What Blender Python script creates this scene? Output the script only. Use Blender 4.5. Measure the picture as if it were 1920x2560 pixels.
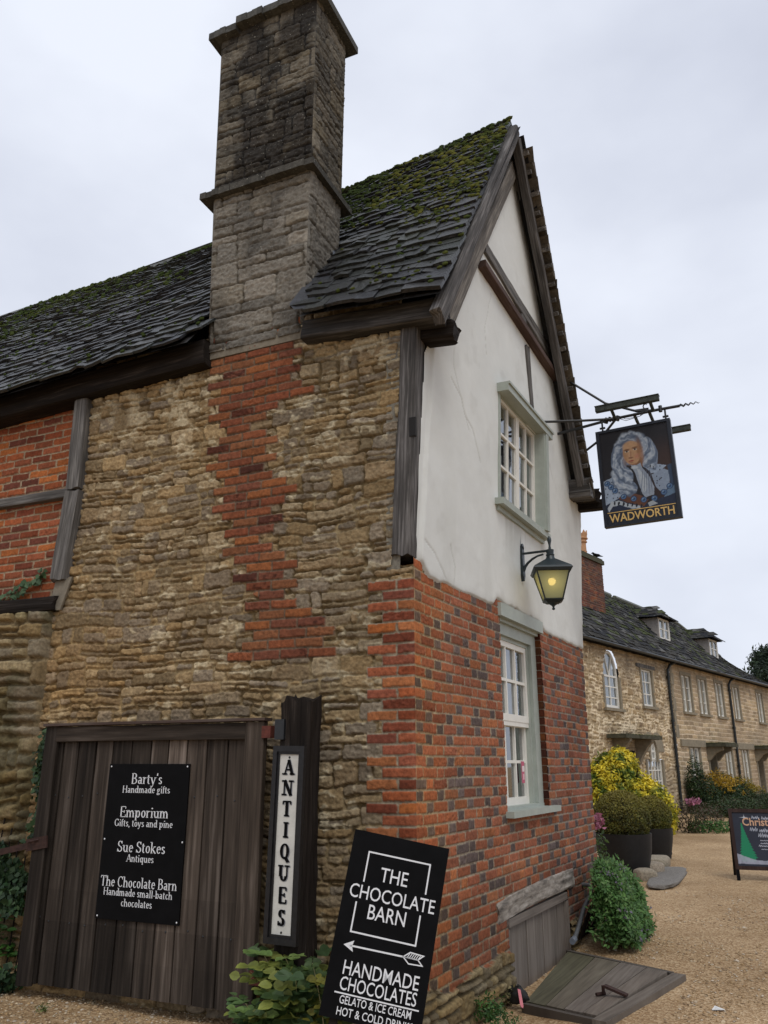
import bpy, math, random
import numpy as np
from mathutils import Vector, Matrix

for o in list(bpy.data.objects):
    bpy.data.objects.remove(o)
SC = bpy.context.scene
rad = math.radians
random.seed(7)
RNG = np.random.default_rng(11)

# ------------------------------------------------------------------ camera
EYE = 1.58
YAW, PITCH = rad(28.3), math.atan(632 / 2000.0)
FWD = np.array([-math.sin(YAW), math.cos(YAW), 0.0])
RGT = np.array([math.cos(YAW), math.sin(YAW), 0.0])
CAM = np.array([2.428, -4.939, EYE])
cam_d = bpy.data.cameras.new('camera')
cam_d.sensor_width = 36.0
cam_d.lens = 2000 / 2560 * 36.0
cam_d.clip_start = 0.05
cam_d.clip_end = 2000
cam = bpy.data.objects.new('camera', cam_d)
SC.collection.objects.link(cam)
_f = math.cos(PITCH) * FWD + np.array([0, 0, math.sin(PITCH)])
_u = -math.sin(PITCH) * FWD + np.array([0, 0, math.cos(PITCH)])
cam.matrix_world = Matrix(((RGT[0], _u[0], -_f[0], CAM[0]), (RGT[1], _u[1], -_f[1], CAM[1]),
                           (RGT[2], _u[2], -_f[2], CAM[2]), (0, 0, 0, 1)))
SC.camera = cam

# ------------------------------------------------------------------ sky, sun, exposure
SUN_EL, SUN_AZ = rad(52), rad(138)          # azimuth clockwise from +Y
W = bpy.data.worlds.new('World')
SC.world = W
W.use_nodes = True
nt = W.node_tree
nt.nodes.clear()
out = nt.nodes.new('ShaderNodeOutputWorld')
bg = nt.nodes.new('ShaderNodeBackground')
bg.inputs['Strength'].default_value = 0.1
sky = nt.nodes.new('ShaderNodeTexSky')
sky.sky_type = 'NISHITA'
sky.sun_disc = False
sky.sun_elevation = SUN_EL
sky.sun_rotation = SUN_AZ
tc = nt.nodes.new('ShaderNodeTexCoord')
mp = nt.nodes.new('ShaderNodeMapping')
mp.inputs['Scale'].default_value = (1.0, 1.0, 1.8)
mp.inputs['Location'].default_value = (0.35, 0.1, 0.3)
nz = nt.nodes.new('ShaderNodeTexNoise')
nz.inputs['Scale'].default_value = 2.1
nz.inputs['Detail'].default_value = 5
nz.inputs['Roughness'].default_value = 0.5
rp = nt.nodes.new('ShaderNodeValToRGB')
rp.color_ramp.elements[0].position = 0.33
rp.color_ramp.elements[0].color = (6.6, 7.0, 8.15, 1)
rp.color_ramp.elements[1].position = 0.68
rp.color_ramp.elements[1].color = (9.1, 9.55, 10.6, 1)
mx = nt.nodes.new('ShaderNodeMixRGB')
mx.inputs['Fac'].default_value = 0.94
L_ = nt.links.new
L_(tc.outputs['Generated'], mp.inputs['Vector'])
L_(mp.outputs['Vector'], nz.inputs['Vector'])
L_(nz.outputs['Fac'], rp.inputs['Fac'])
L_(sky.outputs['Color'], mx.inputs['Color1'])
L_(rp.outputs['Color'], mx.inputs['Color2'])
L_(mx.outputs['Color'], bg.inputs['Color'])
L_(bg.outputs['Background'], out.inputs['Surface'])

sun_d = bpy.data.lights.new('sun', 'SUN')
sun_d.energy = 1.15
sun_d.angle = rad(25)
sun_d.color = (1.0, 0.96, 0.9)
sun = bpy.data.objects.new('sun', sun_d)
SC.collection.objects.link(sun)
sdir = Vector((math.sin(SUN_AZ) * math.cos(SUN_EL), math.cos(SUN_AZ) * math.cos(SUN_EL), math.sin(SUN_EL)))
sun.rotation_euler = (-sdir).to_track_quat('-Z', 'Y').to_euler()
sun.location = (6, -8, 14)
SC.view_settings.view_transform = 'Standard'
SC.view_settings.look = 'None'
SC.view_settings.exposure = 0.0
SC.view_settings.gamma = 1.0
SC.cycles.max_bounces = 6
SC.cycles.transparent_max_bounces = 12

# ------------------------------------------------------------------ frames
_a = rad(4.5)
LD = np.array([-math.cos(_a), -math.sin(_a), 0.0])      # along the long stone wall, away from the corner
LN = np.array([math.sin(_a), -math.cos(_a), 0.0])       # its outward normal
UZ = np.array([0, 0, 1.0])
EX, EY = np.array([1.0, 0, 0]), np.array([0, 1.0, 0])
_t = rad(38.9)
BD = math.cos(_t) * FWD + math.sin(_t) * RGT            # along the terrace across the way
BN = np.array([BD[1], -BD[0], 0.0])
B0 = np.array([-2.592, 23.956, 0.0])
LEAN, ZB = 0.045, 2.95


def lw(s, z, off=0.0):
    return LD * s + LN * off + UZ * z


def gx(z):
    return LEAN * max(0.0, z - ZB)


def gb(y, z, off=0.0):
    return np.array([gx(z) + off, y, z])


def bgp(t, z, off=0.0):
    return B0 + BD * t + UZ * z + BN * off


# ------------------------------------------------------------------ noise (numpy)
def hsh(*k):
    h = np.uint64(0x9E3779B97F4A7C15)
    r = np.zeros(np.broadcast(*[np.asarray(q) for q in k]).shape, np.uint64) + h
    with np.errstate(over='ignore'):
        for q in k:
            q = np.asarray(q).astype(np.int64).astype(np.uint64)
            r = (r ^ (q + np.uint64(0x632BE59BD9B4E019) + (r << np.uint64(6)) + (r >> np.uint64(2))))
            r = r * np.uint64(0xBF58476D1CE4E5B9)
            r ^= r >> np.uint64(29)
        r = r * np.uint64(0x94D049BB133111EB)
        r ^= r >> np.uint64(32)
    return (r & np.uint64(0xFFFFFF)).astype(np.float64) / float(0x1000000)


def vn(x, y, seed=0):
    xi, yi = np.floor(x), np.floor(y)
    fx, fy = x - xi, y - yi
    fx, fy = fx * fx * (3 - 2 * fx), fy * fy * (3 - 2 * fy)
    a, b = hsh(xi, yi, seed), hsh(xi + 1, yi, seed)
    c, d = hsh(xi, yi + 1, seed), hsh(xi + 1, yi + 1, seed)
    return (a * (1 - fx) + b * fx) * (1 - fy) + (c * (1 - fx) + d * fx) * fy


def fbm(x, y, seed=0, oc=4):
    x, y = np.asarray(x, float), np.asarray(y, float)
    s, a, t = 0, 0.5, 0
    for i in range(oc):
        s = s + a * vn(x * 2 ** i + 17.3 * i, y * 2 ** i - 9.1 * i, seed + i)
        t += a
        a *= 0.5
    return s / t


def ss(x, a, b):
    t = np.clip((x - a) / (b - a), 0, 1)
    return t * t * (3 - 2 * t)


def mixc(c0, c1, f):
    f = np.asarray(f)[..., None]
    return np.asarray(c0) * (1 - f) + np.asarray(c1) * f


def inpoly(x, y, poly):
    r = np.zeros(np.shape(x), bool)
    n = len(poly)
    for i in range(n):
        x0, y0 = poly[i]
        x1, y1 = poly[(i + 1) % n]
        if y0 == y1:
            continue
        c = ((y0 > y) != (y1 > y)) & (x < (x1 - x0) * (y - y0) / (y1 - y0) + x0)
        r ^= c
    return r


# ------------------------------------------------------------------ objects
COL = SC.collection


def tag(o, label=None, cat=None, group=None, kind=None):
    if label: o['label'] = label
    if cat: o['category'] = cat
    if group: o['group'] = group
    if kind: o['kind'] = kind
    return o


def thing(name, loc, label, cat, group=None):
    o = bpy.data.objects.new(name, None)
    o.empty_display_size = 0.2
    COL.objects.link(o)
    o.location = [float(v) for v in loc]
    return tag(o, label, cat, group)


def world_loc(o):
    p = Vector((0, 0, 0))
    while o is not None:
        p = p + o.location
        o = o.parent
    return np.array(p)


def np_mesh(name, V, F, mat, parent=None, col=None, gc=None, smooth=False, origin=None):
    """V (n,3) world coordinates, F list of index tuples or (m,4) array."""
    V = np.asarray(V, float).reshape(-1, 3)
    base = world_loc(parent) if parent is not None else (np.zeros(3) if origin is None else np.asarray(origin, float))
    me = bpy.data.meshes.new(name)
    loc = V - base
    if isinstance(F, np.ndarray):
        n, m, k = len(V), len(F), F.shape[1]
        me.vertices.add(n)
        me.vertices.foreach_set('co', loc.astype(np.float32).ravel())
        me.loops.add(m * k)
        me.polygons.add(m)
        me.polygons.foreach_set('loop_start', np.arange(0, m * k, k, dtype=np.int32))
        me.loops.foreach_set('vertex_index', F.astype(np.int32).ravel())
        me.update(calc_edges=True)
    else:
        me.from_pydata(loc.tolist(), [], F)
        me.update()
    if col is not None:
        col = np.asarray(col, float)
        if col.ndim == 1:
            col = np.tile(col, (len(V), 1))
        at = me.color_attributes.new('Col', 'FLOAT_COLOR', 'POINT')
        c4 = np.ones((len(V), 4), np.float32)
        c4[:, :3] = np.maximum(col, 0)
        at.data.foreach_set('color', c4.ravel())
    if gc is not None:
        at = me.attributes.new('gc', 'FLOAT_VECTOR', 'POINT')
        at.data.foreach_set('vector', np.asarray(gc, np.float32).ravel())
    if smooth:
        me.polygons.foreach_set('use_smooth', np.ones(len(me.polygons), bool))
    me.materials.append(mat)
    o = bpy.data.objects.new(name, me)
    COL.objects.link(o)
    if parent is not None:
        o.parent = parent
    else:
        o.location = base
    return o


class MB:
    def __init__(s):
        s.v, s.f, s.c, s.g = [], [], [], []

    def add(s, V, F, col=(1, 1, 1), gc=None):
        b = len(s.v)
        V = [tuple(map(float, p)) for p in V]
        s.v += V
        s.f += [tuple(i + b for i in f) for f in F]
        s.c += [tuple(col)] * len(V)
        s.g += [tuple(map(float, q)) for q in gc] if gc is not None else V

    def box(s, O, A, B, N, a0, a1, b0, b1, n0, n1, col=(1, 1, 1), seed=0.0, along='b'):
        O = np.asarray(O, float)
        V, G = [], []
        for n in (n0, n1):
            for b in (b0, b1):
                for a in (a0, a1):
                    V.append(O + A * a + B * b + N * n)
                    G.append((b, a + seed, n + seed * 2) if along == 'b' else (a, b + seed, n + seed * 2))
        s.add(V, [(0, 2, 3, 1), (4, 5, 7, 6), (0, 1, 5, 4), (2, 6, 7, 3), (0, 4, 6, 2), (1, 3, 7, 5)], col, G)

    def tube(s, path, r, n=8, col=(1, 1, 1), cap=True, flat=1.0):
        path = [np.asarray(p, float) for p in path]
        rr = r if hasattr(r, '__len__') else [r] * len(path)
        rings, d, L = [], None, 0
        G = []
        for i, p in enumerate(path):
            t = path[min(i + 1, len(path) - 1)] - path[max(i - 1, 0)]
            t = t / (np.linalg.norm(t) + 1e-9)
            if i: L += np.linalg.norm(p - path[i - 1])
            if d is None:
                d = np.cross(t, UZ)
                if np.linalg.norm(d) < 0.05: d = np.cross(t, EX)
            d = d - t * (d @ t)
            d = d / (np.linalg.norm(d) + 1e-9)
            e = np.cross(t, d)
            for k in range(n):
                a = 2 * math.pi * k / n
                rings.append(p + (d * math.cos(a) + e * math.sin(a) * flat) * rr[i])
                G.append((L, a * rr[i], 0))
        F = []
        for i in range(len(path) - 1):
            for k in range(n):
                F.append((i * n + k, i * n + (k + 1) % n, (i + 1) * n + (k + 1) % n, (i + 1) * n + k))
        if cap:
            F.append(tuple(range(n))[::-1])
            F.append(tuple((len(path) - 1) * n + k for k in range(n)))
        s.add(rings, F, col, G)

    def lathe(s, O, prof, n=16, col=(1, 1, 1), axis=UZ, cap=True):
        axis = np.asarray(axis, float)
        d = np.cross(axis, EX) if abs(axis[0]) < 0.9 else np.cross(axis, EY)
        d /= np.linalg.norm(d)
        e = np.cross(axis, d)
        V, F = [], []
        for r, z in prof:
            for k in range(n):
                a = 2 * math.pi * k / n
                V.append(np.asarray(O) + axis * z + (d * math.cos(a) + e * math.sin(a)) * r)
        for i in range(len(prof) - 1):
            for k in range(n):
                F.append((i * n + k, i * n + (k + 1) % n, (i + 1) * n + (k + 1) % n, (i + 1) * n + k))
        if cap:
            F.append(tuple(range(n))[::-1])
            F.append(tuple((len(prof) - 1) * n + k for k in range(n)))
        s.add(V, F, col)

    def prism(s, pts, N, depth, col=(1, 1, 1)):
        N = np.asarray(N, float)
        n = len(pts)
        V = [np.asarray(p, float) for p in pts] + [np.asarray(p, float) + N * depth for p in pts]
        F = [tuple(range(n))[::-1], tuple(range(n, 2 * n))] + [(i, (i + 1) % n, n + (i + 1) % n, n + i) for i in range(n)]
        s.add(V, F, col)

    def ribbon(s, path, N, w, d, closed=False, col=(1, 1, 1)):
        """bar of rectangular section (w in the plane, d along N) along a polyline lying across N"""
        path = [np.asarray(p, float) for p in path]
        N = np.asarray(N, float)
        n = len(path)
        V = []
        for i, p in enumerate(path):
            a = path[(i - 1) % n] if closed or i else p
            b = path[(i + 1) % n] if closed or i < n - 1 else p
            t1 = (p - a) / (np.linalg.norm(p - a) + 1e-9)
            t2 = (b - p) / (np.linalg.norm(b - p) + 1e-9)
            t = t1 + t2
            t /= np.linalg.norm(t) + 1e-9
            q = np.cross(N, t)
            c = max(0.35, abs(t @ (t2 if np.linalg.norm(t2) > .5 else t1)))
            q = q * w / 2 / c
            V += [p - q, p + q, p + q + N * d, p - q + N * d]
        F = []
        m = n if closed else n - 1
        for i in range(m):
            j = (i + 1) % n
            for k in range(4):
                F.append((i * 4 + k, i * 4 + (k + 1) % 4, j * 4 + (k + 1) % 4, j * 4 + k))
        if not closed:
            F += [(3, 2, 1, 0), tuple((n - 1) * 4 + k for k in range(4))]
        s.add(V, F, col)

    def cut(s):
        if not hasattr(s, 'cuts'): s.cuts = []
        s.cuts.append((len(s.v), len(s.f)))

    def each(s, name, mat, parent=None, smooth=False):
        cs = [(0, 0)] + [c for c in getattr(s, 'cuts', []) if 0 < c[0] < len(s.v)] + [(len(s.v), len(s.f))]
        r = []
        for (v0, f0), (v1, f1) in zip(cs[:-1], cs[1:]):
            q = MB()
            q.v, q.c, q.g = s.v[v0:v1], s.c[v0:v1], s.g[v0:v1]
            q.f = [tuple(i - v0 for i in f) for f in s.f[f0:f1]]
            r.append(q.build(name, mat, parent, smooth))
        return r

    def build(s, name, mat, parent=None, smooth=False, label=None, origin=None):
        o = np_mesh(name, np.array(s.v), s.f, mat, parent, np.array(s.c), np.array(s.g), smooth, origin)
        if smooth:
            o.data.set_sharp_from_angle(angle=rad(40)) if hasattr(o.data, 'set_sharp_from_angle') else None
        if label: o['label'] = label
        return o


# ------------------------------------------------------------------ materials
def newmat(name):
    m = bpy.data.materials.new(name)
    m.use_nodes = True
    n = m.node_tree.nodes
    return m, m.node_tree, n['Principled BSDF']


def N(t, kind, **kw):
    n = t.nodes.new('ShaderNode' + kind)
    for k, v in kw.items():
        if k in n.inputs: n.inputs[k].default_value = v
        else: setattr(n, k, v)
    return n


def mat_vc(name, rough=0.9, var=0.25, vscale=60, bump=0.3, bscale=140, spec=0.3, dist=0.004, trans=0.0, spots=None, metal=0.0):
    """vertex-tinted material with procedural grain and bump"""
    m, t, p = newmat(name)
    a = N(t, 'Attribute', attribute_name='Col')
    tc = N(t, 'TexCoord')
    n1 = N(t, 'TexNoise', Scale=vscale, Detail=6, Roughness=0.65)
    t.links.new(tc.outputs['Object'], n1.inputs['Vector'])
    mr = N(t, 'MapRange')
    mr.inputs['From Min'].default_value = 0.3
    mr.inputs['From Max'].default_value = 0.7
    mr.inputs['To Min'].default_value = 1 - var
    mr.inputs['To Max'].default_value = 1 + var
    t.links.new(n1.outputs['Fac'], mr.inputs['Value'])
    vm = N(t, 'VectorMath', operation='SCALE')
    t.links.new(a.outputs['Color'], vm.inputs[0])
    t.links.new(mr.outputs['Result'], vm.inputs['Scale'])
    src = vm.outputs['Vector']
    if spots:
        sc, thr, colr = spots
        n3 = N(t, 'TexNoise', Scale=sc, Detail=3, Roughness=0.6)
        t.links.new(tc.outputs['Object'], n3.inputs['Vector'])
        r3 = N(t, 'MapRange')
        r3.inputs['From Min'].default_value = thr
        r3.inputs['From Max'].default_value = thr + 0.05
        t.links.new(n3.outputs['Fac'], r3.inputs['Value'])
        mm = N(t, 'MixRGB')
        mm.inputs['Color2'].default_value = (*colr, 1)
        t.links.new(r3.outputs['Result'], mm.inputs['Fac'])
        t.links.new(src, mm.inputs['Color1'])
        src = mm.outputs['Color']
    t.links.new(src, p.inputs['Base Color'])
    p.inputs['Roughness'].default_value = rough
    p.inputs['Metallic'].default_value = metal
    p.inputs['Specular IOR Level'].default_value = spec
    if bump:
        n2 = N(t, 'TexNoise', Scale=bscale, Detail=4, Roughness=0.7)
        t.links.new(tc.outputs['Object'], n2.inputs['Vector'])
        b = N(t, 'Bump', Strength=bump, Distance=dist)
        t.links.new(n2.outputs['Fac'], b.inputs['Height'])
        t.links.new(b.outputs['Normal'], p.inputs['Normal'])
    if trans:
        tr = N(t, 'BsdfTranslucent')
        t.links.new(src, tr.inputs['Color'])
        ms = N(t, 'MixShader')
        ms.inputs['Fac'].default_value = trans
        t.links.new(p.outputs['BSDF'], ms.inputs[1])
        t.links.new(tr.outputs['BSDF'], ms.inputs[2])
        t.links.new(ms.outputs['Shader'], t.nodes['Material Output'].inputs['Surface'])
    return m


def mat_plain(name, col, rough=0.5, var=0.12, vscale=12, bump=0.1, bscale=60, spec=0.4, metal=0.0, dist=0.002):
    m, t, p = newmat(name)
    tc = N(t, 'TexCoord')
    n1 = N(t, 'TexNoise', Scale=vscale, Detail=6, Roughness=0.65)
    t.links.new(tc.outputs['Object'], n1.inputs['Vector'])
    r = N(t, 'ValToRGB')
    r.color_ramp.elements[0].position = 0.3
    r.color_ramp.elements[1].position = 0.7
    r.color_ramp.elements[0].color = (*[c * (1 - var) for c in col], 1)
    r.color_ramp.elements[1].color = (*[min(1, c * (1 + var)) for c in col], 1)
    t.links.new(n1.outputs['Fac'], r.inputs['Fac'])
    t.links.new(r.outputs['Color'], p.inputs['Base Color'])
    p.inputs['Roughness'].default_value = rough
    p.inputs['Metallic'].default_value = metal
    p.inputs['Specular IOR Level'].default_value = spec
    if bump:
        n2 = N(t, 'TexNoise', Scale=bscale, Detail=4)
        t.links.new(tc.outputs['Object'], n2.inputs['Vector'])
        b = N(t, 'Bump', Strength=bump, Distance=dist)
        t.links.new(n2.outputs['Fac'], b.inputs['Height'])
        t.links.new(b.outputs['Normal'], p.inputs['Normal'])
    return m


def mat_timber(name, c0, c1, c2, along=2.2, across=55, rough=0.8, bump=0.6, patch=2.5, p0=0.32, p1=0.68, spec=0.3):
    """weathered wood: grain follows the 'gc' attribute (x = along the piece)"""
    m, t, p = newmat(name)
    a = N(t, 'Attribute', attribute_name='gc')
    mp = N(t, 'Mapping')
    mp.inputs['Scale'].default_value = (along, across, across)
    t.links.new(a.outputs['Vector'], mp.inputs['Vector'])
    n1 = N(t, 'TexNoise', Scale=1.0, Detail=6, Roughness=0.6, Distortion=0.4)
    t.links.new(mp.outputs['Vector'], n1.inputs['Vector'])
    mp2 = N(t, 'Mapping')
    mp2.inputs['Scale'].default_value = (patch * 0.6, patch * 4, patch * 4)
    t.links.new(a.outputs['Vector'], mp2.inputs['Vector'])
    n2 = N(t, 'TexNoise', Scale=1.0, Detail=4, Roughness=0.6)
    t.links.new(mp2.outputs['Vector'], n2.inputs['Vector'])
    ad = N(t, 'Math', operation='MULTIPLY_ADD')
    ad.inputs[1].default_value = 0.55
    t.links.new(n1.outputs['Fac'], ad.inputs[0])
    m5 = N(t, 'Math', operation='MULTIPLY')
    m5.inputs[1].default_value = 0.45
    t.links.new(n2.outputs['Fac'], m5.inputs[0])
    t.links.new(m5.outputs['Value'], ad.inputs[2])
    r = N(t, 'ValToRGB')
    r.color_ramp.elements[0].position = p0
    r.color_ramp.elements[0].color = (*c0, 1)
    r.color_ramp.elements[1].position = p1
    r.color_ramp.elements[1].color = (*c2, 1)
    e = r.color_ramp.elements.new((p0 + p1) / 2)
    e.color = (*c1, 1)
    t.links.new(ad.outputs['Value'], r.inputs['Fac'])
    c = N(t, 'Attribute', attribute_name='Col')
    mm = N(t, 'MixRGB', blend_type='MULTIPLY')
    mm.inputs['Fac'].default_value = 1.0
    t.links.new(r.outputs['Color'], mm.inputs['Color1'])
    t.links.new(c.outputs['Color'], mm.inputs['Color2'])
    t.links.new(mm.outputs['Color'], p.inputs['Base Color'])
    p.inputs['Roughness'].default_value = rough
    p.inputs['Specular IOR Level'].default_value = spec
    b = N(t, 'Bump', Strength=bump, Distance=0.006)
    t.links.new(n1.outputs['Fac'], b.inputs['Height'])
    t.links.new(b.outputs['Normal'], p.inputs['Normal'])
    return m


M_STONE = mat_vc('rubble_stone', 0.92, 0.38, 38, 0.7, 120, 0.2, 0.006)
M_BRICK = mat_vc('old_brick', 0.9, 0.32, 45, 0.5, 150, 0.2, 0.004)
M_CHIM = mat_vc('chimney_stone', 0.93, 0.35, 34, 0.7, 110, 0.2, 0.006, spots=(55, 0.66, (0.34, 0.33, 0.28)))
M_SLATE = mat_vc('wet_stone_tile', 0.36, 0.5, 26, 1.0, 22, 0.45, 0.03, spots=(26, 0.71, (0.10, 0.10, 0.10)))
M_SLATEB = mat_vc('dry_stone_tile', 0.8, 0.5, 10, 0.4, 30, 0.12, 0.01, spots=(9, 0.66, (0.10, 0.10, 0.095)))
M_MOSS = mat_vc('moss', 1.0, 0.4, 120, 0.8, 300, 0.1, 0.006)
M_LEAF = mat_vc('leaf', 0.55, 0.15, 30, 0.0, 100, 0.35, trans=0.25)
M_OAK = mat_timber('weathered_oak', (0.012, 0.011, 0.010), (0.075, 0.069, 0.064), (0.25, 0.235, 0.225), bump=0.9)
M_OAKB = mat_timber('blackened_oak', (0.008, 0.006, 0.005), (0.020, 0.0155, 0.0125), (0.095, 0.074, 0.060), p0=0.36, p1=0.74, spec=.12)
M_OAKL = mat_timber('silvered_oak', (0.022, 0.019, 0.017), (0.10, 0.093, 0.085), (0.26, 0.245, 0.225), bump=.9)
M_GATE = mat_timber('gate_boards', (0.009, 0.007, 0.0055), (0.042, 0.0335, 0.027), (0.125, 0.106, 0.091), along=1.1, across=30, p0=0.33, p1=0.72, patch=1.4, spec=.15)
M_DOORB = mat_timber('cellar_boards', (0.085, 0.07, 0.058), (0.155, 0.13, 0.108), (0.23, 0.20, 0.17), along=1.2, across=60, bump=0.25)
M_LINTEL = mat_timber('bleached_lintel', (0.07, 0.06, 0.05), (0.24, 0.21, 0.175), (0.42, 0.385, 0.335), along=7, across=22, bump=1.0, p0=.36, p1=.64)
M_BLACK = mat_plain('black_board', (0.004, 0.004, 0.0045), 0.6, 0.3, 8, 0.05, 40, 0.08)
M_IRON = mat_plain('black_iron', (0.012, 0.014, 0.016), 0.45, 0.4, 30, 0.3, 120, 0.5)
M_LAMPG = mat_plain('lantern_paint', (0.012, 0.022, 0.026), 0.4, 0.35, 25, 0.2, 90, 0.5)
M_RUST = mat_plain('rusty_iron', (0.040, 0.019, 0.014), 0.8, 0.5, 30, 0.4, 90, 0.3)
M_WHITE = mat_plain('white_paint', (0.74, 0.72, 0.65), 0.45, 0.05, 10, 0.08, 60)
M_SAGE = mat_plain('sage_paint', (0.35, 0.385, 0.34), 0.5, 0.10, 9, 0.12, 70)
M_LETTER = mat_plain('white_lettering', (0.72, 0.73, 0.74), 0.5, 0.04, 20, 0)
M_GOLD = mat_plain('gold_lettering', (0.62, 0.41, 0.14), 0.45, 0.08, 20, 0)
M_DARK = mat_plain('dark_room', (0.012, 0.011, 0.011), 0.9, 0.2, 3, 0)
M_CURT = mat_plain('curtain', (0.55, 0.56, 0.56), 0.9, 0.15, 5, 0.2, 9, dist=0.02)
M_LEAD = mat_plain('lead', (0.16, 0.18, 0.21), 0.45, 0.2, 20, 0.15, 40, 0.5)
M_MORTAR = mat_plain('lime_render', (0.19, 0.165, 0.125), 0.95, 0.25, 14, 0.6, 50, 0.2, dist=0.006)
M_TERRA = mat_plain('terracotta', (0.46, 0.25, 0.13), 0.8, 0.15, 14, 0.2, 60)
M_STONEP = mat_plain('dressed_stone', (0.25, 0.215, 0.155), 0.9, 0.2, 9, 0.35, 60, 0.2, dist=0.006)
M_PIPE = mat_plain('black_downpipe', (0.012, 0.016, 0.016), 0.4, 0.3, 20, 0.1, 60)
M_GREYP = mat_plain('grey_plastic', (0.10, 0.105, 0.11), 0.5, 0.1, 20, 0.05, 50)
M_PAINT = mat_vc('painted_picture', 0.5, 0.06, 60, 0.05, 60, 0.3)
M_PLAS = mat_vc('limewash', 0.85, 0.035, 4, 0.22, 45, 0.2, 0.004)


def mat_glass():
    m, t, p = newmat('window_glass')
    t.nodes.remove(p)
    tr = N(t, 'BsdfTransparent')
    tr.inputs['Color'].default_value = (0.82, 0.86, 0.86, 1)
    gl = N(t, 'BsdfGlossy', Roughness=0.03)
    gl.inputs['Color'].default_value = (0.9, 0.93, 0.95, 1)
    fr = N(t, 'Fresnel', IOR=1.55)
    tc = N(t, 'TexCoord')
    nz = N(t, 'TexNoise', Scale=3.5, Detail=1)
    t.links.new(tc.outputs['Object'], nz.inputs['Vector'])
    b = N(t, 'Bump', Strength=0.08, Distance=0.02)
    t.links.new(nz.outputs['Fac'], b.inputs['Height'])
    t.links.new(b.outputs['Normal'], gl.inputs['Normal'])
    ma = N(t, 'Math', operation='MULTIPLY_ADD')
    ma.inputs[1].default_value = 1.8
    ma.inputs[2].default_value = 0.05
    t.links.new(fr.outputs['Fac'], ma.inputs[0])
    ms = N(t, 'MixShader')
    t.links.new(ma.outputs['Value'], ms.inputs['Fac'])
    t.links.new(tr.outputs['BSDF'], ms.inputs[1])
    t.links.new(gl.outputs['BSDF'], ms.inputs[2])
    t.links.new(ms.outputs['Shader'], t.nodes['Material Output'].inputs['Surface'])
    return m


M_GLASS = mat_glass()


def mat_ground():
    m, t, p = newmat('gravel_ground')
    tc = N(t, 'TexCoord')
    big = N(t, 'TexNoise', Scale=0.55, Detail=5, Roughness=0.6)
    t.links.new(tc.outputs['Object'], big.inputs['Vector'])
    v = N(t, 'TexVoronoi', Scale=60)
    t.links.new(tc.outputs['Object'], v.inputs['Vector'])
    r = N(t, 'ValToRGB')
    cr = r.color_ramp
    cr.elements[0].position = 0.0
    cr.elements[0].color = (0.26, 0.165, 0.085, 1)
    cr.elements[1].position = 1.0
    cr.elements[1].color = (0.53, 0.405, 0.258, 1)
    e = cr.elements.new(0.5)
    e.color = (0.395, 0.27, 0.150, 1)
    sp = N(t, 'SeparateColor')
    t.links.new(v.outputs['Color'], sp.inputs['Color'])
    t.links.new(sp.outputs['Red'], r.inputs['Fac'])
    r2 = N(t, 'ValToRGB')
    r2.color_ramp.elements[0].position = 0.35
    r2.color_ramp.elements[0].color = (0.78, 0.73, 0.66, 1)
    r2.color_ramp.elements[1].position = 0.68
    r2.color_ramp.elements[1].color = (1.25, 1.24, 1.22, 1)
    t.links.new(big.outputs['Fac'], r2.inputs['Fac'])
    mm = N(t, 'MixRGB', blend_type='MULTIPLY')
    mm.inputs['Fac'].default_value = 1
    t.links.new(r.outputs['Color'], mm.inputs['Color1'])
    t.links.new(r2.outputs['Color'], mm.inputs['Color2'])
    t.links.new(mm.outputs['Color'], p.inputs['Base Color'])
    p.inputs['Roughness'].default_value = 0.9
    p.inputs['Specular IOR Level'].default_value = 0.2
    b = N(t, 'Bump', Strength=0.7, Distance=0.012)
    t.links.new(v.outputs['Distance'], b.inputs['Height'])
    b2 = N(t, 'Bump', Strength=0.4, Distance=0.05)
    n4 = N(t, 'TexNoise', Scale=7, Detail=5)
    t.links.new(tc.outputs['Object'], n4.inputs['Vector'])
    t.links.new(n4.outputs['Fac'], b2.inputs['Height'])
    t.links.new(b2.outputs['Normal'], b.inputs['Normal'])
    t.links.new(b.outputs['Normal'], p.inputs['Normal'])
    return m


M_GROUND = mat_ground()
# ------------------------------------------------------------------ masonry height fields
STONES = np.array([(.235, .170, .088), (.27, .195, .095), (.200, .155, .090), (.29, .225, .125), (.165, .13, .082),
                   (.245, .170, .078), (.215, .175, .115), (.185, .138, .072)])
BRICKS = np.array([(.285, .080, .030), (.24, .062, .026), (.35, .110, .032), (.19, .052, .027), (.27, .082, .038),
                   (.31, .115, .045), (.15, .047, .029), (.23, .072, .04)])


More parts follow.
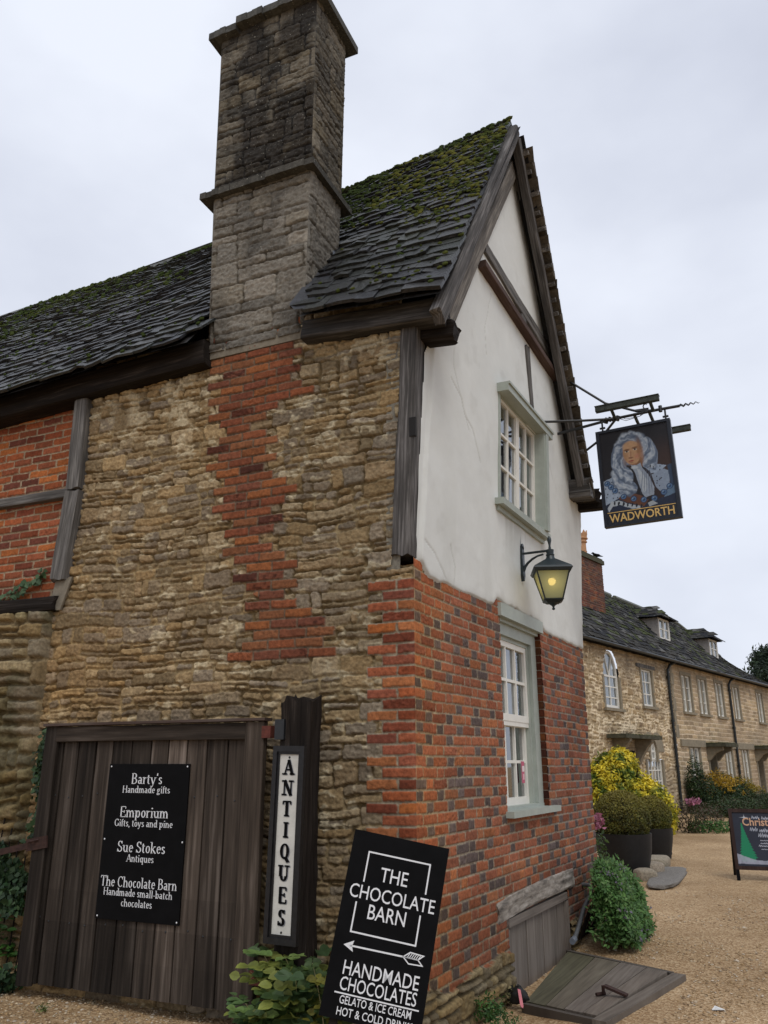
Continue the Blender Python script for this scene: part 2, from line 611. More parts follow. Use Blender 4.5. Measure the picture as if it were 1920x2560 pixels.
def rubble(u, v, seed, hmin, hmax, lmin, lmax, pal, mort, depth=0.03, joint=(0.003, 0.012), edge=0.016, rough=1.0, wob=1.0):
    rg = np.random.default_rng(seed)
    wu = u + wob * 0.035 * (fbm(u * 9, v * 11, seed + 1, 3) - .5)
    wv = v + wob * 0.09 * (fbm(u * 1.3, v * 1.5, seed + 2, 2) - .5) + wob * 0.022 * (fbm(u * 6, v * 8, seed + 3, 3) - .5)
    lo, hi = wv.min() - .1, wv.max() + .3
    bd = lo + np.concatenate([[0], np.cumsum(rg.uniform(hmin, hmax, int((hi - lo) / hmin) + 2))])
    j = np.clip(np.searchsorted(bd, wv) - 1, 0, len(bd) - 2)
    v0, v1 = bd[j], bd[j + 1]
    u0, u1, ii = np.zeros_like(u), np.zeros_like(u), np.zeros(u.shape, int)
    ulo, uhi = wu.min() - .6, wu.max() + .6
    for c in np.unique(j):
        k = j == c
        b = ulo + np.concatenate([[-rg.uniform(0, lmax)], np.cumsum(rg.uniform(lmin, lmax, int((uhi - ulo) / lmin) + 3))])
        q = np.clip(np.searchsorted(b, wu[k]) - 1, 0, len(b) - 2)
        u0[k], u1[k], ii[k] = b[q], b[q + 1], q
    # blocks split into two or three thinner stones, and some of those side by side
    r = hsh(j, ii, seed + 11)
    f = (wv - v0) / (v1 - v0)
    s1 = 0.33 + 0.34 * hsh(j, ii, seed + 12)
    k = np.zeros(u.shape, int)
    two = r > 0.28
    k = np.where(two & (f > s1), 1, k)
    vs0 = np.where(two & (f > s1), v0 + (v1 - v0) * s1, v0)
    vs1 = np.where(two & (f <= s1), v0 + (v1 - v0) * s1, v1)
    r2 = hsh(j, ii * 7 + k, seed + 13)
    fu = (wu - u0) / (u1 - u0)
    s2 = 0.3 + 0.4 * hsh(j, ii * 7 + k, seed + 14)
    sp = r2 > 0.5
    right = sp & (fu > s2)
    us0 = np.where(right, u0 + (u1 - u0) * s2, u0)
    us1 = np.where(sp & ~right, u0 + (u1 - u0) * s2, u1)
    idk = ii * 31 + k * 5 + right
    h1, h2, h3, h4 = [hsh(j, idk, seed + 20 + q) for q in range(4)]
    du, dv = np.minimum(wu - us0, us1 - wu), np.minimum(wv - vs0, vs1 - wv)
    d = np.minimum(du, dv)
    d = np.minimum(d, 0.72 * (du + dv) - 0.012)
    d = d + (0.010 + .008 * wob) * (fbm(u * 24, v * 34, seed + 5, 3) - .5)
    g = joint[0] + (joint[1] - joint[0]) * h1
    t = np.clip((d - g) / edge, 0, 1)
    t = t * (2 - t)
    lam = .5 * fbm(u * 9 + h2 * 40, v * 40 + h3 * 9, seed + 6, 3) + .5 * fbm(u * 19 + h3 * 31, v * 24 + h2 * 17, seed + 16, 3) - .5
    fin = fbm(u * 45, v * 60, seed + 7, 3) - .5
    tilt = (wv - (vs0 + vs1) / 2) / np.maximum(vs1 - vs0, .02) * (h4 - .35) * 0.013
    h = t * (depth * (0.68 + 0.40 * h2) + rough * (lam * 0.022 + fin * 0.014) + tilt) + (1 - t) * (fin * 0.010 - .010 * ss(fbm(u * 5, v * 9, seed + 17, 3), .44, .57))
    pal = np.asarray(pal)
    c = pal[(h3 * len(pal)).astype(int) % len(pal)] * (0.80 + 0.40 * h4)[..., None]
    c = c * (0.78 + 0.44 * fbm(u * 34, v * 50, seed + 8, 4))[..., None]
    m = np.asarray(mort) * (0.75 + 0.5 * fbm(u * 22, v * 22, seed + 9, 3))[..., None]
    m = mixc(m, m * np.array((.60, .56, .50)), ss(fbm(u * 5, v * 9, seed + 17, 3), .40, .55))
    return h, mixc(m, c, ss(t, 0.10, 0.6)), t


def brick(u, v, seed, bond='stretcher', L=0.232, H=0.0745, depth=0.012, pal=BRICKS, mort=(.34, .29, .21), joint=0.0055,
          grey=0.0, wob=1.0, quoin=False):
    wu = u + wob * 0.006 * (fbm(u * 11, v * 11, seed + 1, 2) - .5)
    wv = v + wob * (0.025 * (fbm(u * .9, v * .9, seed + 2, 2) - .5) + 0.007 * (fbm(u * 8, v * 8, seed + 3, 2) - .5))
    j = np.floor(wv / H).astype(int)
    v0 = j * H
    if bond == 'flemish':
        P = L * 1.5
        x = wu + np.where(j % 2 == 0, 0, P / 2) + 0.03 * (hsh(j, seed) - .5)
        i = np.floor(x / P).astype(int)
        fx = x - i * P
        cut = L * 0.5
        head = fx < cut
        u0 = np.where(head, 0, cut)
        u1 = np.where(head, cut, P)
        du = np.minimum(fx - u0, u1 - fx)
        cu = i * P + (u0 + u1) / 2 - (x - u)
        idk = i * 2 + head
    elif quoin:                                   # pieces of half and whole bricks out from the corner
        wid = np.where(hsh(j, seed + 77) > .42, L * 1.5, L)
        ev = j % 2 == 0
        a = np.where(ev, L, L * .5)
        i = np.where(wu < a, 0, 1 + np.floor((wu - a) / L).astype(int))
        u0 = np.where(i == 0, -.2, a + (i - 1) * L)
        u1 = np.where(i == 0, a, a + i * L)
        du = np.minimum(wu - u0, u1 - wu)
        cu = (np.maximum(u0, 0) + u1) / 2
        idk = i
        head = np.zeros(u.shape, bool)
    else:
        x = wu + np.where(j % 2 == 0, 0, L / 2) + 0.05 * (hsh(j, seed) - .5)
        i = np.floor(x / L).astype(int)
        fx = x - i * L
        du = np.minimum(fx, L - fx)
        cu = (i + .5) * L - (x - u)
        idk = i
        head = np.zeros(u.shape, bool)
    dv = np.minimum(wv - v0, v0 + H - wv)
    cv = v0 + H / 2
    h1, h2, h3, h4 = [hsh(j, idk, seed + 30 + q) for q in range(4)]
    d = np.minimum(du, dv) + 0.006 * (fbm(u * 40, v * 40, seed + 5, 2) - .5)
    t = np.clip((d - joint) / 0.006, 0, 1)
    t = t * (2 - t)
    fin = fbm(u * 55, v * 70, seed + 6, 3) - .5
    spall = ss(h4, .88, .93)
    h = t * (depth * (0.55 + 0.7 * h1) + fin * (0.006 + 0.012 * spall)) + (1 - t) * fin * 0.004
    pal = np.asarray(pal)
    c = pal[(h2 * len(pal)).astype(int) % len(pal)] * (0.75 + 0.5 * h3)[..., None]
    if grey:
        isg = (head & (h3 < grey)) | (~head & (h3 < grey * .06))
        c = np.where(isg[..., None], np.array((.115, .085, .075)) * (0.7 + .6 * h1)[..., None], c)
    c = c * (0.8 + 0.4 * fbm(u * 24, v * 34, seed + 8, 3))[..., None]
    m = np.asarray(mort) * (0.7 + 0.6 * fbm(u * 30, v * 30, seed + 9, 3))[..., None]
    return h, mixc(m, c, ss(t, .2, .8)), cu, cv, j


def relief(name, U, V, pos, keep, col, mat, parent, label=None, seamv=None):
    """regular grid U x V; pos (nv,nu,3); keep = mask on the vertices"""
    nv, nu = len(V), len(U)
    idx = np.arange(nu * nv).reshape(nv, nu)
    q = np.stack([idx[:-1, :-1], idx[:-1, 1:], idx[1:, 1:], idx[1:, :-1]], -1).reshape(-1, 4)
    kp = keep.ravel()
    q = q[kp[q].all(1)]
    used = np.unique(q)
    rm = np.zeros(nu * nv, int)
    rm[used] = np.arange(len(used))
    o = np_mesh(name, pos.reshape(-1, 3)[used], rm[q], mat, parent, col.reshape(-1, 3)[used])
    if label: o['label'] = label
    return o


def grid(u0, u1, v0, v1, ru, rv):
    U = np.linspace(u0, u1, int((u1 - u0) / ru) + 2)
    V = np.linspace(v0, v1, int((v1 - v0) / rv) + 2)
    u, v = np.meshgrid(U, V)
    return U, V, u, v


def flat(O, A, B, Nn, u, v, h):
    return (np.asarray(O) + u[..., None] * np.asarray(A) + v[..., None] * np.asarray(B) + h[..., None] * np.asarray(Nn))


# ------------------------------------------------------------------ timbers
def timber(name, p0, p1, w, d, up, mat, parent, seed=0, bow=0.0, amp=0.006, taper=1.0, rag=0.02, label=None, col=(1, 1, 1), res=0.03, groove=1.0):
    """hewn beam p0 -> p1; w across ('up' direction), d deep; rounded arrises, shakes along the grain, ragged ends"""
    p0, p1, up = np.asarray(p0, float), np.asarray(p1, float), np.asarray(up, float)
    ax = p1 - p0
    L = np.linalg.norm(ax)
    ax /= L
    up = up - ax * (up @ ax)
    up /= np.linalg.norm(up)
    sd = np.cross(ax, up)
    n = max(4, int(L / res))
    m = 7
    per = []
    cr = min(w, d) * 0.10
    for (a0, b0, a1, b1) in ((-1, -1, 1, -1), (1, -1, 1, 1), (1, 1, -1, 1), (-1, 1, -1, -1)):
        for k in range(m):
            f = k / m
            a, b = a0 + (a1 - a0) * f, b0 + (b1 - b0) * f
            e = abs(abs(a) - 1) + abs(abs(b) - 1)
            sh = 1 - (0.07 if e < 0.05 else 0.0)
            per.append((a * sh, b * sh))
    per = np.array(per)
    K = len(per)
    X = np.linspace(0, 1, n + 1)
    perim = np.concatenate([[0], np.cumsum(np.linalg.norm((np.roll(per, -1, 0) - per) * [w / 2, d / 2], axis=1))])[:K]
    xs, ps = np.meshgrid(X * L, perim, indexing='ij')
    g = fbm(xs * 1.8 + seed * 3.1, ps * 34 + seed * 7.7, 100 + seed, 4) - .5
    b2 = fbm(xs * 2.5 + seed, ps * 3 + seed * 2, 200 + seed, 3) - .5
    f = X[:, None]
    tp = 1 + (taper - 1) * f
    off = bow * np.sin(np.pi * f)
    A = per[None, :, 0] * w / 2 * tp * (1 + b2 * 0.10) + off
    B = per[None, :, 1] * d / 2 * (1 + b2 * 0.10)
    dn = groove * amp * 2 * g
    nr = np.sqrt(per[:, 0] ** 2 + per[:, 1] ** 2)
    A = A + dn * (per[:, 0] / nr)[None]
    B = B + dn * (per[:, 1] / nr)[None]
    xe = xs.copy()
    xe[0] += rag * (fbm(ps[0] * 25, ps[0] * 0 + seed, 5, 2) - .5) * 2
    xe[-1] += rag * (fbm(ps[-1] * 25, ps[-1] * 0 + seed + 4, 5, 2) - .5) * 2
    V = p0 + xe[..., None] * ax + A[..., None] * up + B[..., None] * sd
    G = np.stack([xs + seed * 1.37, ps + seed * .71, np.zeros_like(xs)], -1)
    F = []
    for i in range(n):
        for k in range(K):
            F.append((i * K + k, i * K + (k + 1) % K, (i + 1) * K + (k + 1) % K, (i + 1) * K + k))
    F.append(tuple(range(K))[::-1])
    F.append(tuple(n * K + k for k in range(K)))
    o = np_mesh(name, V.reshape(-1, 3), F, mat, parent, np.array(col, float), G.reshape(-1, 3))
    if label: o['label'] = label
    return o


# ------------------------------------------------------------------ the cottage
cot = thing('cottage', (0, 0, 0), 'old stone, brick and white plaster corner building with steep stone tiled gable', 'building')

# --- long wall: rubble with a brick seam and brick quoins
U, V, u, v = grid(0, 3.42, -0.12, 5.18, 0.0072, 0.0072)
hS, cS, tS = rubble(u, v, 3, 0.08, 0.155, 0.15, 0.42, STONES * np.array((1.10, 1.06, 1.10)), (.30, .22, .115), depth=0.018, edge=.010, joint=(.001, .009), wob=1.35)
seam = [(1.90, 5.2), (1.872, 4.892), (1.785, 4.696), (1.795, 4.524), (1.749, 4.217), (1.753, 3.969), (1.666, 3.713),
        (1.674, 3.516), (1.543, 3.23), (1.458, 2.924), (1.364, 2.77), (1.293, 2.623), (1.263, 2.446), (1.421, 2.38),
        (1.40, 2.33), (0.694, 2.33), (0.694, 2.42), (0.737, 2.584), (0.937, 2.772), (0.984, 2.953), (1.01, 3.099), (1.202, 3.23),
        (1.144, 3.336), (1.048, 3.512), (1.013, 3.66), (1.276, 3.855), (1.193, 3.921), (1.2, 4.063), (1.363, 4.233),
        (1.278, 4.301), (0.998, 4.372), (0.851, 4.425), (0.961, 4.53), (1.011, 4.708), (0.93, 4.882), (0.934, 5.2)]
hB, cB, cu, cv, j = brick(u, v - 0.012, 5, mort=(.19, .15, .10))
inb = inpoly(cu, cv, seam)
hQ, cQ, cuq, cvq, jq = brick(u, v, 9, quoin=True, mort=(.25, .21, .15))
qw = np.where(jq % 2 == 0, 0.25, np.where((hsh(jq, 41) > .35) & (cvq < 2.5), 0.36, 0.24))
inq = (cuq < qw) & (cvq < 2.86) & (cvq > 0.33)
lime = ss(fbm(u * 9, v * 16, 61, 4) + 0.16 * ss(v, 3.9, 4.6) * ss(np.abs(u - 2.45), 1.0, .3) + .15 * ss(v, 4.2, 4.8) * ss(u, .75, .3), .61, .70)
lime = lime * ss(fbm(u * 2.2, v * 2.2, 62, 3), .38, .52)
cS = mixc(cS, np.array((.50, .415, .27)) * (.75 + .5 * fbm(u * 40, v * 40, 63, 2))[..., None], lime * .75)
hS = hS + lime * 0.006
# ochre wash low on the wall, greyer to the right
cS = cS * mixc((1, 1, 1), (1.08, 1.0, .88), ss(u, 1.8, 2.9) * ss(v, 3.0, 2.2))[...]
cS = cS * mixc((1, 1, 1), (.86, .90, .95), ss(u, 1.7, .6) * .8)[...]
h = np.where(inb, hB + 0.012, hS)
c = np.where(inb[..., None], (cB * .65 + np.array((.20, .068, .036)) * .35 * (cB[..., :1] > .17)) * (.80, .88, .92), cS)
h = np.where(inq, hQ + 0.014, h)
c = np.where(inq[..., None], cQ, c)
# the wall bellies a little
h = h + 0.02 * (fbm(u * .8, v * .8, 71, 2) - .5)
cornw = ss(u, 0.0, 0.03)
hh = h * cornw + 0.010 * (1 - cornw)
P = flat(lw(0, 0), LD, UZ, LN, u, v, hh)
P = P + (EX * 0.010 * (1 - cornw)[..., None])
leftb = 0.055 + np.clip(4.7 - v, 0, 1.8) * 0.06 + 0.028 * (fbm(v * 9, v * 0, 72, 3) - .5)
keep = ((v < 2.93) | (u > leftb)) & (v < 5.16) & (u < 3.36 + 0.03 * (fbm(v * 8, v * 0, 73, 3) - .5) - .17 * ss(v, 2.95, 3.25))
relief('stone_wall', U, V, P, keep, c, M_STONE, cot, label='rubble stone wall with a ragged seam of red brick and brick quoins')

# --- gable, ground floor: flemish bond with vitrified headers
U, V, u, v = grid(0, 4.45, -0.2, 2.98, 0.0095, 0.0075)
hB, cB, cu, cv, j = brick(u, v, 9, bond='flemish', grey=0.60, mort=(.30, .25, .18), joint=.0042, depth=0.009, pal=(BRICKS * .45 + np.array((.245, .078, .040)) * .55) * np.array((1.10, 1.24, 1.26)))
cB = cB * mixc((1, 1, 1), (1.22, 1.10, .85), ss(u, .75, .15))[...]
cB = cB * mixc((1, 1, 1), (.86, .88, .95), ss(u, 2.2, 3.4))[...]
hP, cP, tP = rubble(u, v, 33, .10, .17, .2, .42, STONES * 1.05, (.24, .19, .115), depth=.034, joint=(.004, .012))
foot = v < 0.20 + 0.16 * (fbm(u * 2.1, v * 0, 34, 2) - .35) - .02 * u
hB = np.where(foot, hP + .012, hB)
cB = np.where(foot[..., None], cP, cB)
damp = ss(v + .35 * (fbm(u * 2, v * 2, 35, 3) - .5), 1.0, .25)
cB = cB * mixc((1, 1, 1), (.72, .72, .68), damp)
stn = ss(fbm(u * 1.7, v * 2.2, 36, 3), .5, .66) * .35
cB = cB * mixc((1, 1, 1), (.74, .72, .72), stn)
hB = hB + 0.03 * (fbm(u * .7, v * .7, 37, 2) - .5) * ss(u, 0, .3)
cornw = ss(u, 0.0, 0.03)
hh = hB * cornw + 0.010 * (1 - cornw)
P = flat((0, 0, 0), EY, UZ, EX, u, v, hh) + LN * 0.010 * (1 - cornw)[..., None]
LWIN = (1.70, 2.83, 1.205, 2.83)
CELL = (1.60, 3.24, -.3, .44)
ins = lambda r: (u > r[0]) & (u < r[1]) & (v > r[2]) & (v < r[3])
keep = ~ins(LWIN) & ~ins(CELL)
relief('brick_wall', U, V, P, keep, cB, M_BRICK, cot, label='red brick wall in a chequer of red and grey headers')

# --- gable, upper floor: limewashed plaster, leaning out
U, V, u, v = grid(0.06, 4.62, 2.62, 7.95, 0.014, 0.012)
low = np.interp(u, [0, .1, .25, 1.55, 1.62, 2.0, 2.8, 3.0, 4.6], [3.02, 2.99, 2.88, 2.90, 2.96, 2.95, 2.93, 2.86, 2.86]) + .035 * (fbm(u * 7, v * 0, 80, 3) - .5)
inner = np.interp(v, [2.7, 3.0, 3.3, 4.8], [.09, .10, .115, .21]) + .014 * (fbm(v * 6, v * 0, 81, 3) - .5)
hh = 0.026 * ss(v, low - .002, low + .02) * ss(u, inner - .004, inner + .022) - .004
hh = hh + 0.022 * (fbm(u * 1.3, v * 1.3, 82, 3) - .5) + .004 * (fbm(u * 9, v * 9, 83, 3) - .5)
crk = np.zeros_like(u)


def crack(pts, w=0.0065):
    global crk
    for (a, b), (c_, d) in zip(pts[:-1], pts[1:]):
        du, dv = c_ - a, d - b
        uu = u + .02 * (fbm(u * 12, v * 12, 84, 2) - .5)
        vv = v + .02 * (fbm(u * 12, v * 12, 85, 2) - .5)
        t = np.clip(((uu - a) * du + (vv - b) * dv) / (du * du + dv * dv), 0, 1)
        dd = np.hypot(uu - a - t * du, vv - b - t * dv)
        crk = np.maximum(crk, ss(dd, w * 1.6, w * .3))


crack([(.50, 5.35), (.62, 5.05), (.60, 4.75), (.85, 4.40), (1.02, 4.35), (1.22, 4.10)])
crack([(.55, 4.62), (.78, 4.52), (.95, 4.3)])
crack([(.15, 3.15), (.34, 3.08), (.55, 2.93)])
crack([(.62, 3.22), (.72, 3.05), (.70, 2.92)])
crack([(2.95, 4.98), (3.2, 4.8), (3.35, 4.62)])
crack([(1.45, 5.9), (1.3, 5.45), (1.35, 5.2)], .004)
hh = hh - crk * .006
pc = np.array((.68, .695, .665)) * (.94 + .12 * fbm(u * 1.1, v * 1.6, 86, 4))[..., None]
run = ss(fbm(u * 3.5, v * .6, 87, 4), .56, .78) * ss(v, 4.3, 3.1)
pc = mixc(pc, (.52, .53, .49), run * .25)
pc = mixc(pc, (.47, .47, .43), ss(fbm(u * 5, v * 5, 88, 4), .62, .78) * .2)
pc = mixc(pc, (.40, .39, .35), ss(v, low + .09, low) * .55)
sillst = ss(fbm(u * 8, v * .5, 92, 3), .42, .62) * ss(v, 3.1, 3.75) * ss(v, 3.86, 3.80) * ss(u, 1.5, 1.62) * ss(u, 3.05, 2.9)
pc = mixc(pc, (.36, .36, .32), sillst * .40)
pc = mixc(pc, (.42, .41, .37), ss(fbm(u * 6, v * .8, 93, 3), .45, .65) * ss(u, 3.9, 4.5) * .35)
pc = mixc(pc, (.45, .44, .40), ss(fbm(u * 4, v * .7, 94, 3), .46, .66) * ss(u, .9, .25) * ss(v, 3.6, 4.6) * .4)
pc = mixc(pc, (.34, .32, .28), crk * .40)
lean = LEAN * np.clip(v - ZB, 0, None)
P = np.stack([lean + hh, u, v], -1)
UWIN = (1.66, 2.80, 3.87, 4.93)
ap = (2.12, 7.86)
tri = [(.0, 2.5), (4.44, 2.5), (4.50, 4.0), (4.56, 4.95), (4.1, 5.3), ap, (.10, 4.65)]
keep = inpoly(u, v, tri) & ~ins(UWIN) & ~((u > 1.68) & (u < 2.86) & (v < 2.84))
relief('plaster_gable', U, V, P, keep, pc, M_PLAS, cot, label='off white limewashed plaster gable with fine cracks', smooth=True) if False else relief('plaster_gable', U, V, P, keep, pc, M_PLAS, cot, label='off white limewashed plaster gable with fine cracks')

# --- exposed frame of the long wall
timber('corner_post', lw(.075, 3.0, -.06), lw(-.005, 4.82, -.06), .150, .20, LD, M_OAK, cot, 1, amp=.009, taper=.95, label='weathered oak corner post with an empty mortise', res=.02)
m = MB()
for (s, z) in ((-.030, 3.98),):
    m.box(lw(s, z, 0), LD, UZ, LN, -.02, .03, -.09, .06, .02, .046, (.05, .045, .04))  # dark block set proud, painting the shade of an open mortise
m.build('mortise', M_DARK, cot)
mm = MB()
U, V, u, v = grid(0.0, 0.20, 2.9, 4.86, 0.008, 0.012)
hh = .004 + .008 * fbm(u * 20, v * 14, 90, 3)
keep = (u > .055 + np.clip(4.7 - v, 0, 1.8) * .02)
relief('mortar_strip', U, V, flat(lw(0, 0), LD, UZ, LN, u, v, hh), keep, np.full(u.shape + (3,), .19) * np.array((1, .92, .74)) * (.8 + .4 * fbm(u * 30, v * 30, 91, 3))[..., None], M_STONE, cot)
timber('stud', lw(3.262, 4.82, .0), lw(3.235, 3.93, .0), .155, .16, LD, M_OAKL, cot, 2, amp=.010, rag=.03, res=.02, label='grey upright stud, upper length')
timber('stud', lw(3.235, 3.90, .0), lw(3.285, 3.10, .0), .165, .15, LD, M_OAKL, cot, 3, amp=.012, rag=.03, res=.02, label='grey upright stud, lower length, leaning')
timber('rail', lw(3.30, 3.935, -.06), lw(7.6, 3.97, -.06), .09, .12, UZ, M_OAKL, cot, 4, amp=.003)
timber('sill_beam', lw(3.28, 2.90, -.03), lw(7.6, 2.95, .0), .13, .24, UZ, M_OAKB, cot, 5, amp=.012, rag=.05)
timber('eave_beam', lw(1.86, 4.975, .0), lw(8.3, 4.76, .0), .24, .26, UZ, M_OAKB, cot, 6, amp=.006, label='blackened eave beam on the left')
timber('eave_beam', lw(.895, 4.95, .02), lw(-.29, 4.865, .02), .18, .24, UZ, M_OAK, cot, 7, amp=.008, col=(.5, .5, .5), label='blackened eave beam running out past the corner post')
timber('tie_end', lw(.12, 4.81, -.10), lw(-.33, 4.765, -.11), .15, .17, UZ, M_OAKB, cot, 8, amp=.008, rag=.03)
for (z0, z1, sd) in ((3.98, 4.80, 21), (2.93, 3.905, 23)):
    U, V, u, v = grid(3.16, 7.6, z0, z1, .009, .0075)
    hB, cB, cu, cv, j = brick(u, v, sd, mort=(.34, .27, .18), pal=BRICKS[[0, 1, 2, 4, 0, 3, 6]] * .98, wob=.8)
    P = flat(lw(0, 0, -.075), LD, UZ, LN, u, v, hB)
    relief('brick_panel', U, V, P, np.ones(u.shape, bool), cB, M_BRICK, cot)
m = MB()
m.prism([lw(3.14, 3.12, .02), lw(3.32, 3.10, .02), lw(3.36, 2.84, .03), lw(3.22, 2.84, .03)], LN, .02)
m.build('mortar_patch', M_MORTAR, cot)
# stone plinth under the sill beam
U, V, u, v = grid(3.30, 7.6, -.12, 2.86, .010, .009)
hS, cS, tS = rubble(u, v, 44, .13, .24, .25, .6, STONES * .92, (.22, .165, .09), depth=.055, joint=(.004, .014), edge=.03)
ed = ss(u, 3.30, 3.345)
cS = cS * mixc((1, 1, 1), (.55, .6, .5), ss(fbm(u * 3, v * 2, 45, 3), .5, .65) * .7)
P = flat(lw(0, 0, .02), LD, UZ, LN, u, v, (hS + .03) * ed - .06 * (1 - ed))
relief('stone_plinth', U, V, P, np.ones(u.shape, bool), cS, M_STONE, cot)

# --- roof
RS = [-0.45, 0.067, 1.54, 3.37, 4.49, 5.66, 6.94, 9.0]
RZ = [8.20, 8.13, 7.93, 7.71, 7.67, 7.63, 7.58, 7.5]
ES = [-.34, .79, 1.75, 2.98, 4.11, 6.0, 9.0]
EZ = [4.88, 4.975, 5.00, 4.965, 4.905, 4.84, 4.78]


def roof_l(a, f):
    """a metres in from the verge, f 0 eave .. 1 ridge (front slope)"""
    se, sr = -.345 + a, -.47 + a
    e = lw(se, np.interp(se, ES, EZ), .27)
    r = lw(sr, np.interp(sr, RS, RZ), -1.82)
    sag = -0.05 * math.sin(math.pi * min(max(f, 0), 1))
    return e + (r - e) * f + np.array([0, 0, sag])


def roof_r(a, f):
    sr = -.47 + a
    r = lw(sr, np.interp(sr, RS, RZ), -1.82)
    e = np.array([.30, 4.28, 4.66]) + LD * a
    return e + (r - e) * f


SLATES_C = np.array([(.016, .016, .018), (.011, .012, .014), (.024, .024, .024), (.014, .014, .014), (.009, .010, .012), (.036, .035, .034)])


def slates(name, fun, amax, n, wmin, wmax, mat, parent, seed, e0=.16, e1=.085, th=.022, flip=False, skip=None, verge=.02, mossf=None, pal=SLATES_C, drop=.35):
    rg = random.Random(seed)
    ex = [e0 + (e1 - e0) * i / n for i in range(n)]
    tot = sum(ex)
    m = MB()
    f = 0.0
    for c in range(n):
        df = ex[c] / tot
        a = -rg.uniform(0, verge)
        while a < amax:
            w = rg.uniform(wmin, wmax) * (1.15 - .45 * c / n)
            a1 = a + w
            am = (a + a1) / 2
            if skip and skip(am, f):
                a = a1
                continue
            jf = df * rg.uniform(-.22, .18)
            f0, f1 = f + jf, min(1.0, f + df * 2.0)
            q = [np.array(fun(a, f0)), np.array(fun(am, f0 + df * rg.uniform(-.08, .08))), np.array(fun(a1 - .006, f0 + df * rg.uniform(-.08, .08))),
                 np.array(fun(a1 - .006, f1)), np.array(fun(a, f1))]
            nn = np.cross(q[2] - q[0], q[4] - q[0])
            nn /= np.linalg.norm(nn)
            if flip: nn = -nn
            t = th * rg.uniform(.7, 1.5)
            lift = [th * 1.15 + rg.uniform(-.004, .016), th * 1.15 + rg.uniform(-.002, .020), th * 1.15 + rg.uniform(-.004, .016), .002, .002]
            top = [q[i] + nn * (lift[i] + t) for i in range(5)]
            bot = [q[i] + nn * lift[i] for i in range(5)]
            col = np.array(pal[rg.randrange(len(pal))]) * rg.uniform(.7, 1.3)
            if mossf:
                k = mossf(am, f, rg)
                col = col * (1 - k) + np.array((.055, .070, .018)) * k
            F = [(0, 1, 2, 3, 4), (9, 8, 7, 6, 5)] + [(i, 5 + i, 5 + (i + 1) % 5, (i + 1) % 5) for i in range(5)]
            if flip: F = [g[::-1] for g in F]
            m.add(top + bot, F, col)
            a = a1
        f += df
    # boarding under the tiles
    V, F = [], []
    na, nf = int(amax / .1) + 1, 12
    for i in range(na + 1):
        for k in range(nf + 1):
            V.append(fun(amax * i / na, k / nf))
    for i in range(na):
        for k in range(nf):
            if skip and skip(amax * (i + .5) / na, k / nf): continue
            F.append((i * (nf + 1) + k, (i + 1) * (nf + 1) + k, (i + 1) * (nf + 1) + k + 1, i * (nf + 1) + k + 1))
    m.add(V, F, (.02, .018, .016))
    return m.build(name, mat, parent)


def chim_skip(a, f):
    s = -.345 + a
    return .84 < s < 1.93 and f < .17


def mossf(a, f, rg):
    g = float(fbm(a * 1.3, f * 5, 300, 3))
    k = max(0, (f - .55) * 1.5) * (1.0 if a < 3 else .6) + max(0, .5 - a) * .5 * f
    return min(.85, max(0, g - .42) * 4 * (k + .12)) if rg.random() < .8 else 0


roof = slates('roof', roof_l, 8.8, 33, .11, .33, M_SLATE, cot, 5, th=.022, skip=chim_skip, mossf=mossf, flip=True)
roof['label'] = 'steep front slope of dark mossy stone tiles'
roofb = slates('rear_roof', roof_r, 2.2, 30, .2, .42, M_SLATE, cot, 6, e0=.15, e1=.10)
m = MB()
V = [roof_r(2.0, 0), roof_r(8.8, 0), roof_r(8.8, 1), roof_r(2.0, 1)]
m.add(V, [(0, 1, 2, 3)], (.03, .03, .03))
m.add([np.array([.0, 4.45, 4.7]), np.array([.0, .1, 4.75]), np.array([-8, -.5, 4.6]), np.array([-8, 4.45, 4.6])], [(0, 1, 2, 3)], (.02, .02, .02))
m.build('loft_floor', M_SLATE, cot)
# ridge stones
m = MB()
a = 0.0
while a < 8.6:
    L = random.uniform(.38, .5)
    p, q = roof_l(a, 1.0), roof_l(a + L - .01, 1.0)
    for sgn in (-1, 1):
        d0 = -LN * sgn * .0
        e = (LN if sgn > 0 else -LN) * .15 - UZ * .19
        V = [p + UZ * .075, q + UZ * .075, q + UZ * .03 + e, p + UZ * .03 + e, p + UZ * .04, q + UZ * .04, q + e, p + e]
        m.add(V, [(0, 1, 2, 3), (7, 6, 5, 4), (0, 3, 7, 4), (1, 5, 6, 2), (3, 2, 6, 7)], (.060, .064, .034) if a < 3 else (.06, .06, .04))
    a += L
m.build('ridge_stones', M_SLATE, roof)

_ico = None


def ico():
    global _ico
    if _ico is None:
        import bmesh
        b = bmesh.new()
        bmesh.ops.create_icosphere(b, subdivisions=1, radius=1)
        b.verts.ensure_lookup_table()
        _ico = (np.array([v.co[:] for v in b.verts]), np.array([[v.index for v in f.verts] for f in b.faces]))
        b.free()
    return _ico


def lumps(name, pts, rads, nrm, cols, mat, parent, squash=.55, kind=None, origin=None):
    V0, F0 = ico()
    pts, rads, cols = np.asarray(pts), np.asarray(rads), np.asarray(cols)
    nrm = np.asarray(nrm, float)
    n, k = len(pts), len(V0)
    jit = 1 + .35 * (RNG.random((n, k)) - .5)
    V = V0[None] * jit[..., None] * rads[:, None, None]
    dn = (V @ nrm)[..., None] * nrm
    V = V - dn * (1 - squash) + pts[:, None]
    F = (F0[None] + (np.arange(n) * k)[:, None, None]).reshape(-1, 3)
    o = np_mesh(name, V.reshape(-1, 3), F, mat, parent, np.repeat(cols, k, 0), smooth=True, origin=origin)
    if kind: o['kind'] = kind
    return o


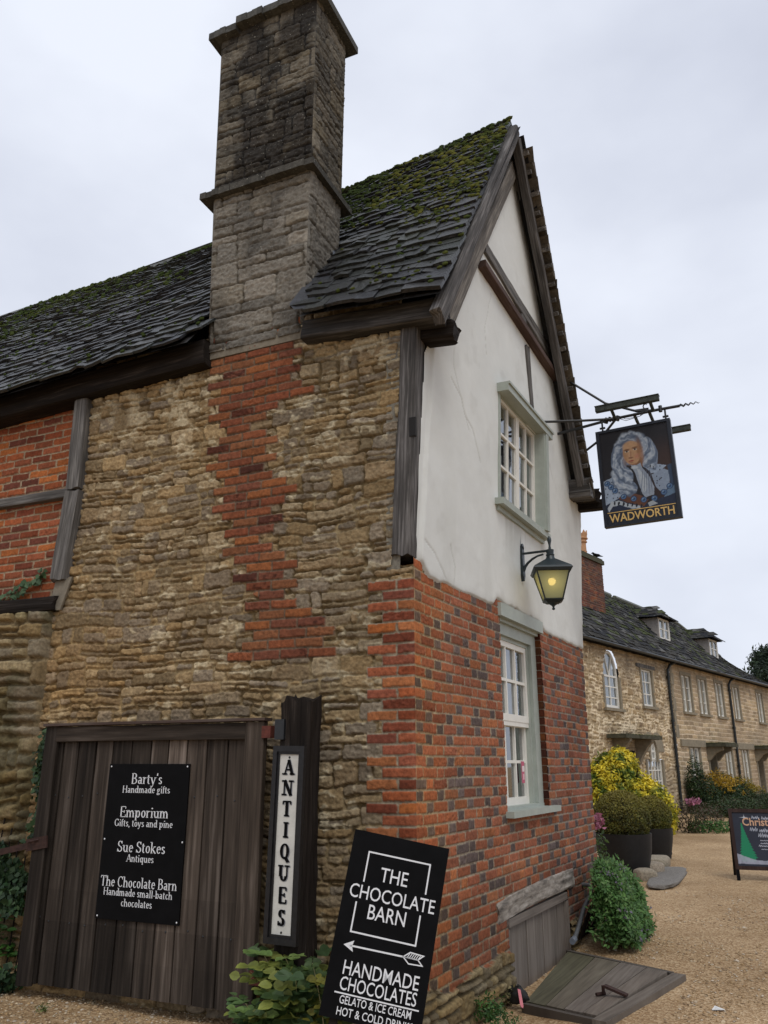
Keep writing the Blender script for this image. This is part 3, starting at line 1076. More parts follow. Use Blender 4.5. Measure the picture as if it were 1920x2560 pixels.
pts, rr, cc = [], [], []
nrm = np.cross(roof_l(1, .5) - roof_l(0, .5), roof_l(0, 1) - roof_l(0, .5))
nrm /= np.linalg.norm(nrm)
if nrm[2] < 0: nrm = -nrm
rg = random.Random(9)
while len(pts) < 3900:
    a, f = rg.uniform(-.01, 7), rg.uniform(.02, 1.02)
    w = max(0, f - .46) * 1.4 * (1 if a < 1.9 else .22) + (.30 * f if a < 1.0 else 0.0) + .03 + (1.5 if f > .97 else 0)
    g = float(fbm(a * 2.2, f * 9, 301, 3))
    if rg.random() > w * max(0, g - .33) * 9: continue
    if chim_skip(a, f): continue
    df = rg.gauss(0, .004)
    pts.append(roof_l(a, min(f, 1.0)) + nrm * (.045 + rg.uniform(-.004, .012)))
    rr.append(rg.choice([.010, .013, .017, .022, .032]) * rg.uniform(.8, 1.15) * (1.1 if f > .6 else .85))
    y = rg.random() * (1 if a < 1.3 else .22) * (1 if f > .45 else .4)
    y = y * float(ss(fbm(a * 1.7 + 5, f * 7, 302, 3), .36, .56))
    cc.append(np.array((.038, .055, .014)) * (1 - y) + np.array((.145, .14, .028)) * y)
lumps('moss', pts, rr, nrm, cc, M_MOSS, roof, .6)['kind'] = 'stuff'

# far side of the gable, so that the corner has depth
m = MB()
m.box((0, 4.45, -.2), -EX, UZ, EY, .03, 6, 0, 4.9, -.3, -.02, (.2, .075, .04))
m.box(lw(7.55, -.2, 0), LN, UZ, LD, -4.4, -.05, 0, 4.9, -.2, 0, (.2, .15, .09))
m.add([roof_l(8.5, 0.02), roof_l(8.5, 1.0), roof_r(8.5, 0.02)], [(0, 1, 2)], (.2, .15, .09))
m.build('end_wall', M_BRICK, cot)

# --- chimney, flush with the long wall at its foot
CHF = [(1.886, .938, 4.99, .03, -.52), (1.95, .92, 6.62, .03, -.56)]
CHU = [(1.95, .915, 6.62, .03, -.56), (1.985, .90, 8.56, .05, -.56)]


def chim_faces(name, sec, seed, hmin, hmax, lmin, lmax, pal, mort, dark, parent):
    (s0, s1, z0, f0, b0), (t0, t1, z1, f1, b1) = sec
    VV, FF, CC = [], [], []
    base = 0
    for side in range(4):
        Lw = (s0 - s1) if side % 2 == 0 else (f0 - b0)
        U, V, u, v = grid(0, 1, z0, z1, .009 / Lw, .009)
        h, c, t = rubble(u * Lw, v, seed + side, hmin, hmax, lmin, lmax, pal, mort, depth=.015, joint=(.000, .006), rough=1.3, wob=.8)
        k = (v - z0) / (z1 - z0)
        sl, sr, fr, bk = s0 + (t0 - s0) * k, s1 + (t1 - s1) * k, f0 + (f1 - f0) * k, b0 + (b1 - b0) * k
        e = ss(np.minimum(u, 1 - u) * Lw, 0, .03)
        h = h * e
        if side == 0: S, O = sl + (sr - sl) * u, fr + h
        elif side == 1: S, O = sr - h, fr + (bk - fr) * u
        elif side == 2: S, O = sr + (sl - sr) * u, bk - h
        else: S, O = sl + h, bk + (fr - bk) * u
        ce = .008 * (1 - e)
        P = S[..., None] * LD + O[..., None] * LN + v[..., None] * UZ
        st = ss(fbm(u * Lw * 2.2 + side * 5, v * 1.3, seed + 50, 4), .40, .56) * dark
        c = c * mixc((1, 1, 1), (.24, .24, .26), st * (1 if side == 0 else .35))  # black mottling, weaker off the front so those sides look better lit
        nv, nu = u.shape
        idx = np.arange(nu * nv).reshape(nv, nu) + base
        q = np.stack([idx[:-1, :-1], idx[:-1, 1:], idx[1:, 1:], idx[1:, :-1]], -1).reshape(-1, 4)
        VV.append(P.reshape(-1, 3)); FF.append(q); CC.append(c.reshape(-1, 3))
        base += nu * nv
    return np_mesh(name, np.concatenate(VV), np.concatenate(FF), M_CHIM, parent, np.concatenate(CC))


GREYST = np.array([(.215, .195, .160), (.18, .165, .14), (.25, .225, .185), (.16, .15, .13), (.225, .195, .145)])
ch = chim_faces('chimney', CHF, 400, .17, .30, .3, .75, GREYST * .5 + GREYST.mean(0) * .42, (.145, .13, .105), .45, cot)
ch['label'] = 'tall weathered stone chimney stack with two courses of ledge'
chim_faces('upper_stack', CHU, 440, .13, .24, .2, .55, GREYST * np.array((.70, .68, .63)), (.06, .055, .048), 1.0, ch)


def ledge(name, z0, z1, s0, s1, fr, bk, col, parent, seed, gap=False):
    """rough slabs laid round the stack"""
    m = MB()
    rg = random.Random(seed)
    s = s0
    while s > s1 + .05:
        w = min(rg.uniform(.28, .5), s - s1)
        if s - w - s1 < .15: w = s - s1
        dz = rg.uniform(-.008, .008)
        fo = rg.uniform(-.012, .012)
        if gap and s > s0 - .25: dz -= .045
        nseg = 5
        O = LN * 0
        for q in range(nseg):
            a, b = s - w * q / nseg, s - w * (q + 1) / nseg + (.006 if q == nseg - 1 else 0)
            j0 = rg.uniform(-.006, .006)
            m.box(O, LD, UZ, LN, b, a, z0 + dz, z1 + dz + j0 * .5, bk, fr + fo + j0, np.array(col) * rg.uniform(.8, 1.2))
        s -= w
    return m.build(name, M_CHIM, parent)


ledge('ledge_course', 6.60, 6.665, 2.055, .845, .11, -.66, (.07, .066, .056), ch, 3)
ledge('cap_slabs', 8.555, 8.64, 2.085, .80, .14, -.66, (.075, .074, .066), ch, 4, gap=True)
m = MB()
m.box(lw(0, 0), LD, UZ, LN, .94, 1.90, 4.93, 5.02, -.05, .035)
m.build('cement_fillet', M_MORTAR, ch)
# lead flashing on the right of the stack
m = MB()
fl = [(.905, 6.04, .0), (.89, 5.80, .0), (.875, 5.66, .01), (.82, 5.56, .03), (.70, 5.53, .03)]
for i in range(4):
    (s0, z0, o0), (s1, z1, o1) = fl[i], fl[i + 1]
    ob = -.44
    a, b = lw(s0, z0, ob + .05 + o0), lw(s1, z1, ob + .05 + o1)
    c_, d = lw(s1, z1 + .02, ob - .10), lw(s0, z0 + .02, ob - .10)
    m.add([a, b, c_, d, a - LD * .006, b + UZ * .006, c_ + UZ * .006, d - LD * .006], [(0, 1, 2, 3), (7, 6, 5, 4), (0, 4, 5, 1), (1, 5, 6, 2), (2, 6, 7, 3), (3, 7, 4, 0)])
m.build('lead_flashing', M_LEAD, ch)
m = MB()
V, F = [], []
for i in range(9):
    f = .0 + .20 * i / 8
    p = roof_l(1.15, f)
    o = p @ LN
    V += [lw(.955, p[2] + .16, o - .03), lw(.885, p[2] + .07, o + .01), lw(.76, p[2] + .055, o + .01)]
for i in range(8):
    for k in range(2):
        F.append((i * 3 + k, i * 3 + k + 1, i * 3 + 4 + k, i * 3 + 3 + k))
m.add(V, F)
m.build('lead_apron', mat_plain('dark_lead', (.035, .037, .042), .4, .4, 14, .5, 25, .5, dist=.01), ch)

# --- gable timbers
def gpt(y, z, off): return gb(y, z, off)


timber('bargeboard', gb(-.17, 4.74, .23), gb(1.80, 8.02, .15), .135, .09, np.array([0, -1, .6]), M_OAK, cot, 11, amp=.006, taper=.9, res=.03, label='weathered oak rafter along the left verge')
timber('wall_rafter', gb(.28, 4.86, .03), gb(2.06, 7.80, .03), .16, .08, np.array([0, -1, .6]), M_OAKL, cot, 12, amp=.008, res=.03, col=(1.5, 1.45, 1.35))
timber('wall_rafter', gb(2.13, 7.80, .025), gb(3.52, 5.92, .03), .13, .08, np.array([0, 1, .6]), M_OAKL, cot, 13, amp=.008)
timber('wall_rafter', gb(3.50, 5.95, .025), gb(4.40, 4.72, .03), .13, .08, np.array([0, 1, .6]), M_OAKB, cot, 18, amp=.008)
timber('verge_rafter', gb(1.86, 7.98, .14), gb(4.12, 4.66, .16), .10, .09, np.array([0, 1, .6]), M_OAK, cot, 14, amp=.006)
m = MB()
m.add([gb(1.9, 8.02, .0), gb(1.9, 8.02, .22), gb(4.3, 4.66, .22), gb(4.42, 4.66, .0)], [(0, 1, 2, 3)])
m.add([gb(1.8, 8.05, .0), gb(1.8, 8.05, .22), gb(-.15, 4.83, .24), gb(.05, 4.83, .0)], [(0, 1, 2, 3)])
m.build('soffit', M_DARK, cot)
# lath ends and packing under the verge tiles
m = MB()
rg = random.Random(4)
dr = np.array([0, 4.28 - 1.83, 4.66 - 8.19])
Lr = np.linalg.norm(dr); dr /= Lr
nn = np.array([0, -dr[2], dr[1]])
q = .35
while q < Lr - .15:
    p = np.array([0, 1.83, 8.17]) + dr * q
    m.cut()
    m.box(gb(p[1], p[2], 0), dr, nn, EX, -.022, .022, -.075, -.03, .10, .25 + rg.uniform(-.02, .03), rg.choice([(1.3, 1.3, 1.3), (.8, .8, .8), (1, 1, 1)]), rg.random())
    q += rg.uniform(.15, .24)
m.each('lath_end', M_OAKL, cot)
m = MB()
q = .3
while q < Lr:
    p = np.array([0, 1.83, 8.17]) + dr * q
    w = rg.uniform(.08, .16)
    m.add([gb(p[1], p[2], .12) - nn * .045, gb(p[1], p[2], .275 + rg.uniform(-.02, .02)) - nn * .035, gb(p[1] + dr[1] * w, p[2] + dr[2] * w, .27) - nn * .01, gb(p[1] + dr[1] * w, p[2] + dr[2] * w, .12) - nn * .02,
           gb(p[1], p[2], .12) + nn * .015, gb(p[1], p[2], .27) + nn * .025, gb(p[1] + dr[1] * w, p[2] + dr[2] * w, .265) + nn * .03, gb(p[1] + dr[1] * w, p[2] + dr[2] * w, .12) + nn * .03],
          [(0, 1, 2, 3), (7, 6, 5, 4), (0, 4, 5, 1), (1, 5, 6, 2), (2, 6, 7, 3), (3, 7, 4, 0)], np.array((.10, .085, .065)) * rg.uniform(.6, 1.4))
    q += w
m.build('verge_packing', M_STONE, cot)
timber('collar_beam', gb(1.26, 6.30, .022), gb(3.36, 6.14, .022), .15, .05, UZ, M_OAKL, cot, 15, amp=.010, label='grey collar beam let into the plaster')
timber('drip_board', gb(1.12, 6.02, .055), gb(4.0, 5.86, .06), .075, .09, UZ, mat_timber('red_brown_board', (.03, .016, .012), (.07, .04, .03), (.11, .07, .055)), cot, 16, amp=.001, rag=.0)
timber('gable_stud', gb(2.38, 6.16, .018), gb(2.36, 5.94, .018), .14, .05, EY, M_OAKL, cot, 17, amp=.008)
timber('gable_stud', gb(2.50, 5.85, .014), gb(2.66, 5.20, .012), .12, .05, EY, M_OAKL, cot, 19, amp=.010, taper=.8, rag=.04)
timber('cleat', gb(3.05, 6.62, .12), gb(3.15, 6.42, .12), .22, .10, EY, M_OAK, cot, 20, amp=.006)
timber('plate_end', gb(4.12, 4.72, -.3), gb(4.12, 4.70, .26), .24, .20, UZ, M_OAK, cot, 22, amp=.014, rag=.05, label='gnarled end of the wall plate under the right verge')
timber('plate_end', gb(4.30, 4.72, -.3), gb(4.34, 4.68, .30), .16, .10, UZ, M_OAKB, cot, 23, amp=.010, rag=.05)
timber('eave_bracket', np.array([-.5, 4.40, 4.60]), np.array([.95, 4.52, 4.60]), .12, .12, UZ, M_OAKB, cot, 24, amp=.003)

# --- lower sash window
def win_rect(name, O, A, B, Nn, w, h, cols, rows, fw, bw, depth, mat, parent, rail=None, glass=True, label=None, curtain=None, deep=False):
    """glazed frame: outer bars, glazing bars, panes (one mesh)"""
    m = MB()
    m.box(O, A, B, Nn, 0, w, 0, fw * 1.25, 0, depth)
    m.box(O, A, B, Nn, 0, w, h - fw, h, 0, depth)
    m.box(O, A, B, Nn, 0, fw, fw * 1.25, h - fw, 0, depth * .98)
    m.box(O, A, B, Nn, w - fw, w, fw * 1.25, h - fw, 0, depth * .98)
    for i in range(1, cols):
        x = fw + (w - 2 * fw) * i / cols
        m.box(O, A, B, Nn, x - bw / 2, x + bw / 2, fw, h - fw, depth * .25, depth * .90)
    for i in range(1, rows):
        y = fw * 1.25 + (h - 2.25 * fw) * i / rows
        m.box(O, A, B, Nn, fw, w - fw, y - bw / 2, y + bw / 2, depth * .27, depth * .88)
    o = m.build(name, mat, parent)
    if label: o['label'] = label
    if glass:
        g = MB()
        g.add([np.asarray(O) + A * x + B * y + Nn * depth * .45 for x, y in ((fw, fw), (w - fw, fw), (w - fw, h - fw), (fw, h - fw))], [(0, 1, 2, 3)])
        g.build('panes', M_GLASS, o if deep else parent)
    if curtain:
        c = MB()
        for (x0, x1, y0, y1) in curtain:
            n = max(4, int((x1 - x0) / .025))
            V, F = [], []
            for i in range(n + 1):
                x = x0 + (x1 - x0) * i / n
                d = -.10 + .02 * math.sin(i * 1.9)
                V += [np.asarray(O) + A * x + B * y0 + Nn * d, np.asarray(O) + A * (x + .01 * math.sin(i)) + B * y1 + Nn * d]
            for i in range(n): F.append((2 * i, 2 * i + 2, 2 * i + 3, 2 * i + 1))
            c.add(V, F)
        c.build('curtain', M_CURT, o if deep else parent)
    return o


def room(O, A, B, Nn, w, h, d, parent, name='room_lining'):
    m = MB()
    O = np.asarray(O, float)
    V = [O, O + A * w, O + A * w + B * h, O + B * h]
    V = V + [p - Nn * d for p in V]
    m.add(V, [(4, 5, 6, 7), (0, 4, 7, 3), (1, 2, 6, 5), (0, 1, 5, 4), (3, 7, 6, 2)])
    return m.build(name, M_DARK, parent)


lo = MB()                                                     # boxed frame, recessed in the brick
O = np.array([-.145, 0, 0])
lo.box(O, EY, UZ, EX, 1.72, 1.79, 1.24, 2.80, 0, .10)
lo.box(O, EY, UZ, EX, 2.69, 2.835, 1.24, 2.80, 0, .10)
lo.box(O, EY, UZ, EX, 1.79, 2.69, 2.70, 2.80, .0, .10)
lo.box(O, EY, UZ, EX, 2.655, 2.69, 1.24, 2.70, .02, .065)
lo.box(O, EY, UZ, EX, 1.79, 2.655, 2.665, 2.70, .02, .065)
sash = lo.build('sash_window', M_SAGE, cot, label='white sash window in a sage green frame set into the brick')
m = MB()
m.box((0, 0, 0), EY, UZ, EX, 1.66, 2.86, 2.83, 2.945, -.14, .040)
m.box((0, 0, 0), EY, UZ, EX, 1.69, 2.83, 2.80, 2.83, -.14, -.01)
m.build('head_board', M_SAGE, sash)
m = MB()
m.box((0, 0, 0), EY, UZ, EX, 1.66, 2.98, 1.165, 1.215, -.145, .075)
m.box((0, 0, 0), EY, UZ, EX, 1.70, 2.84, 1.215, 1.24, -.145, -.04)
m.build('sill', M_SAGE, sash)
win_rect('upper_sash', (-.14, 1.79, 1.955), EY, UZ, EX, .865, .71, 3, 2, .05, .026, .05, M_WHITE, sash,
         curtain=[(.05, .42, .02, .69), (.70, .82, .02, .69)])
win_rect('lower_sash', (-.175, 1.79, 1.24), EY, UZ, EX, .865, .72, 3, 2, .05, .026, .05, M_WHITE, sash)
m = MB()
m.box((-.19, 0, 0), EY, UZ, EX, 1.79, 2.655, 1.915, 1.985, .012, .095)
m.build('meeting_rail', M_WHITE, sash)
room((-.2, 1.66, 1.2), EY, UZ, EX, 1.2, 1.65, .9, sash)
m = MB()                                                     # brick reveals of the opening
for j in range(22):
    z = 1.205 + j * .0745
    if z > 2.80: break
    h1 = min(.068, 2.83 - z)
    for (y0, y1) in ((2.83, 2.87),):
        c = BRICKS[random.randrange(8)] * random.uniform(.22, .4)  # dark tint paints in the shade of the recessed opening
        m.box((0, 0, z), EY, UZ, EX, y0 + (random.uniform(0, .008) if y0 > 2 else 0), y1 - (random.uniform(0, .008) if y0 < 2 else 0), 0, h1, -.15, .004, c)
        m.box((0, 0, z), EY, UZ, EX, y0 + .006, y1 - .006, h1, .0745, -.15, .0, (.2, .17, .13))
m.build('reveal', M_BRICK, sash)
m = MB()
m.box((-.125, 2.30, 1.42), EY, UZ, EX, .17, .245, .0, .19, .0, .003, (.5, .10, .17))
m.box((-.125, 2.30, 1.42), EY, UZ, EX, .182, .235, .10, .15, .003, .005, (.75, .65, .65))
m.box((-.125, 2.30, 1.42), EY, UZ, EX, .19, .23, .03, .08, .003, .005, (.7, .4, .45))
m.build('window_sticker', M_PAINT, sash)

# --- upper casement window: boxed out, with a hood
Zx = np.array([LEAN, 0, 1.0]); Zx /= np.linalg.norm(Zx)
XN = np.array([1.0, 0, -LEAN]); XN /= np.linalg.norm(XN)
O = gb(0, 3.85, 0)
m = MB()
m.box(O, EY, Zx, XN, 1.645, 1.685, .03, 1.10, -.10, .034)
m.box(O, EY, Zx, XN, 2.77, 2.80, .03, 1.10, -.10, .115)
m.box(O, EY, Zx, XN, 2.80, 2.88, .03, 1.10, -.02, .130)
m.box(O, EY, Zx, XN, 1.685, 2.77, 1.085, 1.10, -.10, .02)
cas = m.build('casement_window', M_SAGE, cot, label='cream casement window boxed out in sage green boards')
m = MB()
m.box(O, EY, Zx, XN, 1.62, 3.02, 1.10, 1.165, -.16, .135)
m.box(O, EY, Zx, XN, 1.62, 3.03, 1.165, 1.19, -.03, .150)
m.build('hood_board', M_SAGE, cas)
m = MB()
m.box(O, EY, Zx, XN, 1.56, 2.98, -.03, .03, -.16, .105)
m.box(O, EY, Zx, XN, 1.60, 2.94, -.075, -.03, -.02, .050)
m.build('sill', M_SAGE, cas)
for i in range(2):
    win_rect('casement', gb(1.69 + .54 * i, 3.88, -.035), EY, Zx, XN, .54, 1.07, 2, 3, .045, .024, .045, M_WHITE, cas,
             curtain=[(.03, .16, .02, 1.0), (.16, .50, .02, .62)] if i == 0 else [(.04, .5, .02, .66)])
room(gb(1.6, 3.82, -.19), EY, Zx, XN, 1.3, 1.2, .8, cas)

# --- cellar door and lintel
m = MB()
for i in range(7):
    y0 = 1.66 + .215 * i
    m.box((0, 0, 0), EY, UZ, EX, y0, y0 + .211, -.2, .40, -.045, -.02 + random.uniform(-.004, .004), np.ones(3) * random.uniform(.85, 1.15), random.random() * 9)
cd = m.build('cellar_door', M_DOORB, cot, label='low grey brown boarded cellar door in the foot of the brick wall')
m = MB()
m.box((0, 0, 0), EY, UZ, EX, 1.61, 3.22, .368, .43, -.06, .012, (1, 1, 1), 3, along='a')
m.box((0, 0, 0), EY, UZ, EX, 1.60, 1.66, -.2, .355, -.06, .0, (.8, .8, .8), 5)
m.box((0, 0, 0), EY, UZ, EX, 3.165, 3.235, -.2, .355, -.06, .012, (1.1, 1.1, 1.1), 7)
m.build('door_frame', M_DOORB, cd)
timber('lintel', np.array([-.048, 1.36, .505]), np.array([-.048, 3.45, .535]), .16, .14, UZ, M_LINTEL, cd, 31, amp=.015, rag=.03, bow=.012, label='bleached rough oak lintel', res=.02)
m = MB()
m.box((0, 0, 0), EY, UZ, EX, 1.55, 3.3, -.2, .5, -.2, -.06)
m.build('door_recess', M_DARK, cd)
# ------------------------------------------------------------------ lettering
def font_mesh(lines, O, X, Y, Nn, name, mat, parent, depth=.0015):
    """lines = [(text, x, y, size, align, bold, xscale)] in the board's own plane"""
    VV, FF = [], []
    for (txt, x, y, size, al, bold, xs) in lines:
        cu = bpy.data.curves.new('t', 'FONT')
        cu.body, cu.size, cu.align_x = txt, size, al
        cu.offset = bold * size
        cu.extrude = depth
        cu.resolution_u = 3
        ob = bpy.data.objects.new('t', cu)
        COL.objects.link(ob)
        dg = bpy.context.evaluated_depsgraph_get()
        me = bpy.data.meshes.new_from_object(ob.evaluated_get(dg))
        b = len(VV)
        for v in me.vertices:
            VV.append(np.asarray(O) + X * (x + v.co.x * xs) + Y * (y + v.co.y) + Nn * (v.co.z + depth))
        FF += [tuple(i + b for i in p.vertices) for p in me.polygons]
        bpy.data.objects.remove(ob)
        bpy.data.curves.remove(cu)
        bpy.data.meshes.remove(me)
    return np_mesh(name, np.array(VV), FF, mat, parent)


# a small drawn roman alphabet: strokes with thick and thin, bracketed feet
SER = {}


def _g(ch, w, *st): SER[ch] = (w, st)


T, t_ = 'T', 't'
_g('A', .72, ('l', .06, 0, .34, 1, t_), ('l', .34, 1, .66, 0, T), ('l', .17, .34, .55, .34, t_), ('s', .06, 0), ('s', .65, 0))
_g('N', .78, ('l', .12, 0, .12, 1, t_), ('l', .12, 1, .64, 0, T), ('l', .64, 0, .64, 1, t_), ('s', .12, 0), ('s', .10, 1), ('s', .64, 1))
_g('T', .68, ('l', .34, 0, .34, 1, T), ('l', .04, .97, .64, .97, t_), ('l', .05, .97, .05, .78, t_), ('l', .63, .97, .63, .78, t_), ('s', .34, 0))
_g('I', .36, ('l', .18, 0, .18, 1, T), ('s', .18, 0), ('s', .18, 1))
_g('Q', .80, ('a', .39, .5, .31, .5, 0, 360), ('l', .36, .12, .52, .06, t_), ('l', .50, .08, .66, -.16, T), ('l', .64, -.14, .76, -.10, t_))
_g('U', .76, ('l', .14, .3, .14, 1, T), ('a', .38, .32, .24, .32, 180, 360), ('l', .62, .3, .62, 1, t_), ('s', .14, 1), ('s', .62, 1))
_g('E', .64, ('l', .14, 0, .14, 1, T), ('l', .08, .97, .56, .97, t_), ('l', .14, .52, .44, .52, t_), ('l', .08, .03, .58, .03, t_), ('l', .56, .97, .56, .78, t_), ('l', .58, .03, .58, .24, t_), ('l', .44, .64, .44, .40, t_))
_g('S', .58, ('a', .28, .74, .20, .25, 20, 270), ('a', .28, .25, .22, .25, -160, 90), ('l', .47, .98, .47, .74, t_), ('l', .06, .02, .06, .28, t_))
_g('B', .66, ('l', .14, 0, .14, 1, T), ('a', .32, .76, .20, .23, -90, 90), ('a', .34, .27, .24, .26, -90, 90), ('l', .05, .98, .32, .98, t_), ('l', .14, .53, .34, .53, t_), ('l', .05, .02, .34, .02, t_))
_g('H', .80, ('l', .15, 0, .15, 1, T), ('l', .65, 0, .65, 1, T), ('l', .15, .52, .65, .52, t_), ('s', .15, 0), ('s', .15, 1), ('s', .65, 0), ('s', .65, 1))
_g('G', .76, ('a', .38, .5, .30, .5, 50, 330), ('l', .64, .08, .64, .42, T), ('s', .62, .42), ('l', .60, .98, .60, .74, t_))
_g('C', .70, ('a', .38, .5, .30, .5, 45, 315), ('l', .60, .98, .60, .72, t_))
_g('a', .52, ('a', .22, .19, .15, .18, 0, 360), ('l', .37, .04, .37, .46, T), ('a', .22, .46, .15, .18, 0, 150), ('l', .37, .04, .48, .02, t_))
_g('b', .56, ('l', .10, 0, .10, 1, T), ('a', .29, .32, .18, .32, 0, 360), ('s', .05, 1))
_g('c', .46, ('a', .26, .32, .18, .32, 50, 320))
_g('d', .58, ('l', .44, 0, .44, 1, T), ('a', .25, .32, .18, .32, 0, 360), ('s', .39, 1), ('s', .48, 0))
_g('e', .48, ('a', .25, .32, .18, .32, 0, 320), ('l', .08, .36, .43, .36, t_))
_g('f', .34, ('l', .14, 0, .14, .82, T), ('a', .26, .82, .12, .16, 60, 180), ('l', .02, .62, .30, .62, t_), ('s', .14, 0))
_g('g', .54, ('a', .23, .40, .15, .22, 0, 360), ('a', .23, -.10, .19, .14, 0, 360), ('l', .14, .2, .12, .04, t_), ('l', .36, .60, .48, .64, t_))
_g('h', .60, ('l', .12, 0, .12, 1, T), ('a', .30, .40, .16, .24, 0, 160), ('l', .46, 0, .46, .42, T), ('s', .12, 0), ('s', .46, 0), ('s', .07, 1))
_g('i', .30, ('l', .15, 0, .15, .62, T), ('s', .15, 0), ('s', .10, .62), ('d', .15, .86))
_g('k', .58, ('l', .12, 0, .12, 1, T), ('l', .14, .26, .42, .62, t_), ('l', .22, .36, .48, 0, T), ('s', .12, 0), ('s', .48, 0), ('s', .42, .62), ('s', .07, 1))
_g('l', .30, ('l', .15, 0, .15, 1, T), ('s', .15, 0), ('s', .10, 1))
_g('m', .88, ('l', .12, 0, .12, .64, T), ('a', .27, .40, .14, .24, 0, 160), ('l', .42, 0, .42, .42, T), ('a', .57, .40, .14, .24, 0, 160), ('l', .72, 0, .72, .42, T), ('s', .12, 0), ('s', .42, 0), ('s', .72, 0), ('s', .07, .62))
_g('n', .60, ('l', .12, 0, .12, .64, T), ('a', .29, .40, .16, .24, 0, 160), ('l', .45, 0, .45, .42, T), ('s', .12, 0), ('s', .45, 0), ('s', .07, .62))
_g('o', .52, ('a', .26, .32, .19, .32, 0, 360))
_g('p', .58, ('l', .12, -.28, .12, .64, T), ('a', .31, .32, .18, .32, 0, 360), ('s', .12, -.28), ('s', .07, .62))
_g('q', .58, ('l', .44, -.28, .44, .64, T), ('a', .25, .32, .18, .32, 0, 360), ('s', .44, -.28))
_g('r', .42, ('l', .12, 0, .12, .64, T), ('a', .27, .42, .14, .20, 50, 170), ('s', .12, 0), ('s', .07, .62))
_g('s', .42, ('a', .21, .47, .13, .16, 20, 270), ('a', .21, .16, .15, .16, -160, 90))
_g('t', .36, ('l', .14, .10, .14, .82, T), ('a', .24, .12, .10, .12, 180, 300), ('l', .02, .62, .30, .62, t_))
_g('u', .60, ('l', .12, .22, .12, .62, T), ('a', .28, .22, .16, .22, 180, 340), ('l', .44, 0, .44, .62, T), ('s', .49, 0), ('s', .07, .62), ('s', .39, .62))
_g('y', .56, ('l', .08, .62, .28, .02, T), ('l', .48, .62, .24, -.22, t_), ('a', .16, -.20, .08, .08, 180, 360), ('s', .08, .62), ('s', .48, .62))
_g("'", .22, ('l', .11, .78, .13, 1.0, T))
_g(',', .24, ('l', .08, -.14, .13, .06, T))
_g('-', .36, ('l', .06, .30, .30, .30, t_))
_g(' ', .28)


def serif_text(m, txt, x, y, size, O, X, Y, Nn, align='CENTER', wt=.105, ws=.05, sl=.16, xs=1.0, depth=.002):
    tot = sum(SER[c][0] for c in txt) * size * xs
    cx = x - (tot / 2 if align == 'CENTER' else 0)

    def quad(p):
        m.prism([np.asarray(O) + X * (cx + a * size * xs) + Y * (y + b * size) + Nn * .0005 for a, b in p], Nn, depth)
    for c in txt:
        w, st = SER[c]
        for s in st:
            if s[0] == 'l':
                _, x0, y0, x1, y1, k = s
                hw = (wt if k == T else ws) / 2
                L = math.hypot(x1 - x0, y1 - y0)
                nx, ny = -(y1 - y0) / L * hw, (x1 - x0) / L * hw
                quad([(x0 + nx, y0 + ny), (x0 - nx, y0 - ny), (x1 - nx, y1 - ny), (x1 + nx, y1 + ny)])
            elif s[0] == 'a':
                _, ax, ay, rx, ry, a0, a1 = s
                n = max(5, int(abs(a1 - a0) / 22))
                rx, ry = rx - wt / 2 * .6, ry - ws / 2
                ang = [rad(a0 + (a1 - a0) * i / n) for i in range(n + 1)]
                th = [ws / 2 + (wt - ws) / 2 * abs(math.cos(q)) ** 1.3 for q in ang]
                pi = [(ax + (rx - h) * math.cos(q), ay + (ry - h) * math.sin(q)) for q, h in zip(ang, th)]
                po = [(ax + (rx + h) * math.cos(q), ay + (ry + h) * math.sin(q)) for q, h in zip(ang, th)]
                for i in range(n): quad([pi[i], po[i], po[i + 1], pi[i + 1]])
            elif s[0] == 's':
                _, sx, sy = s
                dy = -ws if sy > .5 or sy in (.42,) else 0
                quad([(sx - sl, sy + dy), (sx + sl, sy + dy), (sx + sl, sy + dy + ws), (sx - sl, sy + dy + ws)])
            elif s[0] == 'd':
                _, dx, dy = s
                quad([(dx + .07 * math.cos(i), dy + .07 * math.sin(i)) for i in np.linspace(0, 5.4, 7)])
        cx += w * size * xs


# ------------------------------------------------------------------ ground
gr = MB()
rings = [0, 14, 40, 120, 420, 900]
GS = np.linspace(-10, 18, 225)
gu, gv = np.meshgrid(GS, np.linspace(-9, 26, 281))
def GZ(x, y):
    """ground height: gently uneven, worn down at the foot of the gable by the cellar door"""
    return (.035 * (fbm(x * .6, y * .6, 500, 3) - .5) + .014 * (fbm(x * 3, y * 3, 501, 3) - .5) - .012
            - .11 * ss(x, .95, .05) * ss(y, .2, .9) * ss(y, 3.9, 2.9))


gz = GZ(gu, gv) + .012
edge = np.minimum.reduce([gu + 10, 18 - gu, gv + 9, 26 - gv])
gz = gz * ss(edge, 0, 2) - .012
V = np.stack([gu, gv, gz], -1).reshape(-1, 3)
idx = np.arange(gu.size).reshape(gu.shape)
Fq = np.stack([idx[:-1, :-1], idx[:-1, 1:], idx[1:, 1:], idx[1:, :-1]], -1).reshape(-1, 4)
far = [(-10, -9, 18, 26)]
XX, YY = [-900, -10, 18, 900], [-900, -9, 26, 900]
V2, F2 = [], []
for a in range(3):
    for b in range(3):
        if a == 1 and b == 1: continue
        k = len(V) + len(V2)
        V2 += [(XX[a], YY[b], -.012), (XX[a + 1], YY[b], -.012), (XX[a + 1], YY[b + 1], -.012), (XX[a], YY[b + 1], -.012)]
        F2.append((k, k + 1, k + 2, k + 3))
g_o = np_mesh('ground', np.concatenate([V, np.array(V2)]), np.concatenate([Fq, np.array(F2)]), M_GROUND, None, smooth=True)
tag(g_o, 'tan gravel and sand ground', None, None, 'structure')


def gz_at(x, y):
    return float(GZ(np.array(float(x)), np.array(float(y))))


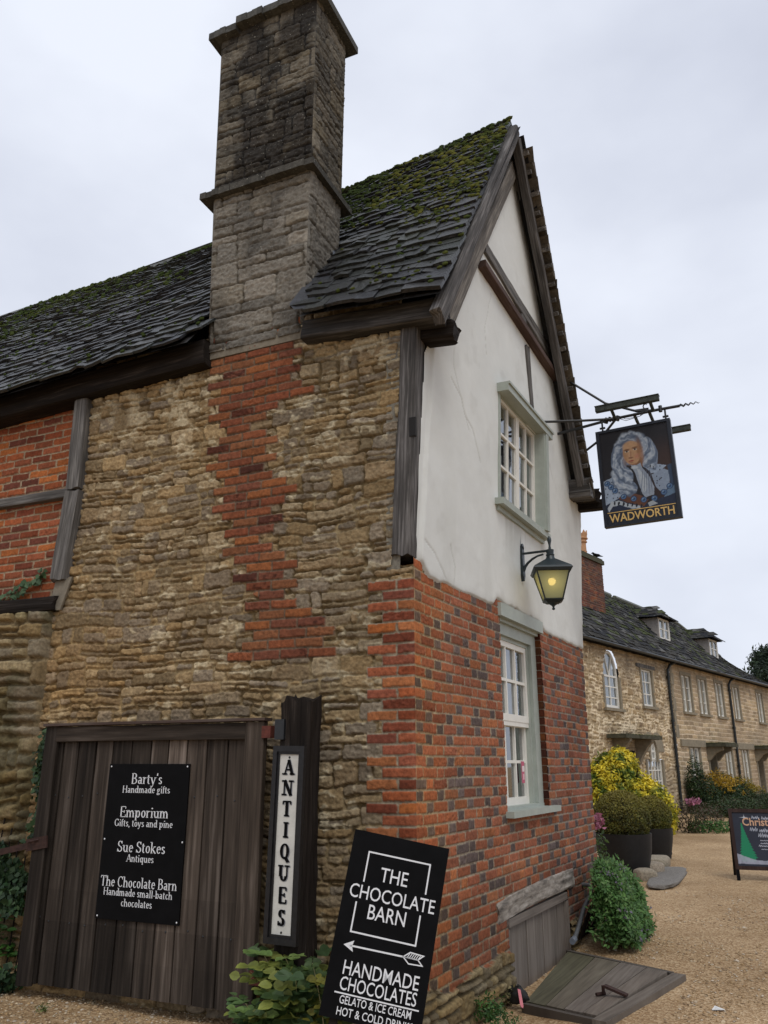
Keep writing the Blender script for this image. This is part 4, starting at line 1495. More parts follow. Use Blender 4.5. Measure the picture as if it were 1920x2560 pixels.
# loose gravel: small stones lying on the ground in front of the building
def pebbles():
    rg = np.random.default_rng(3)
    n = 85000
    x = rg.uniform(-5.5, 3.2, n)
    y = rg.uniform(-3.6, 7.0, n)
    d = np.hypot(x - CAM[0], y - CAM[1])
    dens = np.where(x < .1, 1.4, .6) * np.clip(1.25 - d / 13, .12, 1)
    inside = (x < -.03) & (y > .04 + .075 * x) & (y < 4.5)
    hat = (x > .0) & (x < 1.2) & (y > .75 - .0) & (y < 3.0)
    vx = (x - CAM[0]) * RGT[0] + (y - CAM[1]) * RGT[1]
    vd = (x - CAM[0]) * FWD[0] + (y - CAM[1]) * FWD[1]
    ok = (rg.random(n) < dens) & ~inside & ~hat & (np.abs(vx) < vd * .62) & (vd > 2.5)
    ok &= fbm(x * 1.4, y * 1.4, 510, 3) + .25 * (x < 0) > .42
    x, y = x[ok], y[ok]
    n = len(x)
    z = GZ(x, y)
    oct_ = np.array([(1, 0, 0), (0, 1, 0), (-1, 0, 0), (0, -1, 0), (0, 0, 1), (.7, .7, .45), (-.7, .6, .5)], float)
    Fo = np.array([(0, 5, 4), (5, 1, 4), (1, 6, 4), (6, 2, 4), (2, 3, 4), (3, 0, 4), (0, 1, 5), (1, 2, 6)])
    ang = rg.uniform(0, 6.28, n)
    r = rg.uniform(.006, .014, n) * np.where(rg.random(n) > .93, 1.5, 1)
    sx, sy, sz = r * rg.uniform(.8, 1.4, n), r * rg.uniform(.6, 1.1, n), r * rg.uniform(.4, .8, n)
    px = oct_[None, :, 0] * sx[:, None]
    py = oct_[None, :, 1] * sy[:, None]
    V = np.stack([x[:, None] + px * np.cos(ang)[:, None] - py * np.sin(ang)[:, None],
                  y[:, None] + px * np.sin(ang)[:, None] + py * np.cos(ang)[:, None],
                  z[:, None] + .002 + oct_[None, :, 2] * sz[:, None]], -1).reshape(-1, 3)
    F = (Fo[None] + (np.arange(n) * 7)[:, None, None]).reshape(-1, 3)
    pal = np.array([(.38, .265, .145), (.32, .205, .10), (.46, .36, .235), (.24, .16, .09), (.48, .40, .30), (.36, .235, .115), (.42, .29, .16)])
    c = pal[rg.integers(0, len(pal), n)] * rg.uniform(.75, 1.2, n)[:, None]
    o = np_mesh('gravel', V, F, mat_vc('pebble', .8, .15, 90, 0, spec=.3), None, np.repeat(c, 7, 0))
    tag(o, 'loose tan gravel scattered over the ground', None, None, 'stuff')


pebbles()


def litter():
    rg = np.random.default_rng(19)
    n = 900
    x, y = rg.uniform(-4, 3, n), rg.uniform(-1.8, 8, n)
    nearw = np.exp(-np.minimum(np.abs(x), np.abs(y + .1 - .08 * x)) / .35)
    ok = (rg.random(n) < .10 + .8 * nearw) & ~((x < .02) & (y > -.02 + .08 * x) & (y < 4.5)) & ~((x > 0) & (x < 1.25) & (y > .7) & (y < 3.2))
    P = np.stack([x, y, GZ(x, y) + .012], -1)[ok]
    c = np.array([(.10, .05, .025), (.16, .09, .035), (.07, .045, .03), (.20, .13, .05), (.05, .06, .025)])[rg.integers(0, 5, len(P))]
    V0 = np.array([(-.5, 0, 0), (0, .28, .12), (.5, 0, .05), (0, -.28, .1)])
    a = rg.uniform(0, 6.28, len(P))
    s = rg.uniform(.012, .035, len(P))
    X = V0[None, :, 0] * s[:, None]
    Y = V0[None, :, 1] * s[:, None]
    V = np.stack([X * np.cos(a)[:, None] - Y * np.sin(a)[:, None], X * np.sin(a)[:, None] + Y * np.cos(a)[:, None], V0[None, :, 2] * s[:, None]], -1) + P[:, None]
    F = np.array([(0, 1, 2), (0, 2, 3)])[None] + (np.arange(len(P)) * 4)[:, None, None]
    o = np_mesh('leaf_litter', V.reshape(-1, 3), F.reshape(-1, 3), M_LEAF, None, np.repeat(c, 4, 0))
    tag(o, 'scattered bits of dead leaf on the gravel by the walls', None, None, 'stuff')


litter()

# ------------------------------------------------------------------ gate
gate = thing('wooden_gate', lw(2.0, 0, .22), 'tall weathered dark board gate folded back against the stone wall', 'gate')
def GT(s, z, o): return lw(s, z, .20 + o)
m = MB()
rg = random.Random(21)
bx = [1.175]
while bx[-1] < 2.86: bx.append(bx[-1] + rg.uniform(.15, .185))
bx[-1] = 2.90
tones = [1.6, 1.25, 2.5, 2.8, 2.0, 1.05, .85, 1.25, .8, 1.05, .65, .55]
for i in range(len(bx) - 1):
    tn = tones[i % len(tones)] * rg.uniform(.9, 1.1)
    top = 1.752
    n = 8
    for q in range(n):
        z0, z1 = .085 + (top - .085) * q / n, .085 + (top - .085) * (q + 1) / n
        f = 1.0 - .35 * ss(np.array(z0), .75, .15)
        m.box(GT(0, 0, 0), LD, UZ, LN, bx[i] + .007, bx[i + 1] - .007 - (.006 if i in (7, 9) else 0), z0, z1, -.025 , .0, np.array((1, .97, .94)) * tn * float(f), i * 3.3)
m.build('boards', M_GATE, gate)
m = MB()
m.box(GT(0, 0, 0), LD, UZ, LN, 1.18, 1.66, .09, 1.75, -.045, -.026, (.25, .25, .25))  # dark backing added so the gaps between boards look shaded
m.box(GT(0, 0, 0), LD, UZ, LN, 1.66, 2.90, 1.3, 1.42, -.045, -.026, (.25, .25, .25))
m.box(GT(0, 0, 0), LD, UZ, LN, 1.66, 2.90, .45, .57, -.045, -.026, (.25, .25, .25))
m.build('ledge', M_GATE, gate)
m = MB()
for i in range(len(bx) - 1):
    for z in (.50, 1.36):
        m.cut()
        m.lathe(GT((bx[i] + bx[i + 1]) / 2 + rg.uniform(-.03, .03), z + rg.uniform(-.02, .02), 0), [(.007, 0), (.007, .002), (.002, .004)], 7, axis=LN)
m.each('nail', M_IRON, gate)
timber('stile', GT(1.098, .09, .012), GT(1.098, 1.865, .012), .158, .055, LD, M_GATE, gate, 41, amp=.003, rag=.008, col=(1.75, 1.68, 1.6))
timber('stile', GT(2.955, .07, .012), GT(2.955, 1.865, .012), .125, .055, LD, M_GATE, gate, 42, amp=.003, rag=.008, col=(.6, .58, .56))
timber('top_rail', GT(1.17, 1.805, .012), GT(2.90, 1.805, .012), .112, .055, UZ, M_GATE, gate, 43, amp=.003, rag=.0, col=(1.1, 1.05, 1.0))
timber('capping', GT(1.00, 1.880, .016), GT(3.02, 1.876, .016), .022, .10, UZ, mat_timber('capping_wood', (.035, .022, .018), (.07, .045, .035), (.10, .08, .07)), gate, 44, amp=.002, rag=.0)
m = MB()
m.box(GT(0, 0, 0), LD, UZ, LN, .96, 1.03, 1.755, 1.835, -.02, .05)
m.cut()
m.box(GT(0, 0, 0), LD, UZ, LN, .96, 1.04, .26, .36, -.02, .05)
m.each('hinge_strap', mat_plain('red_rust', (.11, .028, .018), .8, .4, 30, .3, 80), gate)
m = MB()
hp = [GT(2.90, 1.03, .05), GT(3.02, 1.01, .055), GT(3.04, 0.99, .06)]
m.ribbon([GT(2.86, 1.035, .04), GT(3.06, 1.0, .04)], LN, .085, .012)
m.ribbon([GT(3.04, 1.0, .045), GT(3.75, .86, .02)], LN, .045, .010)
m.tube([GT(2.94, 1.045, .05), GT(2.98, 1.035, .075), GT(3.03, 1.03, .055)], .008, 6)
m.build('hold_back_hook', M_RUST, gate)

post = thing('gate_post', lw(.66, 0, .3), 'blackened split oak gate post with a broken top', 'post')
timber('shaft', lw(.722, -.05, .24), lw(.732, 2.0, .24), .215, .20, LD, M_OAKB, post, 51, amp=.022, rag=.07, res=.02, groove=1.3)
m = MB()
m.box(lw(0, 0, .3), LD, UZ, LN, .79, .86, 1.74, 1.87, -.05, .06)
m.cut()
m.box(lw(0, 0, .3), LD, UZ, LN, .79, .86, .30, .40, -.05, .06)
m.each('hinge_pin', M_IRON, post)

# shop board on the gate
sb = thing('notice_board', lw(2.0, .55, .24), 'black board with white names of four shops screwed to the weathered gate', 'sign')
O = lw(1.632, .55, .206)
SX, SY = -LD, UZ
O = lw(2.358, .548, .206)
m = MB()
m.box(O, SX, SY, LN, 0, .724, 0, 1.038, 0, .012)
m.build('panel', M_BLACK, sb)
m = MB()
On = O + LN * .012
cxx = .355
for (txt, y, sz, xs) in (('Barty\'s', .900, .073, 1.0), ('Handmade gifts', .838, .049, 1.0), ('Emporium', .672, .073, 1.02), ('Gifts, toys and pine', .610, .049, .99),
                         ('Sue Stokes', .440, .073, .98), ('Antiques', .378, .049, .99), ('The Chocolate Barn', .212, .068, .90), ('Handmade small-batch', .155, .049, .96), ('chocolates', .090, .049, .98)):
    serif_text(m, txt, cxx, y, sz, On, SX, SY, LN, wt=.10, ws=.055, sl=.095, xs=xs * 1.22)
m.build('lettering', M_LETTER, sb)
m = MB()
for (a, b) in ((.018, .018), (.706, .018), (.018, 1.02), (.706, 1.02), (.018, .52), (.706, .52)):
    m.cut()
    m.lathe(O + SX * a + SY * b + LN * .012, [(.006, 0), (.006, .002), (.002, .004)], 8, axis=LN)
m.each('screw', M_LETTER, sb)

# ANTIQUES
an = thing('vertical_sign', lw(.73, .54, .36), 'tall narrow framed sign lettered downwards in black capitals on the gate post', 'sign')
O = lw(.862, .535, .362)
dx = (-LD * 1.0 + UZ * 0.0)
m = MB()
W_, H_ = .232, 1.165
tilt = rad(-1.0)
AX = -LD * math.cos(tilt) + UZ * math.sin(tilt)
AY = UZ * math.cos(tilt) + LD * math.sin(tilt)
m.box(O, AX, AY, LN, .045, W_ - .045, .05, H_ - .05, 0, .016, (.58, .57, .52))
m.build('face', mat_vc('old_white_panel', .6, .12, 14, .1), an)
m = MB()
for (a0, a1, b0, b1) in ((0, .030, .0, H_), (W_ - .030, W_, .0, H_), (.030, W_ - .030, 0, .036), (.030, W_ - .030, H_ - .036, H_)):
    m.box(O, AX, AY, LN, a0, a1, b0, b1, 0, .036)
for (a0, a1, b0, b1) in ((.030, .046, .036, H_ - .036), (W_ - .046, W_ - .030, .036, H_ - .036), (.046, W_ - .046, .036, .053), (.046, W_ - .046, H_ - .053, H_ - .036)):
    m.box(O, AX, AY, LN, a0, a1, b0, b1, 0, .024)
m.build('moulded_frame', mat_plain('chipped_black', (.010, .010, .011), .4, .5, 40, .3, 90), an)
m = MB()
m2 = MB()
for i, chr_ in enumerate('ANTIQUES'):
    y = H_ - .088 - .0905 - i * .1262
    serif_text(m2, chr_, W_ / 2 + .003, y - .004, .092, O + LN * .0162, AX, AY, LN, wt=.22, ws=.10, sl=.19, xs=1.03, depth=.001)
    serif_text(m, chr_, W_ / 2 - .002, y, .092, O + LN * .0175, AX, AY, LN, wt=.22, ws=.10, sl=.19, xs=1.03, depth=.002)
m2.build('letter_shade', mat_plain('grey_shade', (.22, .23, .25), .6, .05, 20, 0), an)
m.build('lettering', M_BLACK, an)
m = MB()
for b in (.066, H_ - .072):
    m.cut()
    m.lathe(O + AX * W_ / 2 + AY * b + LN * .016, [(.007, 0), (.007, .003), (.003, .005)], 8, axis=LN)
m.each('screw', M_IRON, an)

# chocolate board: leaning, rolled over to the right
D0 = 5.02
def choc(lat, z, o=0.0):
    return CAM * np.array([1, 1, 0]) + FWD * D0 + RGT * lat + UZ * z - FWD * o
roll = rad(11.0)
tl = choc(-.167, 1.223)
CX = RGT * math.cos(roll) - UZ * math.sin(roll)
CY = UZ * math.cos(roll) + RGT * math.sin(roll)
CY0 = CY.copy()
lean = rad(6)
CX = CX + (-FWD) * .05
CX /= np.linalg.norm(CX)
CY = CY * math.cos(lean) + FWD * math.sin(lean)
CY = CY - CX * (CX @ CY)
CY /= np.linalg.norm(CY)
CN = np.cross(CX, CY)
CW, CH = .555, .950
O = tl - CY * CH
cb = thing('leaning_board', (O[0] + .25, O[1], 0), 'black chocolate shop board with white lettering and an arrow, leaning askew at the brick corner', 'sign')
m = MB()
m.box(O, CX, CY, CN, 0, CW, 0, CH, -.022, 0)
m.build('panel', M_BLACK, cb)
m = MB()
for a in (.06, CW - .10):
    m.cut()
    m.box(O, CX, CY, CN, a, a + .045, -.42, .3, -.06, -.023)
m.each('prop_leg', M_OAKB, cb)
fs = [('THE', CW * .495, CH - .268, .118, 'CENTER', .004, .86), ('CHOCOLATE', CW * .512, CH - .372, .112, 'CENTER', .004, .90), ('BARN', CW * .495, CH - .470, .118, 'CENTER', .004, .86),
      ('HANDMADE', CW * .50, CH - .790, .108, 'CENTER', .002, .80), ('CHOCOLATES', CW * .50, CH - .866, .096, 'CENTER', .002, .78)]
font_mesh([('THE', .272, CH - .246, .108, 'CENTER', .002, .82), ('CHOCOLATE', .280, CH - .352, .102, 'CENTER', .002, .80), ('BARN', .268, CH - .446, .108, 'CENTER', .002, .80)], O, CX, CY, CN, 'lettering', M_LETTER, cb)
font_mesh([('HANDMADE', .292, CH - .735, .100, 'CENTER', .002, .76), ('CHOCOLATES', .292, CH - .810, .094, 'CENTER', .002, .70),
           ('GELATO & ICE CREAM', .292, CH - .873, .056, 'CENTER', .004, .71), ('HOT & COLD DRINKS', .298, CH - .928, .056, 'CENTER', .004, .76)],
          O, CX, CY, CN, 'lettering', M_LETTER, cb)
m = MB()
def cp(a, b): return O + CX * a + CY * (CH - b)
for pth in ([(.105, .265), (.105, .105), (.462, .105), (.462, .262)], [(.085, .372), (.085, .525), (.452, .525), (.452, .372)]):
    m.cut()
    m.ribbon([cp(a, b) for a, b in pth], CN, .0085, .0015)
m.cut()
m.ribbon([cp(.06, .826 + .0), cp(.525, .826)], CN, .007, .0015)
m.each('ruled_frame', M_LETTER, cb)
m = MB()
m.ribbon([cp(.095, .594), cp(.395, .590)], CN, .0085, .0015)
m.prism([cp(.060, .595), cp(.118, .622), cp(.108, .594), cp(.115, .566)], CN, .0015)
for pth in ([(.395, .590), (.430, .562), (.505, .566), (.478, .590)], [(.395, .590), (.430, .618), (.505, .614), (.478, .590)]):
    m.ribbon([cp(a, b) for a, b in pth], CN, .006, .0015, closed=True)
for q in range(6):
    m.ribbon([cp(.430 + q * .012, .566), cp(.418 + q * .012, .588)], CN, .004, .0015)
m.build('arrow', M_LETTER, cb)

# ------------------------------------------------------------------ pub sign on its bracket
YB = 3.5
ps = thing('pub_sign', (0.09, YB, 5.2), 'hanging painted sign of a bewigged gentleman on a black iron bracket', 'sign')
def SB(x, z, o=0.0): return np.array([x, YB - o, z])
m = MB()
m.tube([gb(3.60, 5.25, -.02), SB(.77, 5.262), SB(1.25, 5.270), SB(1.50, 5.266)], .017, 8)
tip = [SB(1.50 + .20 * q / 16, 5.266 + .012 * math.sin(q * 1.55)) for q in range(17)]
m.tube(tip, [.013 - .0006 * q for q in range(17)], 6)
m.tube([gb(3.05, 5.20, -.02), SB(.45, 5.225, .22), SB(.80, 5.262, .0)], .015, 8)
m.tube([gb(4.2, 5.09, -.02), SB(.55, 5.16, -.3), SB(.82, 5.255, 0)], .014, 8)
m.tube([gb(3.42, 6.02, -.02), SB(.72, 5.47), SB(1.05, 5.30), SB(1.22, 5.275)], .014, 8)
sc = [SB(1.02 + .0, 5.315)]
for q in range(14):
    a = q / 13 * 4.6
    r = .045 * (1 - q / 18)
    sc.append(SB(1.155 + r * math.sin(a + 2.6) , 5.345 + r * math.cos(a + 2.6)))
m.tube(sc, [.010] + [.010 - .0005 * q for q in range(14)], 6)
m.build('iron_bracket', M_IRON, ps, smooth=True)
m = MB()
for x in (.705, .745, .79, .83):
    m.tube([SB(x, 5.240 + .01 * math.sin(x * 60)), SB(x + .02, 5.285)], .026, 8)
m.cut()
m.tube([SB(1.30, 5.24), SB(1.30, 5.31)], .020, 8)
m.each('collar', M_IRON, ps)
m = MB()
for x in (.665, 1.345):
    m.cut()
    m.tube([SB(x, 5.26), SB(x, 5.14)], .011, 6)
    m.tube([SB(x - .03, 5.175), SB(x + .03, 5.175)], .012, 6)
m.each('hanger', M_IRON, ps)
m = MB()
S0 = np.array([.600, YB, 4.015])
SA = np.array([math.cos(rad(.6)), 0, math.sin(rad(.6))])
SU = np.array([-math.sin(rad(.6)), 0, math.cos(rad(.6))])
SW, SH = .80, 1.115
NY = -EY
m.box(S0, SA, SU, NY, .036, SW - .036, .03, SH - .03, -.02, .02, (1, 1, 1))
for (a0, a1, b0, b1) in ((0, .036, 0, SH), (SW - .036, SW, 0, SH), (.036, SW - .036, 0, .026), (.036, SW - .036, SH - .03, SH)):
    m.box(S0, SA, SU, NY, a0, a1, b0, b1, -.035, .035)
m.build('sign_frame', mat_plain('navy_black', (.010, .013, .022), .4, .3, 20, .1, 60), ps)
# the painting: a generic gentleman in a curled white wig, lace and furred robe
PW, PH = SW - .072, SH - .056 - .135
U, V, u, v = grid(0, 1, 0, 1, .0052, .0042)
X, Y = u, (1 - v) * 1.16                        # y runs down
wx = X + .016 * (fbm(u * 14, v * 14, 601, 3) - .5) + .02 * (fbm(u * 30, v * 12, 611, 3) - .5)
wy = Y + .016 * (fbm(u * 14, v * 14, 602, 3) - .5)
pc = np.zeros(u.shape + (3,)) + np.array((.012, .011, .014))
pc = mixc(pc, (.040, .022, .018), ss(X, .5, .95) * ss(Y, .1, .55))


def ell(cx, cy, rx, ry, ang=0, soft=.04):
    a = rad(ang)
    dx, dy = wx - cx, wy - cy
    p, q = dx * math.cos(a) + dy * math.sin(a), -dx * math.sin(a) + dy * math.cos(a)
    r = np.sqrt((p / rx) ** 2 + (q / ry) ** 2)
    return ss(r, 1 + soft, 1 - soft)


def put(col, msk):
    global pc
    pc = mixc(pc, col, np.clip(msk, 0, 1))


def poly(col, pts, f=1.0):
    put(col, inpoly(wx, wy, pts) * f)


poly((.22, .27, .34), [(0, .70), (.14, .66), (.34, .74), (.36, .98), (.12, 1.06), (0, 1.12)])
poly((.27, .33, .42), [(0, .72), (.05, .70), (.10, .78), (.20, .80), (.26, .92), (.10, 1.02), (0, 1.06)])
poly((.26, .32, .41), [(.60, .58), (.68, .54), (.92, .62), (.80, .70), (.70, .70)])
poly((.21, .26, .34), [(.70, .72), (.86, .66), (.95, .70), (.92, .92), (.82, 1.0), (.74, .90)])
poly((.03, .05, .09), [(.93, .62), (1, .60), (1, 1.16), (.80, 1.16), (.86, .98), (.94, .88)])
poly((.10, .16, .24), [(.86, .98), (1, .90), (1, 1.16), (.80, 1.16)])
poly((.015, .022, .045), [(0, 1.05), (.2, .98), (.6, 1.1), (1, 1.02), (1, 1.16), (0, 1.16)])
poly((.10, .040, .022), [(.20, .98), (.30, .90), (.52, .98), (.62, 1.06), (.54, 1.14), (.30, 1.05)])
poly((.34, .38, .42), [(.02, 1.10), (.08, 1.01), (.20, 1.01), (.36, 1.09), (.52, 1.13), (.50, 1.16), (.38, 1.155), (.20, 1.07), (.10, 1.08), (.03, 1.16)])
for q in range(7): put((.01, .012, .02), ell(.13 + q * .062, 1.035 + q * .016, .012, .028, 15, .2))
# wig: curls piled left and right of the face
put((.15, .19, .26), ell(.46, .30, .245, .235))
put((.16, .20, .27), ell(.26, .42, .115, .25, 6))
put((.16, .20, .27), ell(.68, .40, .135, .24, -8))
put((.14, .18, .25), ell(.28, .70, .155, .17, 20))
put((.15, .19, .26), ell(.37, .86, .11, .10, 0))
rgp = random.Random(12)
curls = [(.46 + .2 * math.cos(a), .28 + .19 * math.sin(a)) for a in np.linspace(3.4, 6.1, 11)]
curls += [(.245 + rgp.uniform(-.05, .05), .22 + .42 * i / 9) for i in range(10)] + [(.68 + rgp.uniform(-.07, .07), .2 + .4 * i / 12) for i in range(13)]
curls += [(.27 + rgp.uniform(-.11, .10), .6 + .26 * i / 10) for i in range(11)] + [(.37 + rgp.uniform(-.08, .07), .80 + .12 * i / 7) for i in range(8)]
for (cx, cy) in curls:
    r = rgp.uniform(.032, .062)
    put((.085, .115, .17), ell(cx + .012, cy + .016, r, r * 1.1, 0, .3) * .7)
    put((.30, .35, .42), ell(cx - .006, cy - .008, r * .82, r * .85, rgp.uniform(-40, 40), .5) * .8)
    put((.42, .46, .50), ell(cx - .014, cy - .018, r * .35, r * .3, -30, .6) * .7)
wig = np.clip(ell(.46, .30, .245, .235) + ell(.26, .42, .115, .25, 6) + ell(.68, .40, .135, .24, -8) + ell(.28, .70, .155, .17, 20) + ell(.37, .86, .11, .10), 0, 1)
ph_ = np.arctan2(Y - .36, X - .455) * 5 + np.hypot(X - .455, Y - .36) * 46 + 7 * fbm(u * 9, v * 9, 620, 3)
put((.06, .085, .13), wig * ss(np.sin(ph_), .35, .95) * .75)
put((.42, .46, .50), wig * ss(np.sin(ph_ + 2.4), .80, .99) * .55)
# face
poly((.16, .085, .045), [(.41, .48), (.58, .44), (.60, .58), (.48, .62)])
wx = X + .008 * (fbm(u * 14, v * 14, 601, 3) - .5)
put((.40, .235, .125), ell(.455, .36, .128, .168, -4, .04))
put((.24, .12, .06), ell(.57, .34, .05, .17, -6, .5) * .6)
put((.28, .15, .08), ell(.35, .40, .035, .12, 6, .6) * .5)
put((.50, .32, .19), ell(.42, .25, .07, .05, 0, .7) * .7)
put((.48, .30, .18), ell(.425, .39, .022, .05, 0, .7) * .6)
put((.44, .265, .145), ell(.445, .27, .115, .085, 0, .2))
put((.27, .135, .070), ell(.575, .36, .035, .15, -6, .4) * .7)
put((.40, .16, .11), ell(.52, .42, .035, .035, 0, .6) * .55)
put((.25, .12, .065), ell(.46, .525, .07, .018, 0, .6) * .5)
for ex in (.385, .505):
    put((.16, .075, .04), ell(ex, .300 - (.010 if ex > .4 else 0), .045, .010, -4, .4))
    put((.46, .40, .33), ell(ex, .328 - (.010 if ex > .4 else 0), .030, .012, 0, .2))
    put((.02, .015, .012), ell(ex - .002, .328 - (.010 if ex > .4 else 0), .012, .012, 0, .2))
    put((.10, .05, .03), ell(ex, .316 - (.010 if ex > .4 else 0), .034, .005, 0, .3))
put((.27, .13, .07), ell(.437, .37, .010, .055, 4, .5) * .8)
put((.20, .09, .05), ell(.433, .428, .034, .011, 0, .4))
put((.25, .055, .045), ell(.435, .470, .042, .010, -3, .3))
put((.16, .07, .04), ell(.437, .492, .036, .006, 0, .4) * .7)
# cravat
poly((.24, .28, .34), [(.42, .53), (.50, .55), (.56, .52), (.58, .60), (.66, .72), (.72, .90), (.70, 1.0), (.58, 1.02), (.54, .96), (.50, .80), (.47, .66)])
poly((.36, .40, .44), [(.50, .60), (.54, .62), (.63, .78), (.62, .90), (.56, .96), (.53, .80)])
for q in range(5):
    put((.08, .10, .15), ell(.555 + q * .032, .78 + .03 * (q % 2), .006, .17, 12 - q * 3, .5) * .75)
put((.40, .44, .48), ell(.47, .575, .05, .022, 10, .3))
# furs spots and chain bosses
for q in range(26):
    sx_, sy_ = rgp.choice([(rgp.uniform(.02, .22), rgp.uniform(.72, .98)), (rgp.uniform(.66, .84), rgp.uniform(.58, .68)), (rgp.uniform(.74, .90), rgp.uniform(.72, .92))])
    put((.012, .014, .02), ell(sx_, sy_, .008, .010, 0, .3))
for (cx, cy) in ((.05, .745), (.10, .80), (.155, .86), (.27, .965), (.41, 1.015), (.55, 1.045), (.70, 1.05), (.84, .985), (.93, .91)):
    put((.015, .03, .07), ell(cx, cy, .046, .042, 0, .1))
    put((.075, .14, .26), ell(cx, cy, .036, .033, 0, .15))
    put((.02, .05, .11), ell(cx, cy, .020, .018, 0, .2))
    put((.20, .28, .38), ell(cx - .012, cy - .012, .012, .008, -40, .4))
poly((.30, .33, .36), [(.60, 1.10), (.68, 1.08), (.74, 1.13), (.62, 1.15)])
pc = pc * (.88 + .24 * fbm(u * 50, v * 60, 603, 2))[..., None]
P0 = S0 + SA * .036 + SU * (.026 + .135) + NY * .0215
P = flat(P0, SA * PW, SU * PH, NY, u, v, np.zeros_like(u))
relief('painted_portrait', U, V, P, np.ones(u.shape, bool), pc, M_PAINT, ps)
m = MB()
m.box(S0, SA, SU, NY, .045, SW - .05, .152, .160, .0205, .0235)
m.build('gold_line', M_GOLD, ps)
font_mesh([('WADWORTH', .036 + PW / 2, .048, .128, 'CENTER', .014, .845)], S0 + NY * .0205, SA, SU, NY, 'lettering', M_GOLD, ps)
M_TROUGH = mat_plain('mossy_trough', (.035, .042, .035), .7, .6, 25, .3, 60)
for (o, ya) in ((.27, 0), (-.62, 1)):
    m = MB()
    x0, x1, z = (.665, 1.335, 5.285) if o > 0 else (.86, 1.52, 5.245)
    b = SB(0, z, o)
    m.box(b, EX, UZ, NY, x0, x1, -.028, .028, -.03, .03)
    m.box(b, EX, UZ, NY, x0 - .004, x1 + .004, .028, .036, -.038, .038)
    for xa in (x0 + .16, x1 - (.10 if o > 0 else .34)):
        m.tube([SB(xa, 5.27), SB(xa, 5.24, o * .3), SB(xa, z, o * .95)], .018, 8)
    m.build('trough_lamp', M_TROUGH, ps)
m = MB()
for k in range(2):
    m.tube([SB(.83 + .05 * k, 5.26, .02), SB(.93, 5.205 + .02 * k, .02), SB(1.08, 5.225, .02), SB(1.14 + .06 * k, 5.28, .02)], .0035, 5)
m.build('loose_cable', M_IRON, ps)

# ------------------------------------------------------------------ wall lantern
la = thing('wall_lantern', gb(2.26, 3.25, 0), 'lit four sided lantern on an iron wall bracket, greenish frosted glass', 'lantern')
YL = 2.26
LC = np.array([.335, YL, 0])
m = MB()
m.box((0.028, 0, 0), EY, UZ, EX, YL - .030, YL + .030, 3.30, 3.585, 0, .045)
m.prism([np.array([.028, YL - .03, 3.30]), np.array([.028, YL + .03, 3.30]), np.array([.028, YL, 3.245])], EX, .045)
m.lathe(np.array([.028, YL, 3.585]), [(.03, 0), (.03, .045)], 12, axis=EX)
m.tube([np.array([.07, YL, 3.515]), np.array([.34, YL, 3.515])], .012, 8)
arc = [np.array([.07 + .205 * math.sin(a), YL, 3.355 + .135 * (1 - math.cos(a)) ** .8]) for a in np.linspace(.05, 1.5, 10)]
arc = [np.array([.065, YL, 3.345]), np.array([.085, YL, 3.385]), np.array([.115, YL, 3.42]), np.array([.16, YL, 3.452]), np.array([.21, YL, 3.475]), np.array([.27, YL, 3.486])]
m.tube(arc, [.018, .015, .013, .012, .010, .009], 8)
m.build('bracket', M_LAMPG, la, smooth=True)
m = MB()
m.lathe(LC + UZ * 3.42, [(.052, 0), (.040, .025), (.036, .04), (.040, .045), (.040, .055), (.034, .06), (.036, .085), (.038, .10), (.014, .105), (.010, .14), (.013, .165), (.020, .19), (.018, .215), (.006, .235)], 14)
m.build('finial', M_LAMPG, la, smooth=True)
th = rad(23)                                                  # the lantern hangs turned on its bracket
LA = np.array([math.cos(th), math.sin(th), 0])
LB = np.array([-math.sin(th), math.cos(th), 0])


def sq(r, z): return [LC + LA * a * r + LB * b * r + UZ * z for a, b in ((-1, -1), (1, -1), (1, 1), (-1, 1))]


m = MB()
q0, q1, q2, q3 = sq(.180, 3.315), sq(.168, 3.335), sq(.045, 3.425), sq(.165, 3.290)
for a, b in ((q3, q0), (q0, q1), (q1, q2)):
    m.add(a + b, [(i, (i + 1) % 4, 4 + (i + 1) % 4, 4 + i) for i in range(4)])
m.build('lamp_roof', M_LAMPG, la)
m = MB()
RT, RB, ZT, ZL = .150, .080, 3.300, 3.035
tp_, bt_ = sq(RT, ZT), sq(RB, ZL)
for i in range(4):
    m.tube([tp_[i], bt_[i]], .0095, 4)
    m.tube([tp_[i], tp_[(i + 1) % 4]], .013, 4)
    m.tube([bt_[i], bt_[(i + 1) % 4]], .012, 4)
b0 = sq(.088, 3.035)
b1 = sq(.055, 3.008)
m.add(b0 + b1, [(i, (i + 1) % 4, 4 + (i + 1) % 4, 4 + i) for i in range(4)])
m.lathe(LC + UZ * 2.945, [(.004, 0), (.016, .008), (.012, .02), (.008, .026), (.016, .04), (.045, .06), (.055, .065)], 12)
m.build('lamp_frame', M_LAMPG, la)
mt, t, p = newmat('frosted_glass')
tr = N(t, 'BsdfTranslucent'); tr.inputs['Color'].default_value = (.56, .62, .44, 1)
di = N(t, 'BsdfDiffuse'); di.inputs['Color'].default_value = (.25, .28, .21, 1)
ms = N(t, 'MixShader'); ms.inputs['Fac'].default_value = .5
tp2 = N(t, 'BsdfTransparent'); tp2.inputs['Color'].default_value = (.9, .88, .6, 1)
ms2 = N(t, 'MixShader'); ms2.inputs['Fac'].default_value = .05
t.links.new(di.outputs['BSDF'], ms.inputs[1]); t.links.new(tr.outputs['BSDF'], ms.inputs[2])
t.links.new(ms.outputs['Shader'], ms2.inputs[1]); t.links.new(tp2.outputs['BSDF'], ms2.inputs[2])
t.links.new(ms2.outputs['Shader'], t.nodes['Material Output'].inputs['Surface'])
